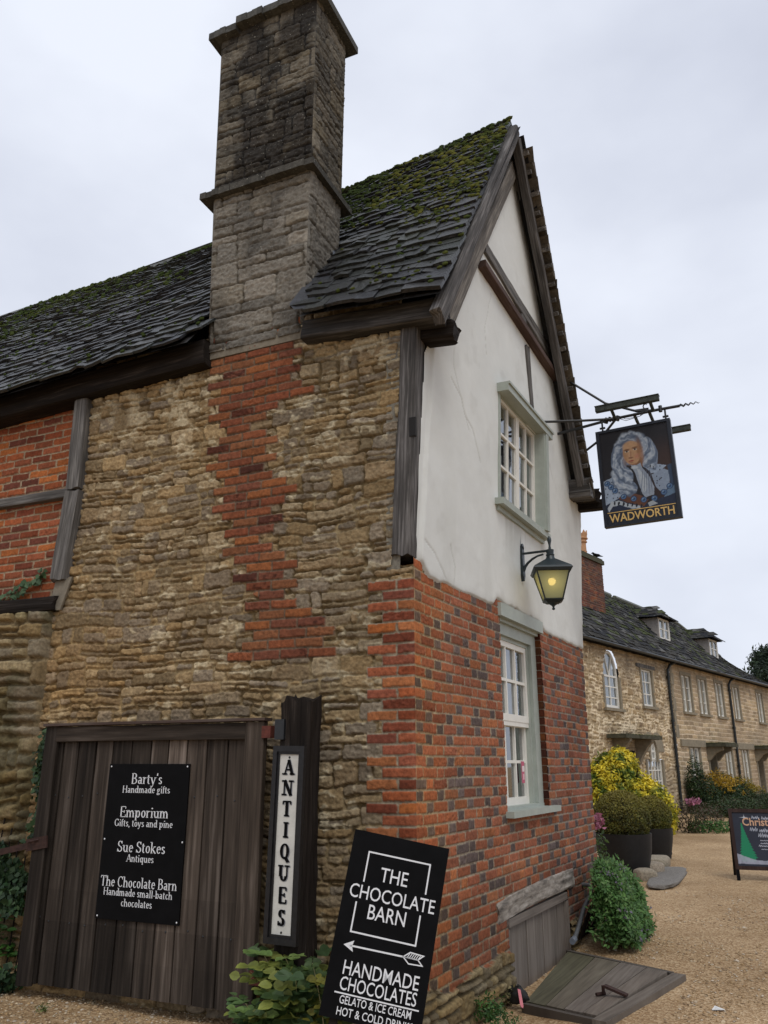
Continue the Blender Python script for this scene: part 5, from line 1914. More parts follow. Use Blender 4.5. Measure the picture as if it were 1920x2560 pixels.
for i in range(4):
    m = MB()
    j = (i + 1) % 4
    ins_ = .006
    c4 = [tp_[i], tp_[j], bt_[j], bt_[i]]
    ce = sum(c4) / 4
    m.add([c + (ce - c) * .04 for c in c4], [(0, 1, 2, 3)])
    m.build('glass_panel', mt, la)
mt, t, p = newmat('bulb_glow')
p.inputs['Emission Color'].default_value = (1, .70, .28, 1)
p.inputs['Emission Strength'].default_value = 12
V0, F0 = ico()
import bmesh
b_ = bmesh.new(); bmesh.ops.create_icosphere(b_, subdivisions=3, radius=.036)
np_mesh('bulb', np.array([v.co[:] for v in b_.verts]) + LC + UZ * 3.215, [tuple(v.index for v in f.verts) for f in b_.faces], mt, la, smooth=True)
b_.free()
m = MB()
m.tube([gb(2.23, 3.59, .03), gb(2.232, 3.70, .026), gb(2.225, 3.80, .025)], .003, 5)
m.build('supply_cable', M_LEAD, la)
# ------------------------------------------------------------------ foliage
def leaves(name, pts, size, cols, mat=None, parent=None, out=None, ratio=.5, droop=.3, fold=.25, seed=0, origin=None):
    """one folded leaf at every point; out = rough facing direction per leaf"""
    rg = np.random.default_rng(seed + 77)
    pts = np.asarray(pts, float)
    n = len(pts)
    size = np.broadcast_to(np.asarray(size, float), (n,)) * rg.uniform(.7, 1.25, n)
    nn = rg.normal(size=(n, 3)) * .7
    if out is not None: nn = nn + np.asarray(out)
    nn[:, 2] += .25
    nn /= np.linalg.norm(nn, axis=1)[:, None]
    tt = rg.normal(size=(n, 3))
    tt[:, 2] -= droop
    tt -= nn * (tt * nn).sum(1)[:, None]
    tt /= np.linalg.norm(tt, axis=1)[:, None] + 1e-9
    bb = np.cross(nn, tt)
    L, Wd = size[:, None], (size * ratio)[:, None]
    P = [pts, pts + tt * L * .45 + bb * Wd * .5 + nn * L * fold * .3, pts + tt * L - nn * L * .08, pts + tt * L * .45 - bb * Wd * .5 + nn * L * fold * .3, pts + tt * L * .45]
    V = np.stack(P, 1).reshape(-1, 3)
    F0 = np.array([(0, 1, 4), (1, 2, 4), (0, 4, 3), (4, 2, 3)])
    F = (F0[None] + (np.arange(n) * 5)[:, None, None]).reshape(-1, 3)
    return np_mesh(name, V, F, mat or M_LEAF, parent, np.repeat(np.asarray(cols), 5, 0), origin=origin)


def ball_pts(c, rx, ry, rz, n, seed, shell=.8, zmin=-1.0, noise=.18):
    rg = np.random.default_rng(seed)
    d = rg.normal(size=(n * 2, 3))
    d /= np.linalg.norm(d, axis=1)[:, None]
    d = d[d[:, 2] > zmin][:n]
    r = shell + (1 - shell) * rg.random(len(d)) ** .6
    b = 1 + noise * (fbm(d[:, 0] * 3 + 7, d[:, 1] * 3 + d[:, 2] * 4, seed, 3) - .5) * 2
    return np.asarray(c) + d * np.array([rx, ry, rz]) * (r * b)[:, None], d, r


def colr(n, pal, seed, lo=.7, hi=1.25):
    rg = np.random.default_rng(seed)
    pal = np.asarray(pal)
    return pal[rg.integers(0, len(pal), n)] * rg.uniform(lo, hi, n)[:, None]


BOX_P = [(.13, .13, .020), (.095, .10, .018), (.16, .14, .025), (.065, .078, .016)]


def planter(loc, rw, h, label, group):
    p = thing('planter', loc, label, 'planter', group)
    m = MB()
    prof = [(rw * .80, 0), (rw * .86, h * .25), (rw * .95, h * .6), (rw, h), (rw * .94, h), (rw * .90, h * .8)]
    m.lathe(loc, prof, 28, (1, 1, 1), cap=False)
    m.lathe(np.asarray(loc) + UZ * h * .88, [(rw * .93, 0), (.01, .015)], 20, (.25, .22, .2), cap=False)
    m.build('barrel', M_BARREL, p, smooth=True)
    m = MB()
    for z in (.12, .62):
        k = rw * (.80 + .2 * z) * 1.012
        m.lathe(np.asarray(loc) + UZ * h * z, [(k, 0), (k * 1.018, .0), (k * 1.03, .035), (k, .035)], 28, cap=False)
    m.build('hoop', M_BARREL, p, smooth=True)
    return p


def clipped_ball(loc, r, label, seed, group, sx=1.0, sz=1.0):
    p = thing('clipped_shrub', loc, label, 'shrub', group)
    c = np.asarray(loc) + UZ * r * sz * .72
    P, d, rr_ = ball_pts(c, r * sx, r * sx, r * sz, 13000, seed, .86, -.72, .05)
    k = np.clip((fbm(P[:, 0] * 9, P[:, 2] * 9 + P[:, 1] * 7, seed + 1, 3) - .35) * 2.5, 0, 1)[:, None]
    cc = colr(len(P), BOX_P, seed) * (.55 + .75 * k)
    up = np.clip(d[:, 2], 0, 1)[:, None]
    cc = cc * (1 - .5 * up) + np.array((.34, .27, .04)) * .5 * up  # light on the crown put into the colour: upward leaves turn golden
    leaves('crown', P, .030, cc, None, p, d * 1.0, .6, .0, seed=seed)
    m = MB()
    V0, F0 = ico()
    np_mesh('shade_core', V0 * np.array([r * sx, r * sx, r * sz]) * .84 + c, [tuple(f) for f in F0], mat_plain('core_shade', (.018, .017, .008), 1, .3, 30, 0), p)  # solid dark core added, standing in for the shade between the leaves
    m.tube([np.asarray(loc) - UZ * .05, c], .02, 6)
    m.build('stem', M_OAKB, p)
    return p


M_BARREL = mat_plain('black_barrel', (.006, .0055, .0055), .6, .5, 16, .4, 30)
pl1 = planter(np.array([-.62, 8.50, 0]), .43, .58, 'black half barrel planter in front of the other, beside the kerb stones', 'half barrel planters')
clipped_ball(np.array([-.62, 8.50, .50]), .43, 'round clipped golden green box shrub in the nearer barrel', 71, 'clipped box shrubs', 1.02, .95)
pl2 = planter(np.array([-.66, 11.0, 0]), .36, .50, 'black half barrel planter standing behind the nearer barrel', 'half barrel planters')
clipped_ball(np.array([-.66, 11.0, .42]), .36, 'darker clipped box shrub half hidden behind the nearer one', 72, 'clipped box shrubs', 1.0, 1.0)

# golden shrub
ys = thing('golden_shrub', (-2.2, 16.2, 0), 'large bright yellow leaved shrub behind the barrels against the stone house', 'shrub')
P, Dd, Cc = [], [], []
blobs = [(-2.55, 16.1, .95, .75, .60, .95), (-2.05, 16.25, .70, .72, .55, .80), (-1.66, 16.4, .50, .56, .5, .66), (-2.9, 15.9, .8, .60, .5, .8), (-1.38, 16.45, .25, .25, .35, .30), (-2.3, 16.2, 1.55, .42, .4, .45),(-2.15,16.2,1.72,.10,.1,.18)]
for i, (x, y, z, rx, ry, rz) in enumerate(blobs):
    p_, d_, r_ = ball_pts((x, y, z), rx, ry, rz, int(3400 * rx * rz / .4) + 250, 900 + i, .72, -.95, .22)
    P.append(p_); Dd.append(d_)
P, Dd = np.concatenate(P), np.concatenate(Dd)
ok = P[:, 2] > .02
P, Dd = P[ok], Dd[ok]
k = np.clip((fbm(P[:, 0] * 5, P[:, 2] * 6 + P[:, 1] * 3, 907, 3) - .40) * 5 + .35 * Dd[:, 2] + .25, 0, 1)[:, None]
rgx = np.random.default_rng(5)
cc = np.array((.10, .16, .02)) * (1 - k) + np.array((.80, .66, .05)) * k
cc = cc * rgx.uniform(.7, 1.2, len(P))[:, None]
leaves('foliage', P, .105, cc, None, ys, Dd * 1.2, .42, .1, seed=8)
m = MB()
for i in range(9):
    a = i * .7
    m.tube([(-2.2 + .1 * math.cos(a), 16.2 + .1 * math.sin(a), -.02), (-2.25 + .55 * math.cos(a), 16.2 + .4 * math.sin(a), .9 + .3 * (i % 3))], [.025, .01], 6)
m.build('stem', M_OAKB, ys)

# creeper mound against the foot of the gable
cm = thing('creeping_shrub', (.28, 3.35, 0), 'low dark green creeping shrub with mauve flowers hugging the foot of the gable', 'shrub')
rgx = np.random.default_rng(6)
n = 15000
f = rgx.random(n)
tz = rgx.random(n) ** .9
xw = .16 + .05 * tz + (.45 - .25 * tz ** 1.6) * rgx.random(n) ** .55
yy = 3.18 + .95 * f
P = np.stack([xw, yy, .70 * tz * (1 - .30 * ((xw - .2) / .5) ** 2)], -1)
b = .10 * (fbm(P[:, 1] * 5, P[:, 2] * 5 + P[:, 0] * 4, 911, 3) - .5)
P[:, 0] += b; P[:, 2] = np.maximum(.0, P[:, 2] + b)
sh = ss(np.abs(P[:, 1] - 3.65), .46, .2) * .12
P[:, 2] *= (.82 + sh * 1.5)
stray = rgx.random(n) > .94
P[stray] += np.array([.05, -.02, .05]) * rgx.random((int(stray.sum()), 1)) + rgx.normal(size=(int(stray.sum()), 3)) * .018
cc = colr(n, [(.075, .17, .04), (.095, .20, .05), (.055, .13, .034), (.13, .22, .07)], 12) * (.6 + .9 * fbm(P[:, 1] * 9, P[:, 2] * 9, 912, 3))[:, None]
leaves('foliage', P, .040 * (1 + .5 * rgx.random(n)), cc, None, cm, np.array([.8, -.4, .35]), .42, .3, seed=14)
k = (fbm(P[:, 1] * 4, P[:, 2] * 4 + 3, 913, 2) > .55) & (rgx.random(n) > .93) & (P[:, 0] > .25)
fw_ = leaves('flowers', P[k] + np.array([.03, -.012, .015]), .026, colr(int(k.sum()), [(.14, .12, .17), (.18, .15, .19)], 4), None, cm, np.array([.8, -.4, .35]), .8, seed=15)
fw_['kind'] = 'stuff'
m = MB()
for i in range(10):
    m.tube([(.05, 3.38 + .06 * i, 0), (.20 + .02 * (i % 4), 3.36 + .065 * i, .35 + .05 * (i % 3))], [.010, .004], 5)
m.build('stem', M_OAKB, cm)


def sprig_shrub(name, loc, label, nst, hgt, spread, lsize, pal, seed, ratio=.62, leaflets=5, stem=.004, cat='shrub'):
    """thin stems carrying pinnate leaves"""
    r = thing(name, loc, label, cat)
    rg = np.random.default_rng(seed)
    m = MB()
    VV, FF, CC = [], [], []
    for i in range(nst):
        a = rg.uniform(0, 6.28)
        sp = spread * rg.uniform(.3, 1)
        h = hgt * rg.uniform(.4, 1)
        p0 = np.asarray(loc) + np.array([rg.normal() * .03, rg.normal() * .03, -.01])
        pts = [p0 + np.array([math.cos(a) * sp * q ** 1.4, math.sin(a) * sp * q ** 1.4, h * q * (1 - .18 * q)]) for q in np.linspace(0, 1, 7)]
        m.tube(pts, [stem * (1 - .1 * q) for q in range(7)], 5, (.45, .4, .2))
        for q in range(2, 7):
            for s_ in range(2):
                b = rg.uniform(0, 6.28)
                d = np.array([math.cos(b), math.sin(b), rg.uniform(-.1, .35)])
                base = pts[q]
                axis = d / np.linalg.norm(d)
                sd = np.cross(axis, UZ); sd /= np.linalg.norm(sd)
                c0 = np.array(pal[rg.integers(0, len(pal))]) * rg.uniform(.75, 1.25)
                k = 0
                for l in range(leaflets):
                    if l == leaflets - 1: o_, dr_ = base + axis * lsize * (leaflets / 2) * .62, axis
                    else:
                        o_ = base + axis * lsize * (.25 + (l // 2) * .62)
                        dr_ = axis * .45 + sd * (1 if l % 2 else -1)
                    dr_ = dr_ / np.linalg.norm(dr_)
                    up = UZ * rg.uniform(.6, 1.2) + rg.normal(size=3) * .25 + (-FWD) * .45
                    w = np.cross(dr_, up); w /= np.linalg.norm(w)
                    nn = np.cross(w, dr_)
                    L = lsize * rg.uniform(.8, 1.15)
                    kb = len(VV)
                    ring = [(0, 0), (.22, .30), (.50, .36), (.80, .22), (1.0, 0), (.80, -.22), (.50, -.36), (.22, -.30)]
                    VV += [o_ + dr_ * L * .5 - nn * L * .03] + [o_ + dr_ * L * x + w * L * y * ratio / .62 + nn * (abs(y) * L * .22 - L * .10 * x * x) for x, y in ring]
                    FF += [(kb, kb + 1 + z, kb + 1 + (z + 1) % 8) for z in range(8)]
                    CC += [c0 * .8] + [c0] * 8
    m.build('stem', M_LEAF, r)
    np_mesh('foliage', np.array(VV), FF, M_LEAF, r, np.array(CC))
    return r


GP = [(.12, .19, .05), (.16, .23, .06), (.09, .15, .05), (.24, .27, .06), (.065, .12, .045)]
sprig_shrub('rose_bush', (-.60, -.36, 0), 'leafy light green bush growing at the foot of the gate post', 10, .62, .33, .095, GP, 31)
sprig_shrub('seedling_bush', (-.80, -.52, 0), 'small leafy plant at the bottom corner of the gate', 7, .32, .17, .07, GP, 32, cat='plant')
sprig_shrub('young_rose', (-.30, -.50, 0), 'yellowing young plant between gate post and leaning board', 6, .62, .22, .055, [(.10, .13, .03), (.20, .19, .03), (.06, .10, .03)], 33, cat='plant')
ivy_pal = [(.020, .048, .018), (.030, .065, .022), (.016, .036, .015), (.045, .085, .03)]
sprig_shrub('nettle_plant', (-3.46, -.30, 0), 'bright green weed growing below the ivy beside the gate', 9, .62, .22, .085, [(.06, .15, .03), (.075, .18, .035), (.05, .12, .03)], 34, .4, cat='plant')

iv = thing('ivy', lw(3.5, 0, .1), 'dark ivy growing up between the gate and the stone wall', 'ivy')
rgx = np.random.default_rng(41)
n = 5200
z = rgx.random(n) ** 1.1 * 1.0
s_ = 3.10 + .95 * rgx.random(n)
o_ = .08 + .24 * rgx.random(n) * (1 - z / 1.5)
ok = fbm(s_ * 3, z * 3, 42, 3) > .40 + .22 * np.clip(z - .6, 0, 1)
P = np.stack([s_, z, o_], -1)[ok]
n2 = 700
z2 = 1.0 + .85 * rgx.random(n2)
P2 = np.stack([3.10 + .05 * rgx.normal(size=n2) + .03 * np.sin(z2 * 9), z2, .07 + .06 * rgx.random(n2)], -1)
P = np.concatenate([P, P2])
P3 = P[:, :1] * LD + P[:, 2:] * LN + P[:, 1:2] * UZ
leaves('foliage', P3, .055, colr(len(P), ivy_pal, 43), None, iv, LN * 1.2, .8, .6, seed=44)
m = MB()
for i in range(6):
    m.tube([lw(3.2 + .1 * i, 0, .08), lw(3.15 + .09 * i, .8 + .1 * i, .07)], .006, 5)
m.build('stem', M_OAKB, iv)

sv = thing('ivy_sprig', lw(3.7, 3.05, -.04), 'single ivy sprig climbing over the lower brick panel', 'ivy')
pth = [lw(4.25, 2.95, -.02), lw(3.95, 3.02, -.03), lw(3.75, 3.10, -.035), lw(3.58, 3.20, -.04)]
pth = [lw(4.10 - .56 * q, 2.97 + .235 * q ** 1.3 + .012 * math.sin(q * 14), -.035) for q in np.linspace(0, 1, 12)]
m = MB(); m.tube(pth, .004, 5, (.3, .3, .15)); m.build('stem', M_LEAF, sv)
P = [p + LD * random.uniform(-.03, .03) + UZ * random.uniform(-.035, .03) + LN * .02 for p in pth for _ in range(7)]
leaves('foliage', P, .058, colr(len(P), [(.05, .10, .04), (.07, .13, .055), (.09, .15, .07)], 46), None, sv, LN * 1.6, .85, .3, seed=47)

rg = random.Random(61)
def tuft(loc, label, n, h, sp, pal, seed, size=.03, cat='weed', group=None):
    w = thing('weed', loc, label, cat, group)
    r = np.random.default_rng(seed)
    d = r.normal(size=(n, 3)); d[:, 2] = np.abs(d[:, 2])
    d /= np.linalg.norm(d, axis=1)[:, None]
    P = np.asarray(loc) + d * np.array([sp, sp, h]) * (r.random(n) ** .5)[:, None]
    leaves('foliage', P, size, colr(n, pal, seed), None, w, d, .45, -.4, seed=seed)
    return w


tuft((.15, .80, -.05), 'small bright green weed at the foot of the stone plinth', 420, .17, .14, [(.04, .11, .02), (.06, .14, .03), (.03, .08, .02)], 51, .032)
tuft((.36, .60, .0), 'smaller weed beside the bright green one in the gravel', 110, .06, .09, [(.05, .11, .03), (.06, .12, .03)], 52, .022)
tuft((.08, 1.38, -.09), 'dry straw coloured weed between stone plinth and cellar door', 60, .12, .05, [(.20, .16, .07), (.12, .12, .05)], 53, .04)
tuft(lw(2.55, 0, .42), 'tiny pale green weed in the gravel under the gate', 70, .05, .05, [(.10, .14, .03), (.15, .17, .05)], 54, .022)
tuft(lw(1.55, 0, .50), 'flat green weed in the gravel before the gate', 90, .03, .07, [(.09, .13, .03), (.12, .15, .04)], 55, .02)

# ------------------------------------------------------------------ hatch, hose, wedge, slab, litter
ht = thing('cellar_hatch', (.6, 1.9, 0), 'wooden cellar hatch of wide boards lying in the gravel before the cellar door', 'hatch')
q0, q1, q2, q3 = np.array([.20, 1.33, -.09]), np.array([.90, .86, -.005]), np.array([1.175, 2.30, 0]), np.array([.02, 3.10, -.075])
m = MB()
def hq(a, b):
    """a out from the wall, b along it"""
    return (q0 * (1 - a) + q1 * a) * (1 - b) + (q3 * (1 - a) + q2 * a) * b
cuts = [0, .27, .50, .72, .885]
for i in range(4):
    a0, a1 = cuts[i] + .006, cuts[i + 1] - .006
    z = .030 + .003 * i
    c4 = [hq(a0, .03), hq(a1, .03), hq(a1, .97), hq(a0, .97)]
    b_ = len(m.v)
    tone = [(.62, .68, .50), (.85, .86, .76), (1, 1, 1), (1.05, 1.03, 1)][i]
    V = [p + UZ * (z - .05) for p in c4] + [p + UZ * z for p in c4]
    G = []
    for p in V:
        G.append((p[1], p[0] + i * 3, 0))
    m.add(V, [(4, 5, 6, 7), (0, 1, 5, 4), (1, 2, 6, 5), (2, 3, 7, 6), (3, 0, 4, 7)], tone, G)
M_HATCH = mat_timber('hatch_boards', (.072, .060, .048), (.145, .122, .100), (.215, .188, .158), along=1.5, across=40, bump=.35)
m.build('boards', M_HATCH, ht)
m = MB()
def rim(pa, pb, w, z0, z1, tone=(1, 1, 1)):
    d = pb - pa; d = d / np.linalg.norm(d); s = np.array([d[1], -d[0], 0]); s /= np.linalg.norm(s)
    V = [pa - s * w / 2, pa + s * w / 2, pb + s * w / 2, pb - s * w / 2]
    V = [p + UZ * z0 for p in V] + [p + UZ * z1 for p in V]
    m.add(V, [(4, 5, 6, 7), (0, 1, 5, 4), (1, 2, 6, 5), (2, 3, 7, 6), (3, 0, 4, 7)], tone, [(p @ d, p @ s, 0) for p in V])
rim(hq(.0, 0.0), hq(.90, 0.0), .045, -.03, .030, (.55, .55, .55))
rim(hq(.0, 1.0), hq(.90, 1.0), .05, -.03, .032, (.6, .6, .6))
rim(hq(.95, -.01), hq(.95, 1.01), .10, -.03, .030, (.9, .88, .85))
m.build('kerb', M_HATCH, ht)
m = MB()
h0 = hq(.72, .34) + UZ * .045
hd = hq(.74, .42) - hq(.74, .30); hd[2] = 0; hd /= np.linalg.norm(hd)
hx = np.array([hd[1], -hd[0], 0])
m.tube([h0 - hx * .02, h0 - hx * .02 + UZ * .055], .012, 6)
m.ribbon([h0 + UZ * .06, h0 + hx * .16 + UZ * .02], np.cross(hx, UZ), .016, .05)
m.tube([h0 - hd * .04 - hx * .06, h0 + hd * .03 - hx * .02], .012, 6)
m.build('handle', M_RUST, ht)

hs = MB()
pth = [gb(4.10, .40, .0), gb(4.05, .415, .09), gb(3.95, .38, .11), gb(3.86, .24, .09), gb(3.74, .10, .07), gb(3.60, -.0, .06), gb(3.50, .035, .06)]
pth = [np.array([.0, 4.02, .43]), np.array([.10, 3.98, .425]), np.array([.12, 3.86, .36]), np.array([.09, 3.72, .26]), np.array([.075, 3.58, .14]), np.array([.07, 3.44, .06]), np.array([.07, 3.36, .035])]
pth = [p - np.array([0, .25, 0]) for p in pth]
sp_ = []
for i in range(len(pth) - 1):
    for q in range(5):
        f = q / 5
        a = pth[max(i - 1, 0)]; b = pth[i]; c_ = pth[i + 1]; d = pth[min(i + 2, len(pth) - 1)]
        sp_.append(.5 * ((2 * b) + (c_ - a) * f + (2 * a - 5 * b + 4 * c_ - d) * f * f + (3 * b - a - 3 * c_ + d) * f ** 3))
sp_.append(pth[-1])
hose = thing('waste_pipe', (.07, 3.1, 0), 'thin grey plastic pipe curving down the wall beside the creeping shrub', 'pipe')
hs.tube(sp_, .020, 10)
hs.build('pipe', M_GREYP, hose, smooth=True)
hs = MB()
hs.tube([pth[-1] + UZ * .01 + EY * .05, pth[-1] - UZ * .0 - EY * .03], .028, 10)
hs.build('pipe_end', M_LEAD, hose)

wd = thing('door_wedge', (.14, 1.40, -.08), 'crumpled black bag with a pink strap lying at the foot of the cellar door', 'bag')
U_, V_, u, v = grid(0, 1, 0, 1, .06, .06)
V0 = []
th_ = u * 2 * math.pi
ph = v * math.pi
r_ = 1 + .35 * (fbm(u * 7, v * 5, 81, 3) - .5) * 2
X = np.cos(th_) * np.sin(ph) * r_ * .075 + .19
Y = np.sin(th_) * np.sin(ph) * r_ * .05 + 1.16
Z = np.maximum(0, np.cos(ph) * r_ * .07 + .045) - .085
Y = Y + .24
X = X - .06
relief('bag_body', U_, V_, np.stack([X, Y, Z], -1), np.ones(u.shape, bool), np.full(u.shape + (3,), .012), mat_vc('black_bag', .5, .2, 30, .4, 60), wd)
m = MB()
m.ribbon([np.array([.155, 1.36, .015]), np.array([.18, 1.31, -.015]), np.array([.20, 1.28, -.065]), np.array([.215, 1.24, -.068])], np.array([.6, -.5, .6]), .024, .004)
m.build('strap', mat_plain('pink_strap', (.55, .17, .19), .6, .15, 20, .1), wd)


def boulder(name, loc, sx, sy, sz, ang, label, cat, mat, seed, group=None, col=(.27, .23, .17), flatc=.0):
    import bmesh
    b = bmesh.new(); bmesh.ops.create_icosphere(b, subdivisions=3, radius=1)
    V = np.array([v.co[:] for v in b.verts]); F = [tuple(v.index for v in f.verts) for f in b.faces]; b.free()
    s = np.sign(V) * np.abs(V) ** .55
    s *= (1 + .14 * (fbm(V[:, 0] * 2 + seed, V[:, 1] * 2 + V[:, 2] * 2, seed, 3) - .5) * 2)[:, None]
    s = s * np.array([sx, sy, sz])
    c, q = math.cos(ang), math.sin(ang)
    W_ = np.stack([s[:, 0] * c - s[:, 1] * q, s[:, 0] * q + s[:, 1] * c, s[:, 2]], -1) + np.asarray(loc)
    o = np_mesh(name, W_, F, mat, None, np.array(col), smooth=True, origin=np.asarray(loc))
    return tag(o, label, cat, group)


boulder('kerb_stone', (-.24, 8.02, .045), .15, .17, .10, .5, 'rounded tan kerb stone touching the front end of the grey slab', 'stone', M_STONE, 3, 'rounded kerb stones')
boulder('kerb_stone', (-.27, 8.75, .055), .17, .26, .11, .3, 'rounded tan kerb stone in the middle of the row of three', 'stone', M_STONE, 5, 'rounded kerb stones', (.30, .25, .19))
boulder('kerb_stone', (-.36, 9.75, .055), .17, .36, .10, .1, 'rounded tan kerb stone at the far end of the row, against the second barrel', 'stone', M_STONE, 8, 'rounded kerb stones')
boulder('stone_slab', (.03, 8.30, .015), .21, 1.22, .035, .06, 'flat grey stone slab set in the gravel beside the kerb stones', 'slab', M_STONE, 11, None, (.19, .175, .155))
for i, (x, y, lb) in enumerate(((1.48, 1.62, 'scrap of white paper on the gravel close to the hatch'), (1.93, 2.0, 'scrap of white paper out on the open gravel, farther from the hatch'))):
    m = MB()
    z = gz_at(x, y) + .006
    m.add([(x - .035, y - .02, z), (x + .03, y - .035, z + .012), (x + .045, y + .02, z + .002), (x - .02, y + .03, z + .016),
           (x - .035, y - .02, z - .003), (x + .03, y - .035, z + .009), (x + .045, y + .02, z - .001), (x - .02, y + .03, z + .013)],
          [(0, 1, 2, 3), (7, 6, 5, 4), (0, 4, 5, 1), (1, 5, 6, 2), (2, 6, 7, 3), (3, 7, 4, 0)], (.7, .7, .68))
    tag(m.build('paper_scrap', M_PAINT, None, origin=(x, y, 0)), lb, 'litter')
for i, (x, y) in enumerate(((.62, .80), (.75, .72), (.88, .56), (.50, .62))):
    z = gz_at(x, y) + .008
    o = leaves('fallen_leaf', [(x, y, z), (x + .05, y + .01, z), (x - .03, y + .03, z)], .055, np.array([(.16, .05, .03)] * 3) * random.uniform(.7, 1.2), None, None, UZ * 4, .6, 0, seed=90 + i, origin=(x, y, 0))
    tag(o, 'small reddish dead leaf lying on the gravel in front of the hatch', 'leaf', 'dead leaves by the hatch')

# ------------------------------------------------------------------ festive pavement board
ab = thing('a_board', (1.2, 8.66, 0), 'brown framed pavement blackboard painted with a green fir tree and festive lettering', 'sign')
A0 = np.array([.945, 8.52, 0])
AXv = np.array([.88, .475, 0]); AXv = np.array([math.cos(rad(10)), math.sin(rad(10)), 0])
lean = rad(10)
AN0 = np.array([AXv[1], -AXv[0], 0])
AYv = UZ * math.cos(lean) - AN0 * math.sin(lean)
ANv = np.cross(AXv, AYv)
Wd, Hb, Ht = .82, .17, .97
m = MB()
for (a0, a1, b0, b1) in ((0, .045, .02, Ht), (Wd - .045, Wd, .02, Ht), (.045, Wd - .045, Ht - .05, Ht), (.045, Wd - .045, Hb - .03, Hb + .02)):
    m.box(A0, AXv, AYv, ANv, a0, a1, b0, b1, -.02, .02, (1, 1, 1), a0 * 3)
fr = m.build('frame', mat_timber('dark_red_wood', (.018, .009, .007), (.035, .018, .014), (.06, .035, .028)), ab)
m = MB()
for a in (.0, Wd - .045):
    p0 = A0 + AXv * (a + .022) + AYv * Ht
    for sgn, k in ((1, 'f'), (-1, 'b')):
        if sgn < 0: m.tube([p0 - ANv * .03, A0 + AXv * (a + .022) - AN0 * .62 + UZ * .0], .022, 6)
m.build('back_leg', M_OAKB, ab)
m = MB()
for a in (.0, Wd - .045):
    m.box(A0, AXv, AYv, ANv, a + .001, a + .046, -.02, .14, -.018, .022)
m.build('foot', M_BLACK, ab)
PWd, PHt = Wd - .09, Ht - .05 - Hb - .02
U, V, u, v = grid(0, 1, 0, 1, .006, .006)
X, Y = u, 1 - v
pc = np.zeros(u.shape + (3,)) + np.array((.018, .022, .036))
pc = pc * (.8 + .5 * fbm(u * 6, v * 6, 701, 4))[..., None]
wx, wy = X, Y
def saw(y, n): return (y * n) % 1.0
tw = np.clip((Y - .20) / .65, 0, 1)
tree = (np.abs(X - (.15 + .06 * tw)) < (.012 + .15 * tw ** 1.3) * (.80 + .3 * saw(tw, 13))) & (Y > .20) & (Y < .92)
put((.008, .20, .09), tree * 1.0)
tw2 = np.clip((Y - .66) / .26, 0, 1)
put((.008, .20, .09), ((np.abs(X - .80) < .16 * tw2 * (.86 + .2 * saw(tw2, 6))) & (Y > .66) & (Y < .95)) * 1.0)
snow = Y > .80 + .09 * np.sin(X * 4.2 - .4) + .01 * fbm(X * 30, Y * 3, 702, 2)
snow &= Y < .97 - .02 * fbm(X * 20, Y * 20, 703, 3)
put(np.array((.36, .38, .46)), snow * (.6 + .4 * fbm(X * 25, Y * 12, 704, 3)))
put((.6, .63, .68), ell(.22, .095, .016, .020, 0, .5)); put((.5, .53, .58), ell(.22, .095, .07, .006, 0, .6)); put((.5, .53, .58), ell(.22, .095, .005, .05, 0, .6))
P = flat(A0 + AXv * .045 + AYv * (Hb + .02) + ANv * .004, AXv * PWd, AYv * PHt, ANv, u, v, np.zeros_like(u))
relief('painted_panel', U, V, P, np.ones(u.shape, bool), pc, M_PAINT, ab)
Ob = A0 + AXv * .045 + AYv * (Hb + .02) + ANv * .005
M_CHALK = mat_plain('chalk_lettering', (.42, .45, .52), .9, .2, 40, 0)
M_ORANGE = mat_plain('orange_lettering', (.55, .34, .22), .9, .15, 40, 0)
font_mesh([('Christmas', .56 * PWd, .755 * PHt, .150, 'CENTER', .018, .92)], Ob, AXv, AYv, ANv, 'large_lettering', M_ORANGE, ab)
m = MB()
def scrib(x0, x1, y, h, seed, w=.010):
    r = random.Random(seed)
    n = int((x1 - x0) * PWd / .011)
    pts_ = [Ob + AXv * (x0 + (x1 - x0) * i / n) * PWd + AYv * (y * PHt + (h if i % 2 else 0) * r.uniform(.5, 1.1)) + ANv * .001 for i in range(n + 1)]
    m.ribbon(pts_, ANv, w, .001)
scrib(.36, .50, .885, .035, 1, .008); scrib(.54, .74, .875, .035, 2, .008)
scrib(.30, .44, .655, .050, 3, .008); scrib(.47, .80, .640, .045, 4, .009)
scrib(.44, .66, .545, .045, 5, .009)
scrib(.46, .68, .470, .012, 6, .006)
scrib(.46, .66, .415, .020, 7, .007); scrib(.42, .72, .365, .020, 8, .007); scrib(.46, .64, .310, .010, 9, .006)
m.build('chalk_lettering', M_CHALK, ab)

# ------------------------------------------------------------------ the terrace across the way
h1 = thing('stone_house', bgp(-3, 0), 'rubble stone house with arched windows, brick chimney and a stone tiled roof', 'house')
h2 = thing('terrace_house', bgp(8, 0), 'coursed stone terrace with paired narrow windows, stone door hoods and two dormers', 'house')
RUBF = np.array([(.36, .255, .14), (.29, .205, .11), (.42, .315, .185), (.24, .17, .10), (.36, .265, .165), (.31, .23, .145)])
ASHF = np.array([(.40, .295, .175), (.44, .335, .205), (.36, .265, .16), (.32, .235, .145), (.41, .31, .205)])


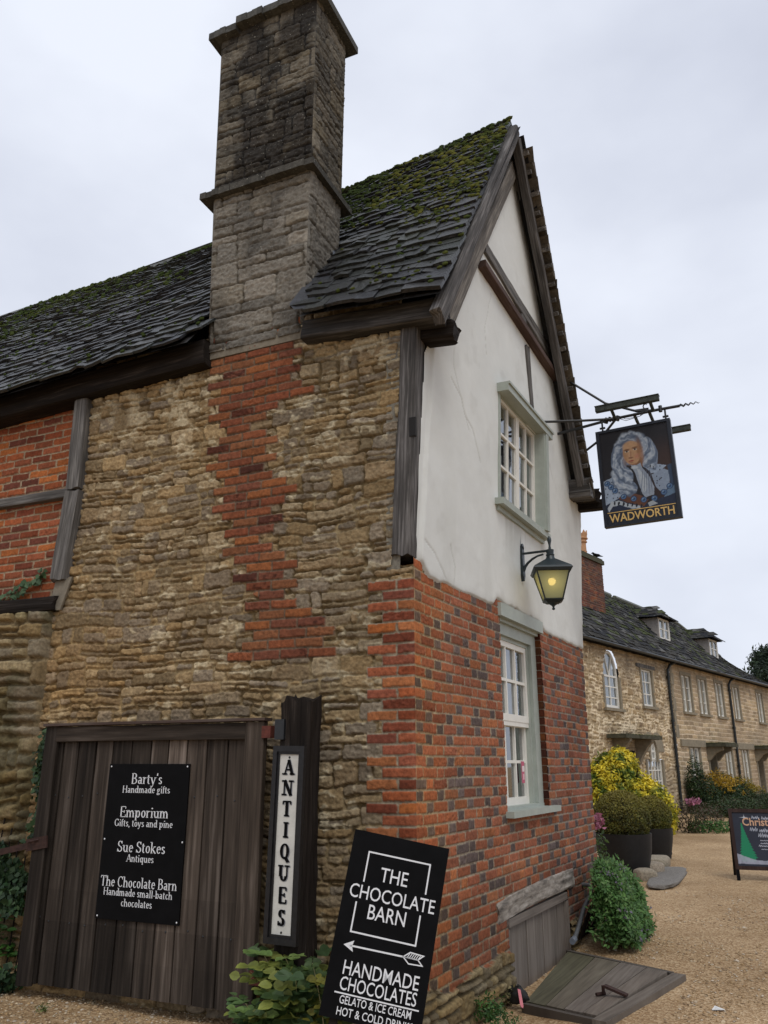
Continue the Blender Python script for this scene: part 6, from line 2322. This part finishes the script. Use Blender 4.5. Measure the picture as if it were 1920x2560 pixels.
def facade(name, t0, t1, z0, z1, par, kind, holes, seed, label):
    U, V, u, v = grid(t0, t1, z0, z1, .022, .02)
    if kind == 'rubble':
        h, c, t = rubble(u, v, seed, .16, .27, .22, .48, RUBF, (.66, .55, .38), depth=.025, joint=(.016, .032), edge=.03, wob=2.2)
        soft = ss(fbm(u * .7, v * .9, seed + 90, 3) + .35 * ss(v, 3.9, 4.9) - .0, .52, .66)
        c = mixc(c, np.array((.26, .205, .14)) * (.8 + .4 * fbm(u * 8, v * 8, seed + 91, 3))[..., None], soft * .6)
    else:
        h, c, cu, cv, j = brick(u, v, seed, L=.52, H=.155, depth=.012, pal=ASHF, mort=(.58, .48, .34), joint=.016, wob=2.5)
        soft = ss(fbm(u * .6, v * .8, seed + 90, 3), .50, .64)
        c = mixc(c, np.array((.27, .205, .135)) * (.8 + .4 * fbm(u * 8, v * 8, seed + 91, 3))[..., None], soft * .5)
    grime = ss(fbm(u * 2.2, v * .5, seed + 92, 3), .44, .7) * ss(v, 3.8, 5.0) * .6 + ss(v, .7, .0) * .5
    c = mixc(c, (.15, .125, .095), grime * .85)
    c = c * 1.12
    keep = np.ones(u.shape, bool)
    for (a0, a1, b0, b1, ar) in holes:
        cut = (u > a0) & (u < a1) & (v > b0) & (v < b1)
        if ar:
            r = (a1 - a0) / 2
            cut = (u > a0) & (u < a1) & (v > b0) & ((v < b1 - r * ar) | (((u - (a0 + a1) / 2) / r) ** 2 + ((v - b1 + r * ar) / (r * ar)) ** 2 < 1))
        keep &= ~cut
    P = flat(bgp(0, 0), BD, UZ, BN, u, v, h)
    relief(name, U, V, P, keep, c, M_STONE, par, label=label)


def bwin(par, t0, t1, z0, z1, cols, rows, pair=False, arch=0.0, name='window', curt=True, sill=True):
    """window of the terrace; pair = two lights with a mullion"""
    off = -.11
    if arch:
        m = MB()
        r = (t1 - t0) / 2
        tc_ = (t0 + t1) / 2
        zs = z1 - r * arch
        arcp = [bgp(tc_ - r * .93 * math.cos(a), zs + r * .93 * arch * math.sin(a), off) for a in np.linspace(0, math.pi, 15)]
        m.ribbon([bgp(t0 + .04, z0 + .04, off)] + arcp + [bgp(t1 - .04, z0 + .04, off)], BN, .085, .07)
        m.box(bgp(0, 0, off), BD, UZ, BN, t0, t1, z0, z0 + .09, 0, .07)
        m.box(bgp(0, 0, off), BD, UZ, BN, t0, t1, zs - .03, zs + .03, 0, .06)
        for i in range(1, cols): 
            x = t0 + (t1 - t0) * i / cols
            m.box(bgp(0, 0, off), BD, UZ, BN, x - .022, x + .022, z0, zs, .01, .055)
        for i in range(1, rows):
            y = z0 + (zs - z0) * i / rows
            m.box(bgp(0, 0, off), BD, UZ, BN, t0, t1, y - .018, y + .018, .012, .05)
        for a in (math.pi * .33, math.pi * .67):
            m.ribbon([bgp(tc_, zs, off + .01), bgp(tc_ - r * .9 * math.cos(a), zs + r * .9 * arch * math.sin(a), off + .01)], BN, .035, .045)
        w = m.build(name, M_WHITE, par)
        g = MB()
        g.add([bgp(t0, z0, off + .025), bgp(t1, z0, off + .025)] + [bgp(tc_ + r * math.cos(a), zs + r * arch * math.sin(a), off + .025) for a in np.linspace(0, math.pi, 13)], [tuple(range(15))])
        g.build('panes', M_GLASS, w)
    else:
        w = None
        segs = [(t0, (t0 + t1) / 2 - .05), ((t0 + t1) / 2 + .05, t1)] if pair else [(t0, t1)]
        m = MB()
        g = MB()
        for (a0, a1) in segs:
            b = bgp(0, 0, off)
            fw = .055
            for (p, q, r0, r1) in ((a0, a1, z0, z0 + fw * 1.3), (a0, a1, z1 - fw, z1), (a0, a0 + fw, z0 + fw * 1.3, z1 - fw), (a1 - fw, a1, z0 + fw * 1.3, z1 - fw)):
                m.box(b, BD, UZ, BN, p, q, r0, r1, 0, .07)
            n = 1 if pair else cols
            for i in range(1, n):
                x = a0 + (a1 - a0) * i / n
                m.box(b, BD, UZ, BN, x - .018, x + .018, z0, z1, .012, .055)
            for i in range(1, rows):
                y = z0 + (z1 - z0) * i / rows
                m.box(b, BD, UZ, BN, a0, a1, y - .016, y + .016, .014, .05)
            g.add([bgp(a0, z0, off + .025), bgp(a1, z0, off + .025), bgp(a1, z1, off + .025), bgp(a0, z1, off + .025)], [(0, 1, 2, 3)])
        w = m.build(name, M_WHITE, par)
        g.build('panes', M_GLASS, w)
        if pair:
            m = MB()
            c = (t0 + t1) / 2
            m.box(bgp(0, 0, 0), BD, UZ, BN, c - .055, c + .055, z0, z1, -.14, -.015, (1, 1, 1))
            m.build('mullion', M_STONEP, w)
    m = MB()
    b = bgp(0, 0, 0)
    for (x0, x1) in ((t0 - .12, t0), (t1, t1 + .12)):
        m.box(b, BD, UZ, BN, x0, x1, z0 - .02, z1 - (0 if not arch else (t1 - t0) / 2 * arch), -.16, .026)
    if not arch and t0 != -1.45: m.box(b, BD, UZ, BN, t0 - .12, t1 + .12, z1, z1 + .13, -.16, .027)
    elif sill: m.box(b, BD, UZ, BN, t0 - .12, t1 + .12, z0 - .085, z0 - .02, -.15, .025)
    m.build('surround', M_STONEP, w)
    if sill:
        m = MB()
        m.box(b, BD, UZ, BN, t0 - .16, t1 + .16, z0 - .09, z0 - .005, -.16, .10)
        m.build('sill', M_STONEP, w)
    room(bgp(t0 - .05, z0 - .05, off - .25), BD, UZ, BN, t1 - t0 + .1, z1 - z0 + .1, .6, w)
    if curt:
        m = MB()
        V, F = [], []
        n = 20
        for i in range(n + 1):
            x = t0 + (t1 - t0) * i / n
            d = off - .08 + .02 * math.sin(i * 2.1 + t0 * 7)
            V += [bgp(x, z0, d), bgp(x, z1, d)]
        for i in range(n):
            if curt == 'net' or i < n * .28 or i > n * .72: F.append((2 * i, 2 * i + 2, 2 * i + 3, 2 * i + 1))
        m.add(V, F)
        m.build('curtain', M_CURT, w)
    return w


M_HOOD = mat_plain('mossy_hood', (.075, .072, .050), .95, .4, 6, .4, 30, .1)
UP2 = [(2.55, 3.50), (4.36, 5.28), (6.42, 7.32), (8.72, 9.56), (12.30, 13.20), (15.2, 16.1)]
DN2 = [(2.68, 3.68), (6.74, 7.58), (8.94, 9.78), (13.1, 13.9), (15.6, 16.4)]
DOOR2 = [(4.70, 5.48), (11.05, 11.85)]
hol1 = [(-4.22, -3.12, 3.22, 4.98, 1.45), (-1.24, -.34, 3.42, 4.62, 0), (-1.45, -.12, .74, 1.74, 0), (-1.06, -.52, 1.7, 2.36, 1.35), (-3.9, -2.4, -.1, 1.98, 0)]
hol2 = [(a, b, 3.42, 4.74, 0) for a, b in UP2] + [(a, b, .80, 2.17, 0) for a, b in DN2] + [(a, b, -.1, 2.0, 0) for a, b in DOOR2]
facade('rubble_front', -14, 1.42, -.1, 5.14, h1, 'rubble', hol1, 801, 'rubble front with pale raised pointing')
facade('coursed_front', 1.42, 18.5, -.1, 5.12, h2, 'ashlar', hol2, 821, 'coursed ashlar front, stained under the eaves')
w = bwin(h1, -4.22, -3.12, 3.22, 4.98, 2, 3, arch=1.45, curt='net'); w['label'] = 'tall round arched upper window'
bwin(h1, -1.24, -.34, 3.42, 4.62, 2, 3, curt='net')
w = bwin(h1, -1.45, -.12, .74, 1.74, 5, 3, curt=True); w['label'] = 'wide ground floor window with a raised arched middle light'
bwin(h1, -1.06, -.52, 1.70, 2.36, 2, 1, arch=1.35, curt=False, sill=False)
for i, (a, b) in enumerate(UP2): bwin(h2, a, b, 3.42, 4.74, 1, 3, pair=True, curt='net' if i % 2 else True)
for i, (a, b) in enumerate(DN2): bwin(h2, a, b, .80, 2.17, 1, 3, pair=True, curt='net' if i % 2 else True)
m = MB()
for (a, b) in DOOR2:
    pass
for (a, b) in DOOR2:
    m = MB()
    m.box(bgp(0, 0, -.28), BD, UZ, BN, a, b, -.1, 2.0, 0, .05, (.55, .5, .45))
    for q in range(5):
        m.box(bgp(0, 0, -.23), BD, UZ, BN, a + .03 + q * .145, a + .165 + q * .145, .02, 1.96, 0, .015, (.6, .55, .5), q)
    d = m.build('door', M_OAKB, h2)
    m = MB()
    m.box(bgp(0, 0, 0), BD, UZ, BN, a - .14, a, -.1, 2.05, -.3, .03)
    m.box(bgp(0, 0, 0), BD, UZ, BN, b, b + .14, -.1, 2.05, -.3, .03)
    m.box(bgp(0, 0, 0), BD, UZ, BN, a - .14, b + .14, 2.0, 2.16, -.3, .031)
    m.build('door_surround', M_STONEP, d)
    m = MB()
    for x in (a - .22, b + .06):
        pr = [(0, 1.72), (.10, 1.74), (.20, 1.86), (.30, 1.98), (.48, 2.06), (.60, 2.10), (.60, 2.22), (0, 2.22)]
        m.cut()
        m.prism([bgp(x, z, o) for o, z in pr], BD, .16)
    m.each('hood_bracket', M_STONEP, d)
    m = MB()
    m.box(bgp(0, 0, 0), BD, UZ, BN, a - .38, b + .38, 2.225, 2.33, -.02, .78)
    m.box(bgp(0, 0, 0), BD, UZ, BN, a - .36, b + .36, 2.33, 2.36, -.02, .74)
    m.build('door_hood', M_HOOD, d)
    P = [bgp(a - .36 + (b - a + .72) * random.random(), 2.36, .72 * random.random()) for _ in range(240)]
    lumps('moss', P, [random.uniform(.02, .045) for _ in P], UZ, colr(len(P), [(.05, .065, .012), (.08, .09, .016)], 3), M_MOSS, d, .5)['kind'] = 'stuff'
m = MB()
for (x0, x1) in ((1.75, 4.30), (5.90, 10.65), (12.3, 18.5)):
    m.cut()
    m.box(bgp(0, 0, 0), BD, UZ, BN, x0, x1, 2.20, 2.44, -.02, .07)
m.each('string_course', M_STONEP, h2)
m = MB()
for z in np.arange(2.5, 4.9, .45):
    m.box(bgp(0, 0, 0), BD, UZ, BN, 1.42, 1.72 if int(z / .45) % 2 else 1.60, z, z + .43, -.02, .034)
m.build('quoin', M_STONEP, h2)
# flat hood and surround by the house door
m = MB()
m.box(bgp(0, 0, 0), BD, UZ, BN, -4.40, -1.55, 2.33, 2.44, -.02, .62)
hd_ = m.build('door_hood', M_HOOD, h1)
m = MB()
for x in (-4.0, -2.30):
    m.cut()
    m.prism([bgp(x, z, o) for o, z in [(0, 1.55), (.10, 1.60), (.22, 1.85), (.40, 2.10), (.55, 2.25), (.55, 2.33), (0, 2.33)]], BD, .18)
m.each('hood_bracket', M_STONEP, hd_)
P = [bgp(-4.3 + 2.7 * random.random(), 2.44, .6 * random.random()) for _ in range(420)]
lumps('moss', P, [random.uniform(.02, .05) for _ in P], UZ, colr(len(P), [(.045, .06, .012), (.075, .085, .016), (.03, .028, .018)], 5), M_MOSS, hd_, .5)['kind'] = 'stuff'
m = MB()
m.box(bgp(0, 0, -.3), BD, UZ, BN, -3.9, -2.4, -.1, 2.0, 0, .05)
m.build('door', M_OAKB, h1)
m = MB()
r = .76
zc = 1.62
for sgn in (-1, 1):
    pts_ = [bgp(-.785 + sgn * (.62 + .0), .9, -.0), ]
for i in range(10):
    a0, a1 = math.pi * i / 10, math.pi * (i + 1) / 10
    def pp(rr_, a, k=1.35): return bgp(-.79 - rr_ * math.cos(a), 1.99 + rr_ * k * math.sin(a), -.05)
    m.prism([pp(.27, a0), pp(.27 + .42 * abs(math.cos(a0)) + .2, a0, 1.05), pp(.27 + .42 * abs(math.cos(a1)) + .2, a1, 1.05), pp(.27, a1)], BN, .085)
m.build('arch_surround', M_STONEP, h1)
m = MB()
m.box(bgp(0, 0, 0), BD, UZ, BN, -1.62, -.02, 4.66, 4.78, -.1, .03)
m.build('lintel', M_OAKL, h1)
for par, ts in ((h1, (1.05,)), (h2, (8.05, 17.2))):
    for tt_ in ts:
        m = MB()
        m.tube([bgp(tt_ + .25, 5.06, .30), bgp(tt_ + .12, 4.95, .14), bgp(tt_, 4.78, .08), bgp(tt_, 2.5, .08), bgp(tt_, .05, .08)], .05, 8)
        for z in (4.5, 3.0, 1.5):
            m.lathe(bgp(tt_, z, .08), [(.065, 0), (.065, .07)], 8)
        m.build('downpipe', M_PIPE, par)
for par, a, b in ((h1, -14, 1.4), (h2, 1.42, 18.5)):
    m = MB()
    m.tube([bgp(a, 5.08, .36), bgp(b, 5.08, .36)], .055, 8)
    for i in range(int((b - a) / .9)):
        m.tube([bgp(a + .4 + i * .9, 5.12, .1), bgp(a + .45 + i * .9, 5.02, .36)], .014, 4)
    m.build('gutter', M_PIPE, par)
    m = MB()
    m.box(bgp(0, 0, 0), BD, UZ, BN, a, b, 5.065, 5.095, -.3, .31, (.05, .045, .04))
    m.build('soffit_board', M_OAKB, par)

RT_ = [-14.5, 0, 8.0, 10.5, 13.3, 16.0, 19.0]
RZ_ = [7.70, 7.62, 7.50, 6.98, 6.42, 5.85, 5.3]
RO_ = [-1.8, -1.8, -1.8, -1.72, -1.55, -1.2, -.4]


def broof(a0):
    def fn(a, f):
        t = a0 + a
        e = bgp(t, 5.10 + .02 * math.sin(t * .9), .34)
        r = bgp(t, np.interp(t, RT_, RZ_), np.interp(t, RT_, RO_))
        return e + (r - e) * f + UZ * (-.05 * math.sin(math.pi * min(1, max(0, f))))
    return fn


BPAL = np.array([(.036, .036, .036), (.026, .026, .028), (.055, .054, .051), (.034, .033, .030), (.020, .021, .024), (.085, .083, .078), (.044, .042, .037)])
mb_ = lambda a, f, rg: (.7 if rg.random() < .10 + .25 * f else 0)
slates('roof', broof(-14.5), 15.9, 19, .22, .5, M_SLATEB, h1, 31, e0=.20, e1=.12, th=.026, mossf=mb_, pal=BPAL)
slates('roof', broof(1.42), 17.4, 19, .22, .5, M_SLATEB, h2, 32, e0=.20, e1=.12, th=.026, mossf=mb_, pal=BPAL)
for par, a0, L in ((h1, -14.5, 15.9), (h2, 1.42, 12.0)):
    m = MB()
    fn = broof(a0)
    pr_ = [fn(x, 1.0) + UZ * .05 for x in np.arange(0, L, .5)]
    m.tube(pr_, .10, 7, (.075, .08, .05))
    m.build('ridge_stones', M_SLATE, par)

# chimney, pot and the bird
bm = MB()
U, V, u, v = grid(0, 1, 6.2, 8.16, .02, .02)
c0, c1, o0, o1 = -3.62, -1.80, -.8, -1.55
VV, FF, CC = [], [], []
base = 0
for side in range(4):
    Lw = (c1 - c0) if side % 2 == 0 else (o0 - o1)
    h, c, cu, cv, j = brick(u * Lw, v, 61 + side, mort=(.20, .15, .11), pal=BRICKS * np.array((.72, .75, .9)))
    k = (v - 6.2) / 1.96 * 0
    if side == 0: t_2, o_2 = c0 + (c1 - c0) * u, o0 + h
    elif side == 1: t_2, o_2 = c1 + h, o0 + (o1 - o0) * u
    elif side == 2: t_2, o_2 = c1 + (c0 - c1) * u, o1 - h
    else: t_2, o_2 = c0 - h, o1 + (o0 - o1) * u
    c = mixc(c, (.05, .045, .04), ss(fbm(u * 3 + side, v * 1.5, 66, 3), .45, .65) * .5)
    P = B0 + t_2[..., None] * BD + o_2[..., None] * BN + v[..., None] * UZ
    nv, nu = u.shape
    idx = np.arange(nu * nv).reshape(nv, nu) + base
    VV.append(P.reshape(-1, 3)); CC.append(c.reshape(-1, 3))
    FF.append(np.stack([idx[:-1, :-1], idx[:-1, 1:], idx[1:, 1:], idx[1:, :-1]], -1).reshape(-1, 4))
    base += nu * nv
bc = np_mesh('chimney', np.concatenate(VV), np.concatenate(FF), M_BRICK, h1, np.concatenate(CC))
bc['label'] = 'red brick chimney with a mossy stone cap'
m = MB()
m.box(bgp(0, 0, 0), BD, UZ, BN, c0 - .07, c1 + .07, 8.16, 8.30, o1 - .07, o0 + .07, (.07, .07, .045))
m.box(bgp(0, 0, 0), BD, UZ, BN, c0 - .03, c1 + .03, 8.30, 8.36, o1 - .03, o0 + .03, (.06, .065, .04))
m.build('chimney_cap', M_CHIM, bc)
m = MB()
pc0 = bgp(-2.52, 8.36, -1.15)
m.lathe(pc0, [(.30, 0), (.24, .06), (.17, .12), (.155, .18), (.17, .19), (.15, .21), (.145, .48), (.19, .51), (.19, .54), (.165, .56), (.165, .60), (.22, .63), (.22, .66), (.19, .68), (.21, .80), (.17, .80), (.15, .5)], 16, cap=False)
for i in range(8):
    a = i * math.pi / 4
    d_ = np.array([math.cos(a), math.sin(a), 0]); e_ = np.array([-math.sin(a), math.cos(a), 0])
    m.prism([pc0 + d_ * .20 - e_ * .075 + UZ * .79, pc0 + d_ * .20 + e_ * .075 + UZ * .79, pc0 + d_ * .215 + UZ * .93], -d_, .035)
m.build('chimney_pot', M_TERRA, bc, smooth=False, label='buff crown topped chimney pot')

cr = thing('crow', bgp(-1.86, 8.36, -.90), 'small black bird perched on the brick chimney beside its pot', 'bird')
bp = bgp(-1.86, 8.36, -.90)
hx_ = -RGT
body = [(.20, .115, .004), (.10, .135, .020), (.05, .150, .05), (-.02, .150, .062), (-.08, .165, .062), (-.12, .195, .045), (-.145, .225, .040), (-.165, .235, .036), (-.185, .232, .018), (-.225, .222, .003)]
m = MB()
m.tube([bp - hx_ * x + UZ * z for x, z, r in body], [r for x, z, r in body], 10)
m.build('body', M_BLACK, cr, smooth=True)
m = MB()
for s_ in (-.025, .025):
    m.tube([bp + hx_ * .02 + FWD * s_ + UZ * .10, bp + hx_ * .025 + FWD * s_ + UZ * .0], .006, 5)
    m.tube([bp + hx_ * .06 + FWD * s_ + UZ * .004, bp - hx_ * .01 + FWD * s_ + UZ * .004], .005, 5)
m.build('leg', M_BLACK, cr)
m = MB()
for s_ in (-1, 1):
    m.add([bp + hx_ * .09 + FWD * s_ * .058 + UZ * .19, bp - hx_ * .02 + FWD * s_ * .066 + UZ * .16, bp - hx_ * .20 + FWD * s_ * .02 + UZ * .105, bp + hx_ * .04 + FWD * s_ * .060 + UZ * .12], [(0, 1, 2, 3)])
m.build('wing', M_BLACK, cr)

# dormers
def dormer(t0, t1, z0, z1):
    off = -.48
    back = -1.9
    m = MB()
    b = bgp(0, 0, 0)
    m.box(b, BD, UZ, BN, t0 - .06, t0, z0 - .3, z1, back, off, (.28, .26, .24))
    m.box(b, BD, UZ, BN, t1, t1 + .06, z0 - .3, z1, back, off, (.28, .26, .24))
    m.box(b, BD, UZ, BN, t0, t1, z0 - .4, z0, off - .1, off - .02, (.28, .26, .24))
    d = m.build('dormer', mat_vc('dormer_render', .95, .2, 12, .2), h2)
    m = MB()
    bb = bgp(0, 0, off - .06)
    for (p, q, r0, r1) in ((t0, t1, z0, z0 + .07), (t0, t1, z1 - .06, z1), (t0, t0 + .06, z0, z1), (t1 - .06, t1, z0, z1), ((t0 + t1) / 2 - .035, (t0 + t1) / 2 + .035, z0, z1)):
        m.box(bb, BD, UZ, BN, p, q, r0, r1, 0, .07)
    m.box(bb, BD, UZ, BN, t0, t1, (z0 + z1) / 2 - .018, (z0 + z1) / 2 + .018, .01, .05)
    w = m.build('window', M_WHITE, d)
    g = MB(); g.add([bgp(t0, z0, off - .035), bgp(t1, z0, off - .035), bgp(t1, z1, off - .035), bgp(t0, z1, off - .035)], [(0, 1, 2, 3)])
    g.build('panes', M_GLASS, d)
    room(bgp(t0, z0, off - .3), BD, UZ, BN, t1 - t0, z1 - z0, .5, d)
    m = MB(); n = 16; V, F = [], []
    for i in range(n + 1):
        V += [bgp(t0 + (t1 - t0) * i / n, z0, off - .13 + .015 * math.sin(i * 2)), bgp(t0 + (t1 - t0) * i / n, z1, off - .13 + .015 * math.sin(i * 2))]
    F = [(2 * i, 2 * i + 2, 2 * i + 3, 2 * i + 1) for i in range(n)]
    m.add(V, F); m.build('curtain', M_CURT, d)
    # hipped tiled top
    tm = (t0 + t1) / 2
    zt = z1 + .52
    ea, eb, ez, eo = t0 - .24, t1 + .24, z1 - .02, off + .20
    apf, apb = bgp(tm, zt, off - .40), bgp(tm, zt + .02, back - .2)
    fl, fr_, bl, br = bgp(ea, ez, eo), bgp(eb, ez, eo), bgp(ea, ez + .05, back), bgp(eb, ez + .05, back)

    def quadfun(p00, p10, p01, p11, L):
        return lambda a, f: (p00 * (1 - a / L) + p10 * a / L) * (1 - f) + (p01 * (1 - a / L) + p11 * a / L) * f
    Ls = abs(back - eo)
    for nm, q, L, fp in (('l', (bl, fl, apb, apf), Ls, False), ('r', (fr_, br, apf, apb), Ls, False), ('f', (fl, fr_, apf, apf), abs(eb - ea), False)):
        fn = quadfun(*q, L)
        slates('dormer_roof', fn, L, 6, .2, .4, M_SLATEB, d, 55 + int(t0), e0=.16, e1=.12, th=.022, mossf=mb_, pal=BPAL * 1.15, verge=.0)
    return d


dormer(2.18, 3.24, 6.06, 6.86)
dormer(7.95, 9.0, 5.95, 6.74)

# planting along the front of the terrace
def bush(name, label, blobs, pal, seed, lsize, cat='shrub', dens=5200, tips=None, group=None, out=1.0):
    x, y = blobs[0][0], blobs[0][1]
    b = thing(name, (x, y, 0), label, cat, group)
    P, D_ = [], []
    for i, (px, py, pz, rx, ry, rz) in enumerate(blobs):
        p_, d_, r_ = ball_pts((px, py, pz), rx, ry, rz, int(dens * rx * rz) + 120, seed + i, .6, -.98, .25)
        P.append(p_); D_.append(d_)
    P, D_ = np.concatenate(P), np.concatenate(D_)
    k = P[:, 2] > .01
    P, D_ = P[k], D_[k]
    c = colr(len(P), pal, seed) * (.5 + 1.0 * fbm(P[:, 0] * 5 + P[:, 1] * 3, P[:, 2] * 6, seed + 9, 3))[:, None]
    if tips is not None:
        tk = (fbm(P[:, 0] * 4 + P[:, 1] * 3, P[:, 2] * 5, seed + 19, 3) + .25 * D_[:, 2] > .56)[:, None]
        c = np.where(tk, np.array(tips) * np.random.default_rng(seed).uniform(.7, 1.2, len(P))[:, None], c)
    leaves('foliage', P, lsize, c, None, b, D_ * out, .5, .2, seed=seed)
    m = MB()
    for i, (px, py, pz, rx, ry, rz) in enumerate(blobs):
        m.tube([(px, py, -.02), (px + .05, py, pz)], [.02, .008], 5)
    m.build('stem', M_OAKB, b)
    return b


DG = [(.022, .048, .014), (.032, .065, .018), (.018, .036, .012), (.05, .08, .022)]
bush('wall_shrub', 'dark evergreen climbing shrub beside the first black downpipe', [tuple(bgp(1.75, .9, .4)) + (.35, .3, .95), tuple(bgp(2.0, .6, .5)) + (.55, .4, .7)], DG, 111, .08)
bush('berry_shrub', 'dark green shrub dotted with orange yellow berries below the terrace windows', [tuple(bgp(3.0, .7, .7)) + (.75, .5, .72), tuple(bgp(3.9, .62, .8)) + (.7, .5, .66), tuple(bgp(4.7, .5, .6)) + (.5, .4, .6)], DG, 121, .08, tips=(.42, .26, .02))
bush('pillar_shrub', 'yellow flecked shrub by the second doorway of the terrace', [tuple(bgp(6.1, .55, .6)) + (.55, .4, .62), tuple(bgp(7.0, .45, .7)) + (.55, .4, .5)], [(.05, .08, .02), (.035, .055, .015)], 131, .08, tips=(.30, .22, .02))
bush('low_bedding', 'mixed low green bedding plants edging the gravel below the terrace', [tuple(bgp(.3 + i * .75, .18 + .05 * (i % 3), 1.45 + .25 * (i % 2))) + (.55, .45, .30 + .06 * (i % 2)) for i in range(9)], [(.035, .065, .022), (.05, .085, .03), (.03, .05, .02), (.06, .06, .028)], 141, .075, 'plants', 5200)
bush('brown_shrub', 'low brownish shrub between the golden shrub and the first downpipe', [(-1.0, 17.2, .35, .45, .4, .42), (-.6, 17.9, .3, .4, .4, .35)], [(.075, .06, .035), (.05, .055, .025), (.09, .06, .04)], 151, .06)
bush('green_edging', 'bright green edging plant at the front of the bed', [(-.55, 17.3, .13, .55, .3, .16), (.0, 17.9, .12, .5, .3, .14)], [(.06, .14, .03), (.05, .11, .03)], 161, .07, 'plants')
b = thing('pink_flowers', (-.8, 17.1, 0), 'patch of mauve pink flowers over the low brownish shrub', 'flowers')
P, d_, r_ = ball_pts((-.8, 17.1, .72), .22, .22, .08, 150, 171, .5, -1, .2)
leaves('petals', P, .06, colr(len(P), [(.42, .16, .24), (.50, .22, .30), (.30, .10, .18)], 5), None, b, d_, .9, 0, seed=172)
m = MB()
for q in range(5): m.tube([(-.86 + .03 * q, 17.1, 0), (-.9 + .05 * q, 17.1, .72)], .008, 5, (.06, .09, .03))
m.build('stem', M_LEAF, b)
b = bush('corner_plant', 'green plant with pink flower heads showing past the brick corner', [(-.16, 5.15, .42, .10, .2, .42)], [(.07, .11, .03), (.05, .09, .025)], 181, .06, 'plant')
P, d_, r_ = ball_pts((-.095, 5.0, .95), .05, .06, .09, 60, 173, .5, -1, .2)
leaves('petals', P, .05, colr(len(P), [(.42, .16, .24), (.50, .22, .30)], 5), None, b, d_, .9, 0, seed=174)

# far evergreen beyond the terrace roof
tr_ = thing('evergreen_tree', tuple(CAM * np.array([1, 1, 0]) + FWD * 62 + RGT * 30.6), 'dark evergreen tree showing beyond the terrace roof', 'tree')
tb = CAM * np.array([1, 1, 0]) + FWD * 62 + RGT * 30.6
m = MB()
m.tube([tb, tb + UZ * 5, tb + UZ * 9], [.5, .42, .15], 9)
for i in range(14):
    a = i * 2.4
    z = 3.0 + i * .40
    m.tube([tb + UZ * z, tb + np.array([math.cos(a) * 1.6, math.sin(a) * 1.6, z + .8])], [.14, .04], 6)
m.build('trunk', M_OAKB, tr_)
P, D_ = [], []
rgx = np.random.default_rng(77)
for i in range(60):
    a, z = rgx.uniform(0, 6.28), rgx.uniform(2.6, 9.6)
    rr_ = (3.9 * math.sin(min(1, (11.2 - z) / 7.0) * 1.5)) * rgx.uniform(.35, .9)
    p_, d_, r_ = ball_pts(tb + np.array([math.cos(a) * rr_, math.sin(a) * rr_, z]), 1.35, 1.35, 1.05, 620, 700 + i, .35, -1, .4)
    P.append(p_); D_.append(d_)
P, D_ = np.concatenate(P), np.concatenate(D_)
c = colr(len(P), [(.022, .040, .020), (.030, .052, .024), (.016, .030, .016)], 78) * (.55 + .9 * fbm(P[:, 0] * .9, P[:, 2] * .9, 79, 3))[:, None]
leaves('crown', P, .42, c, None, tr_, D_ * .8, .35, .3, seed=80)
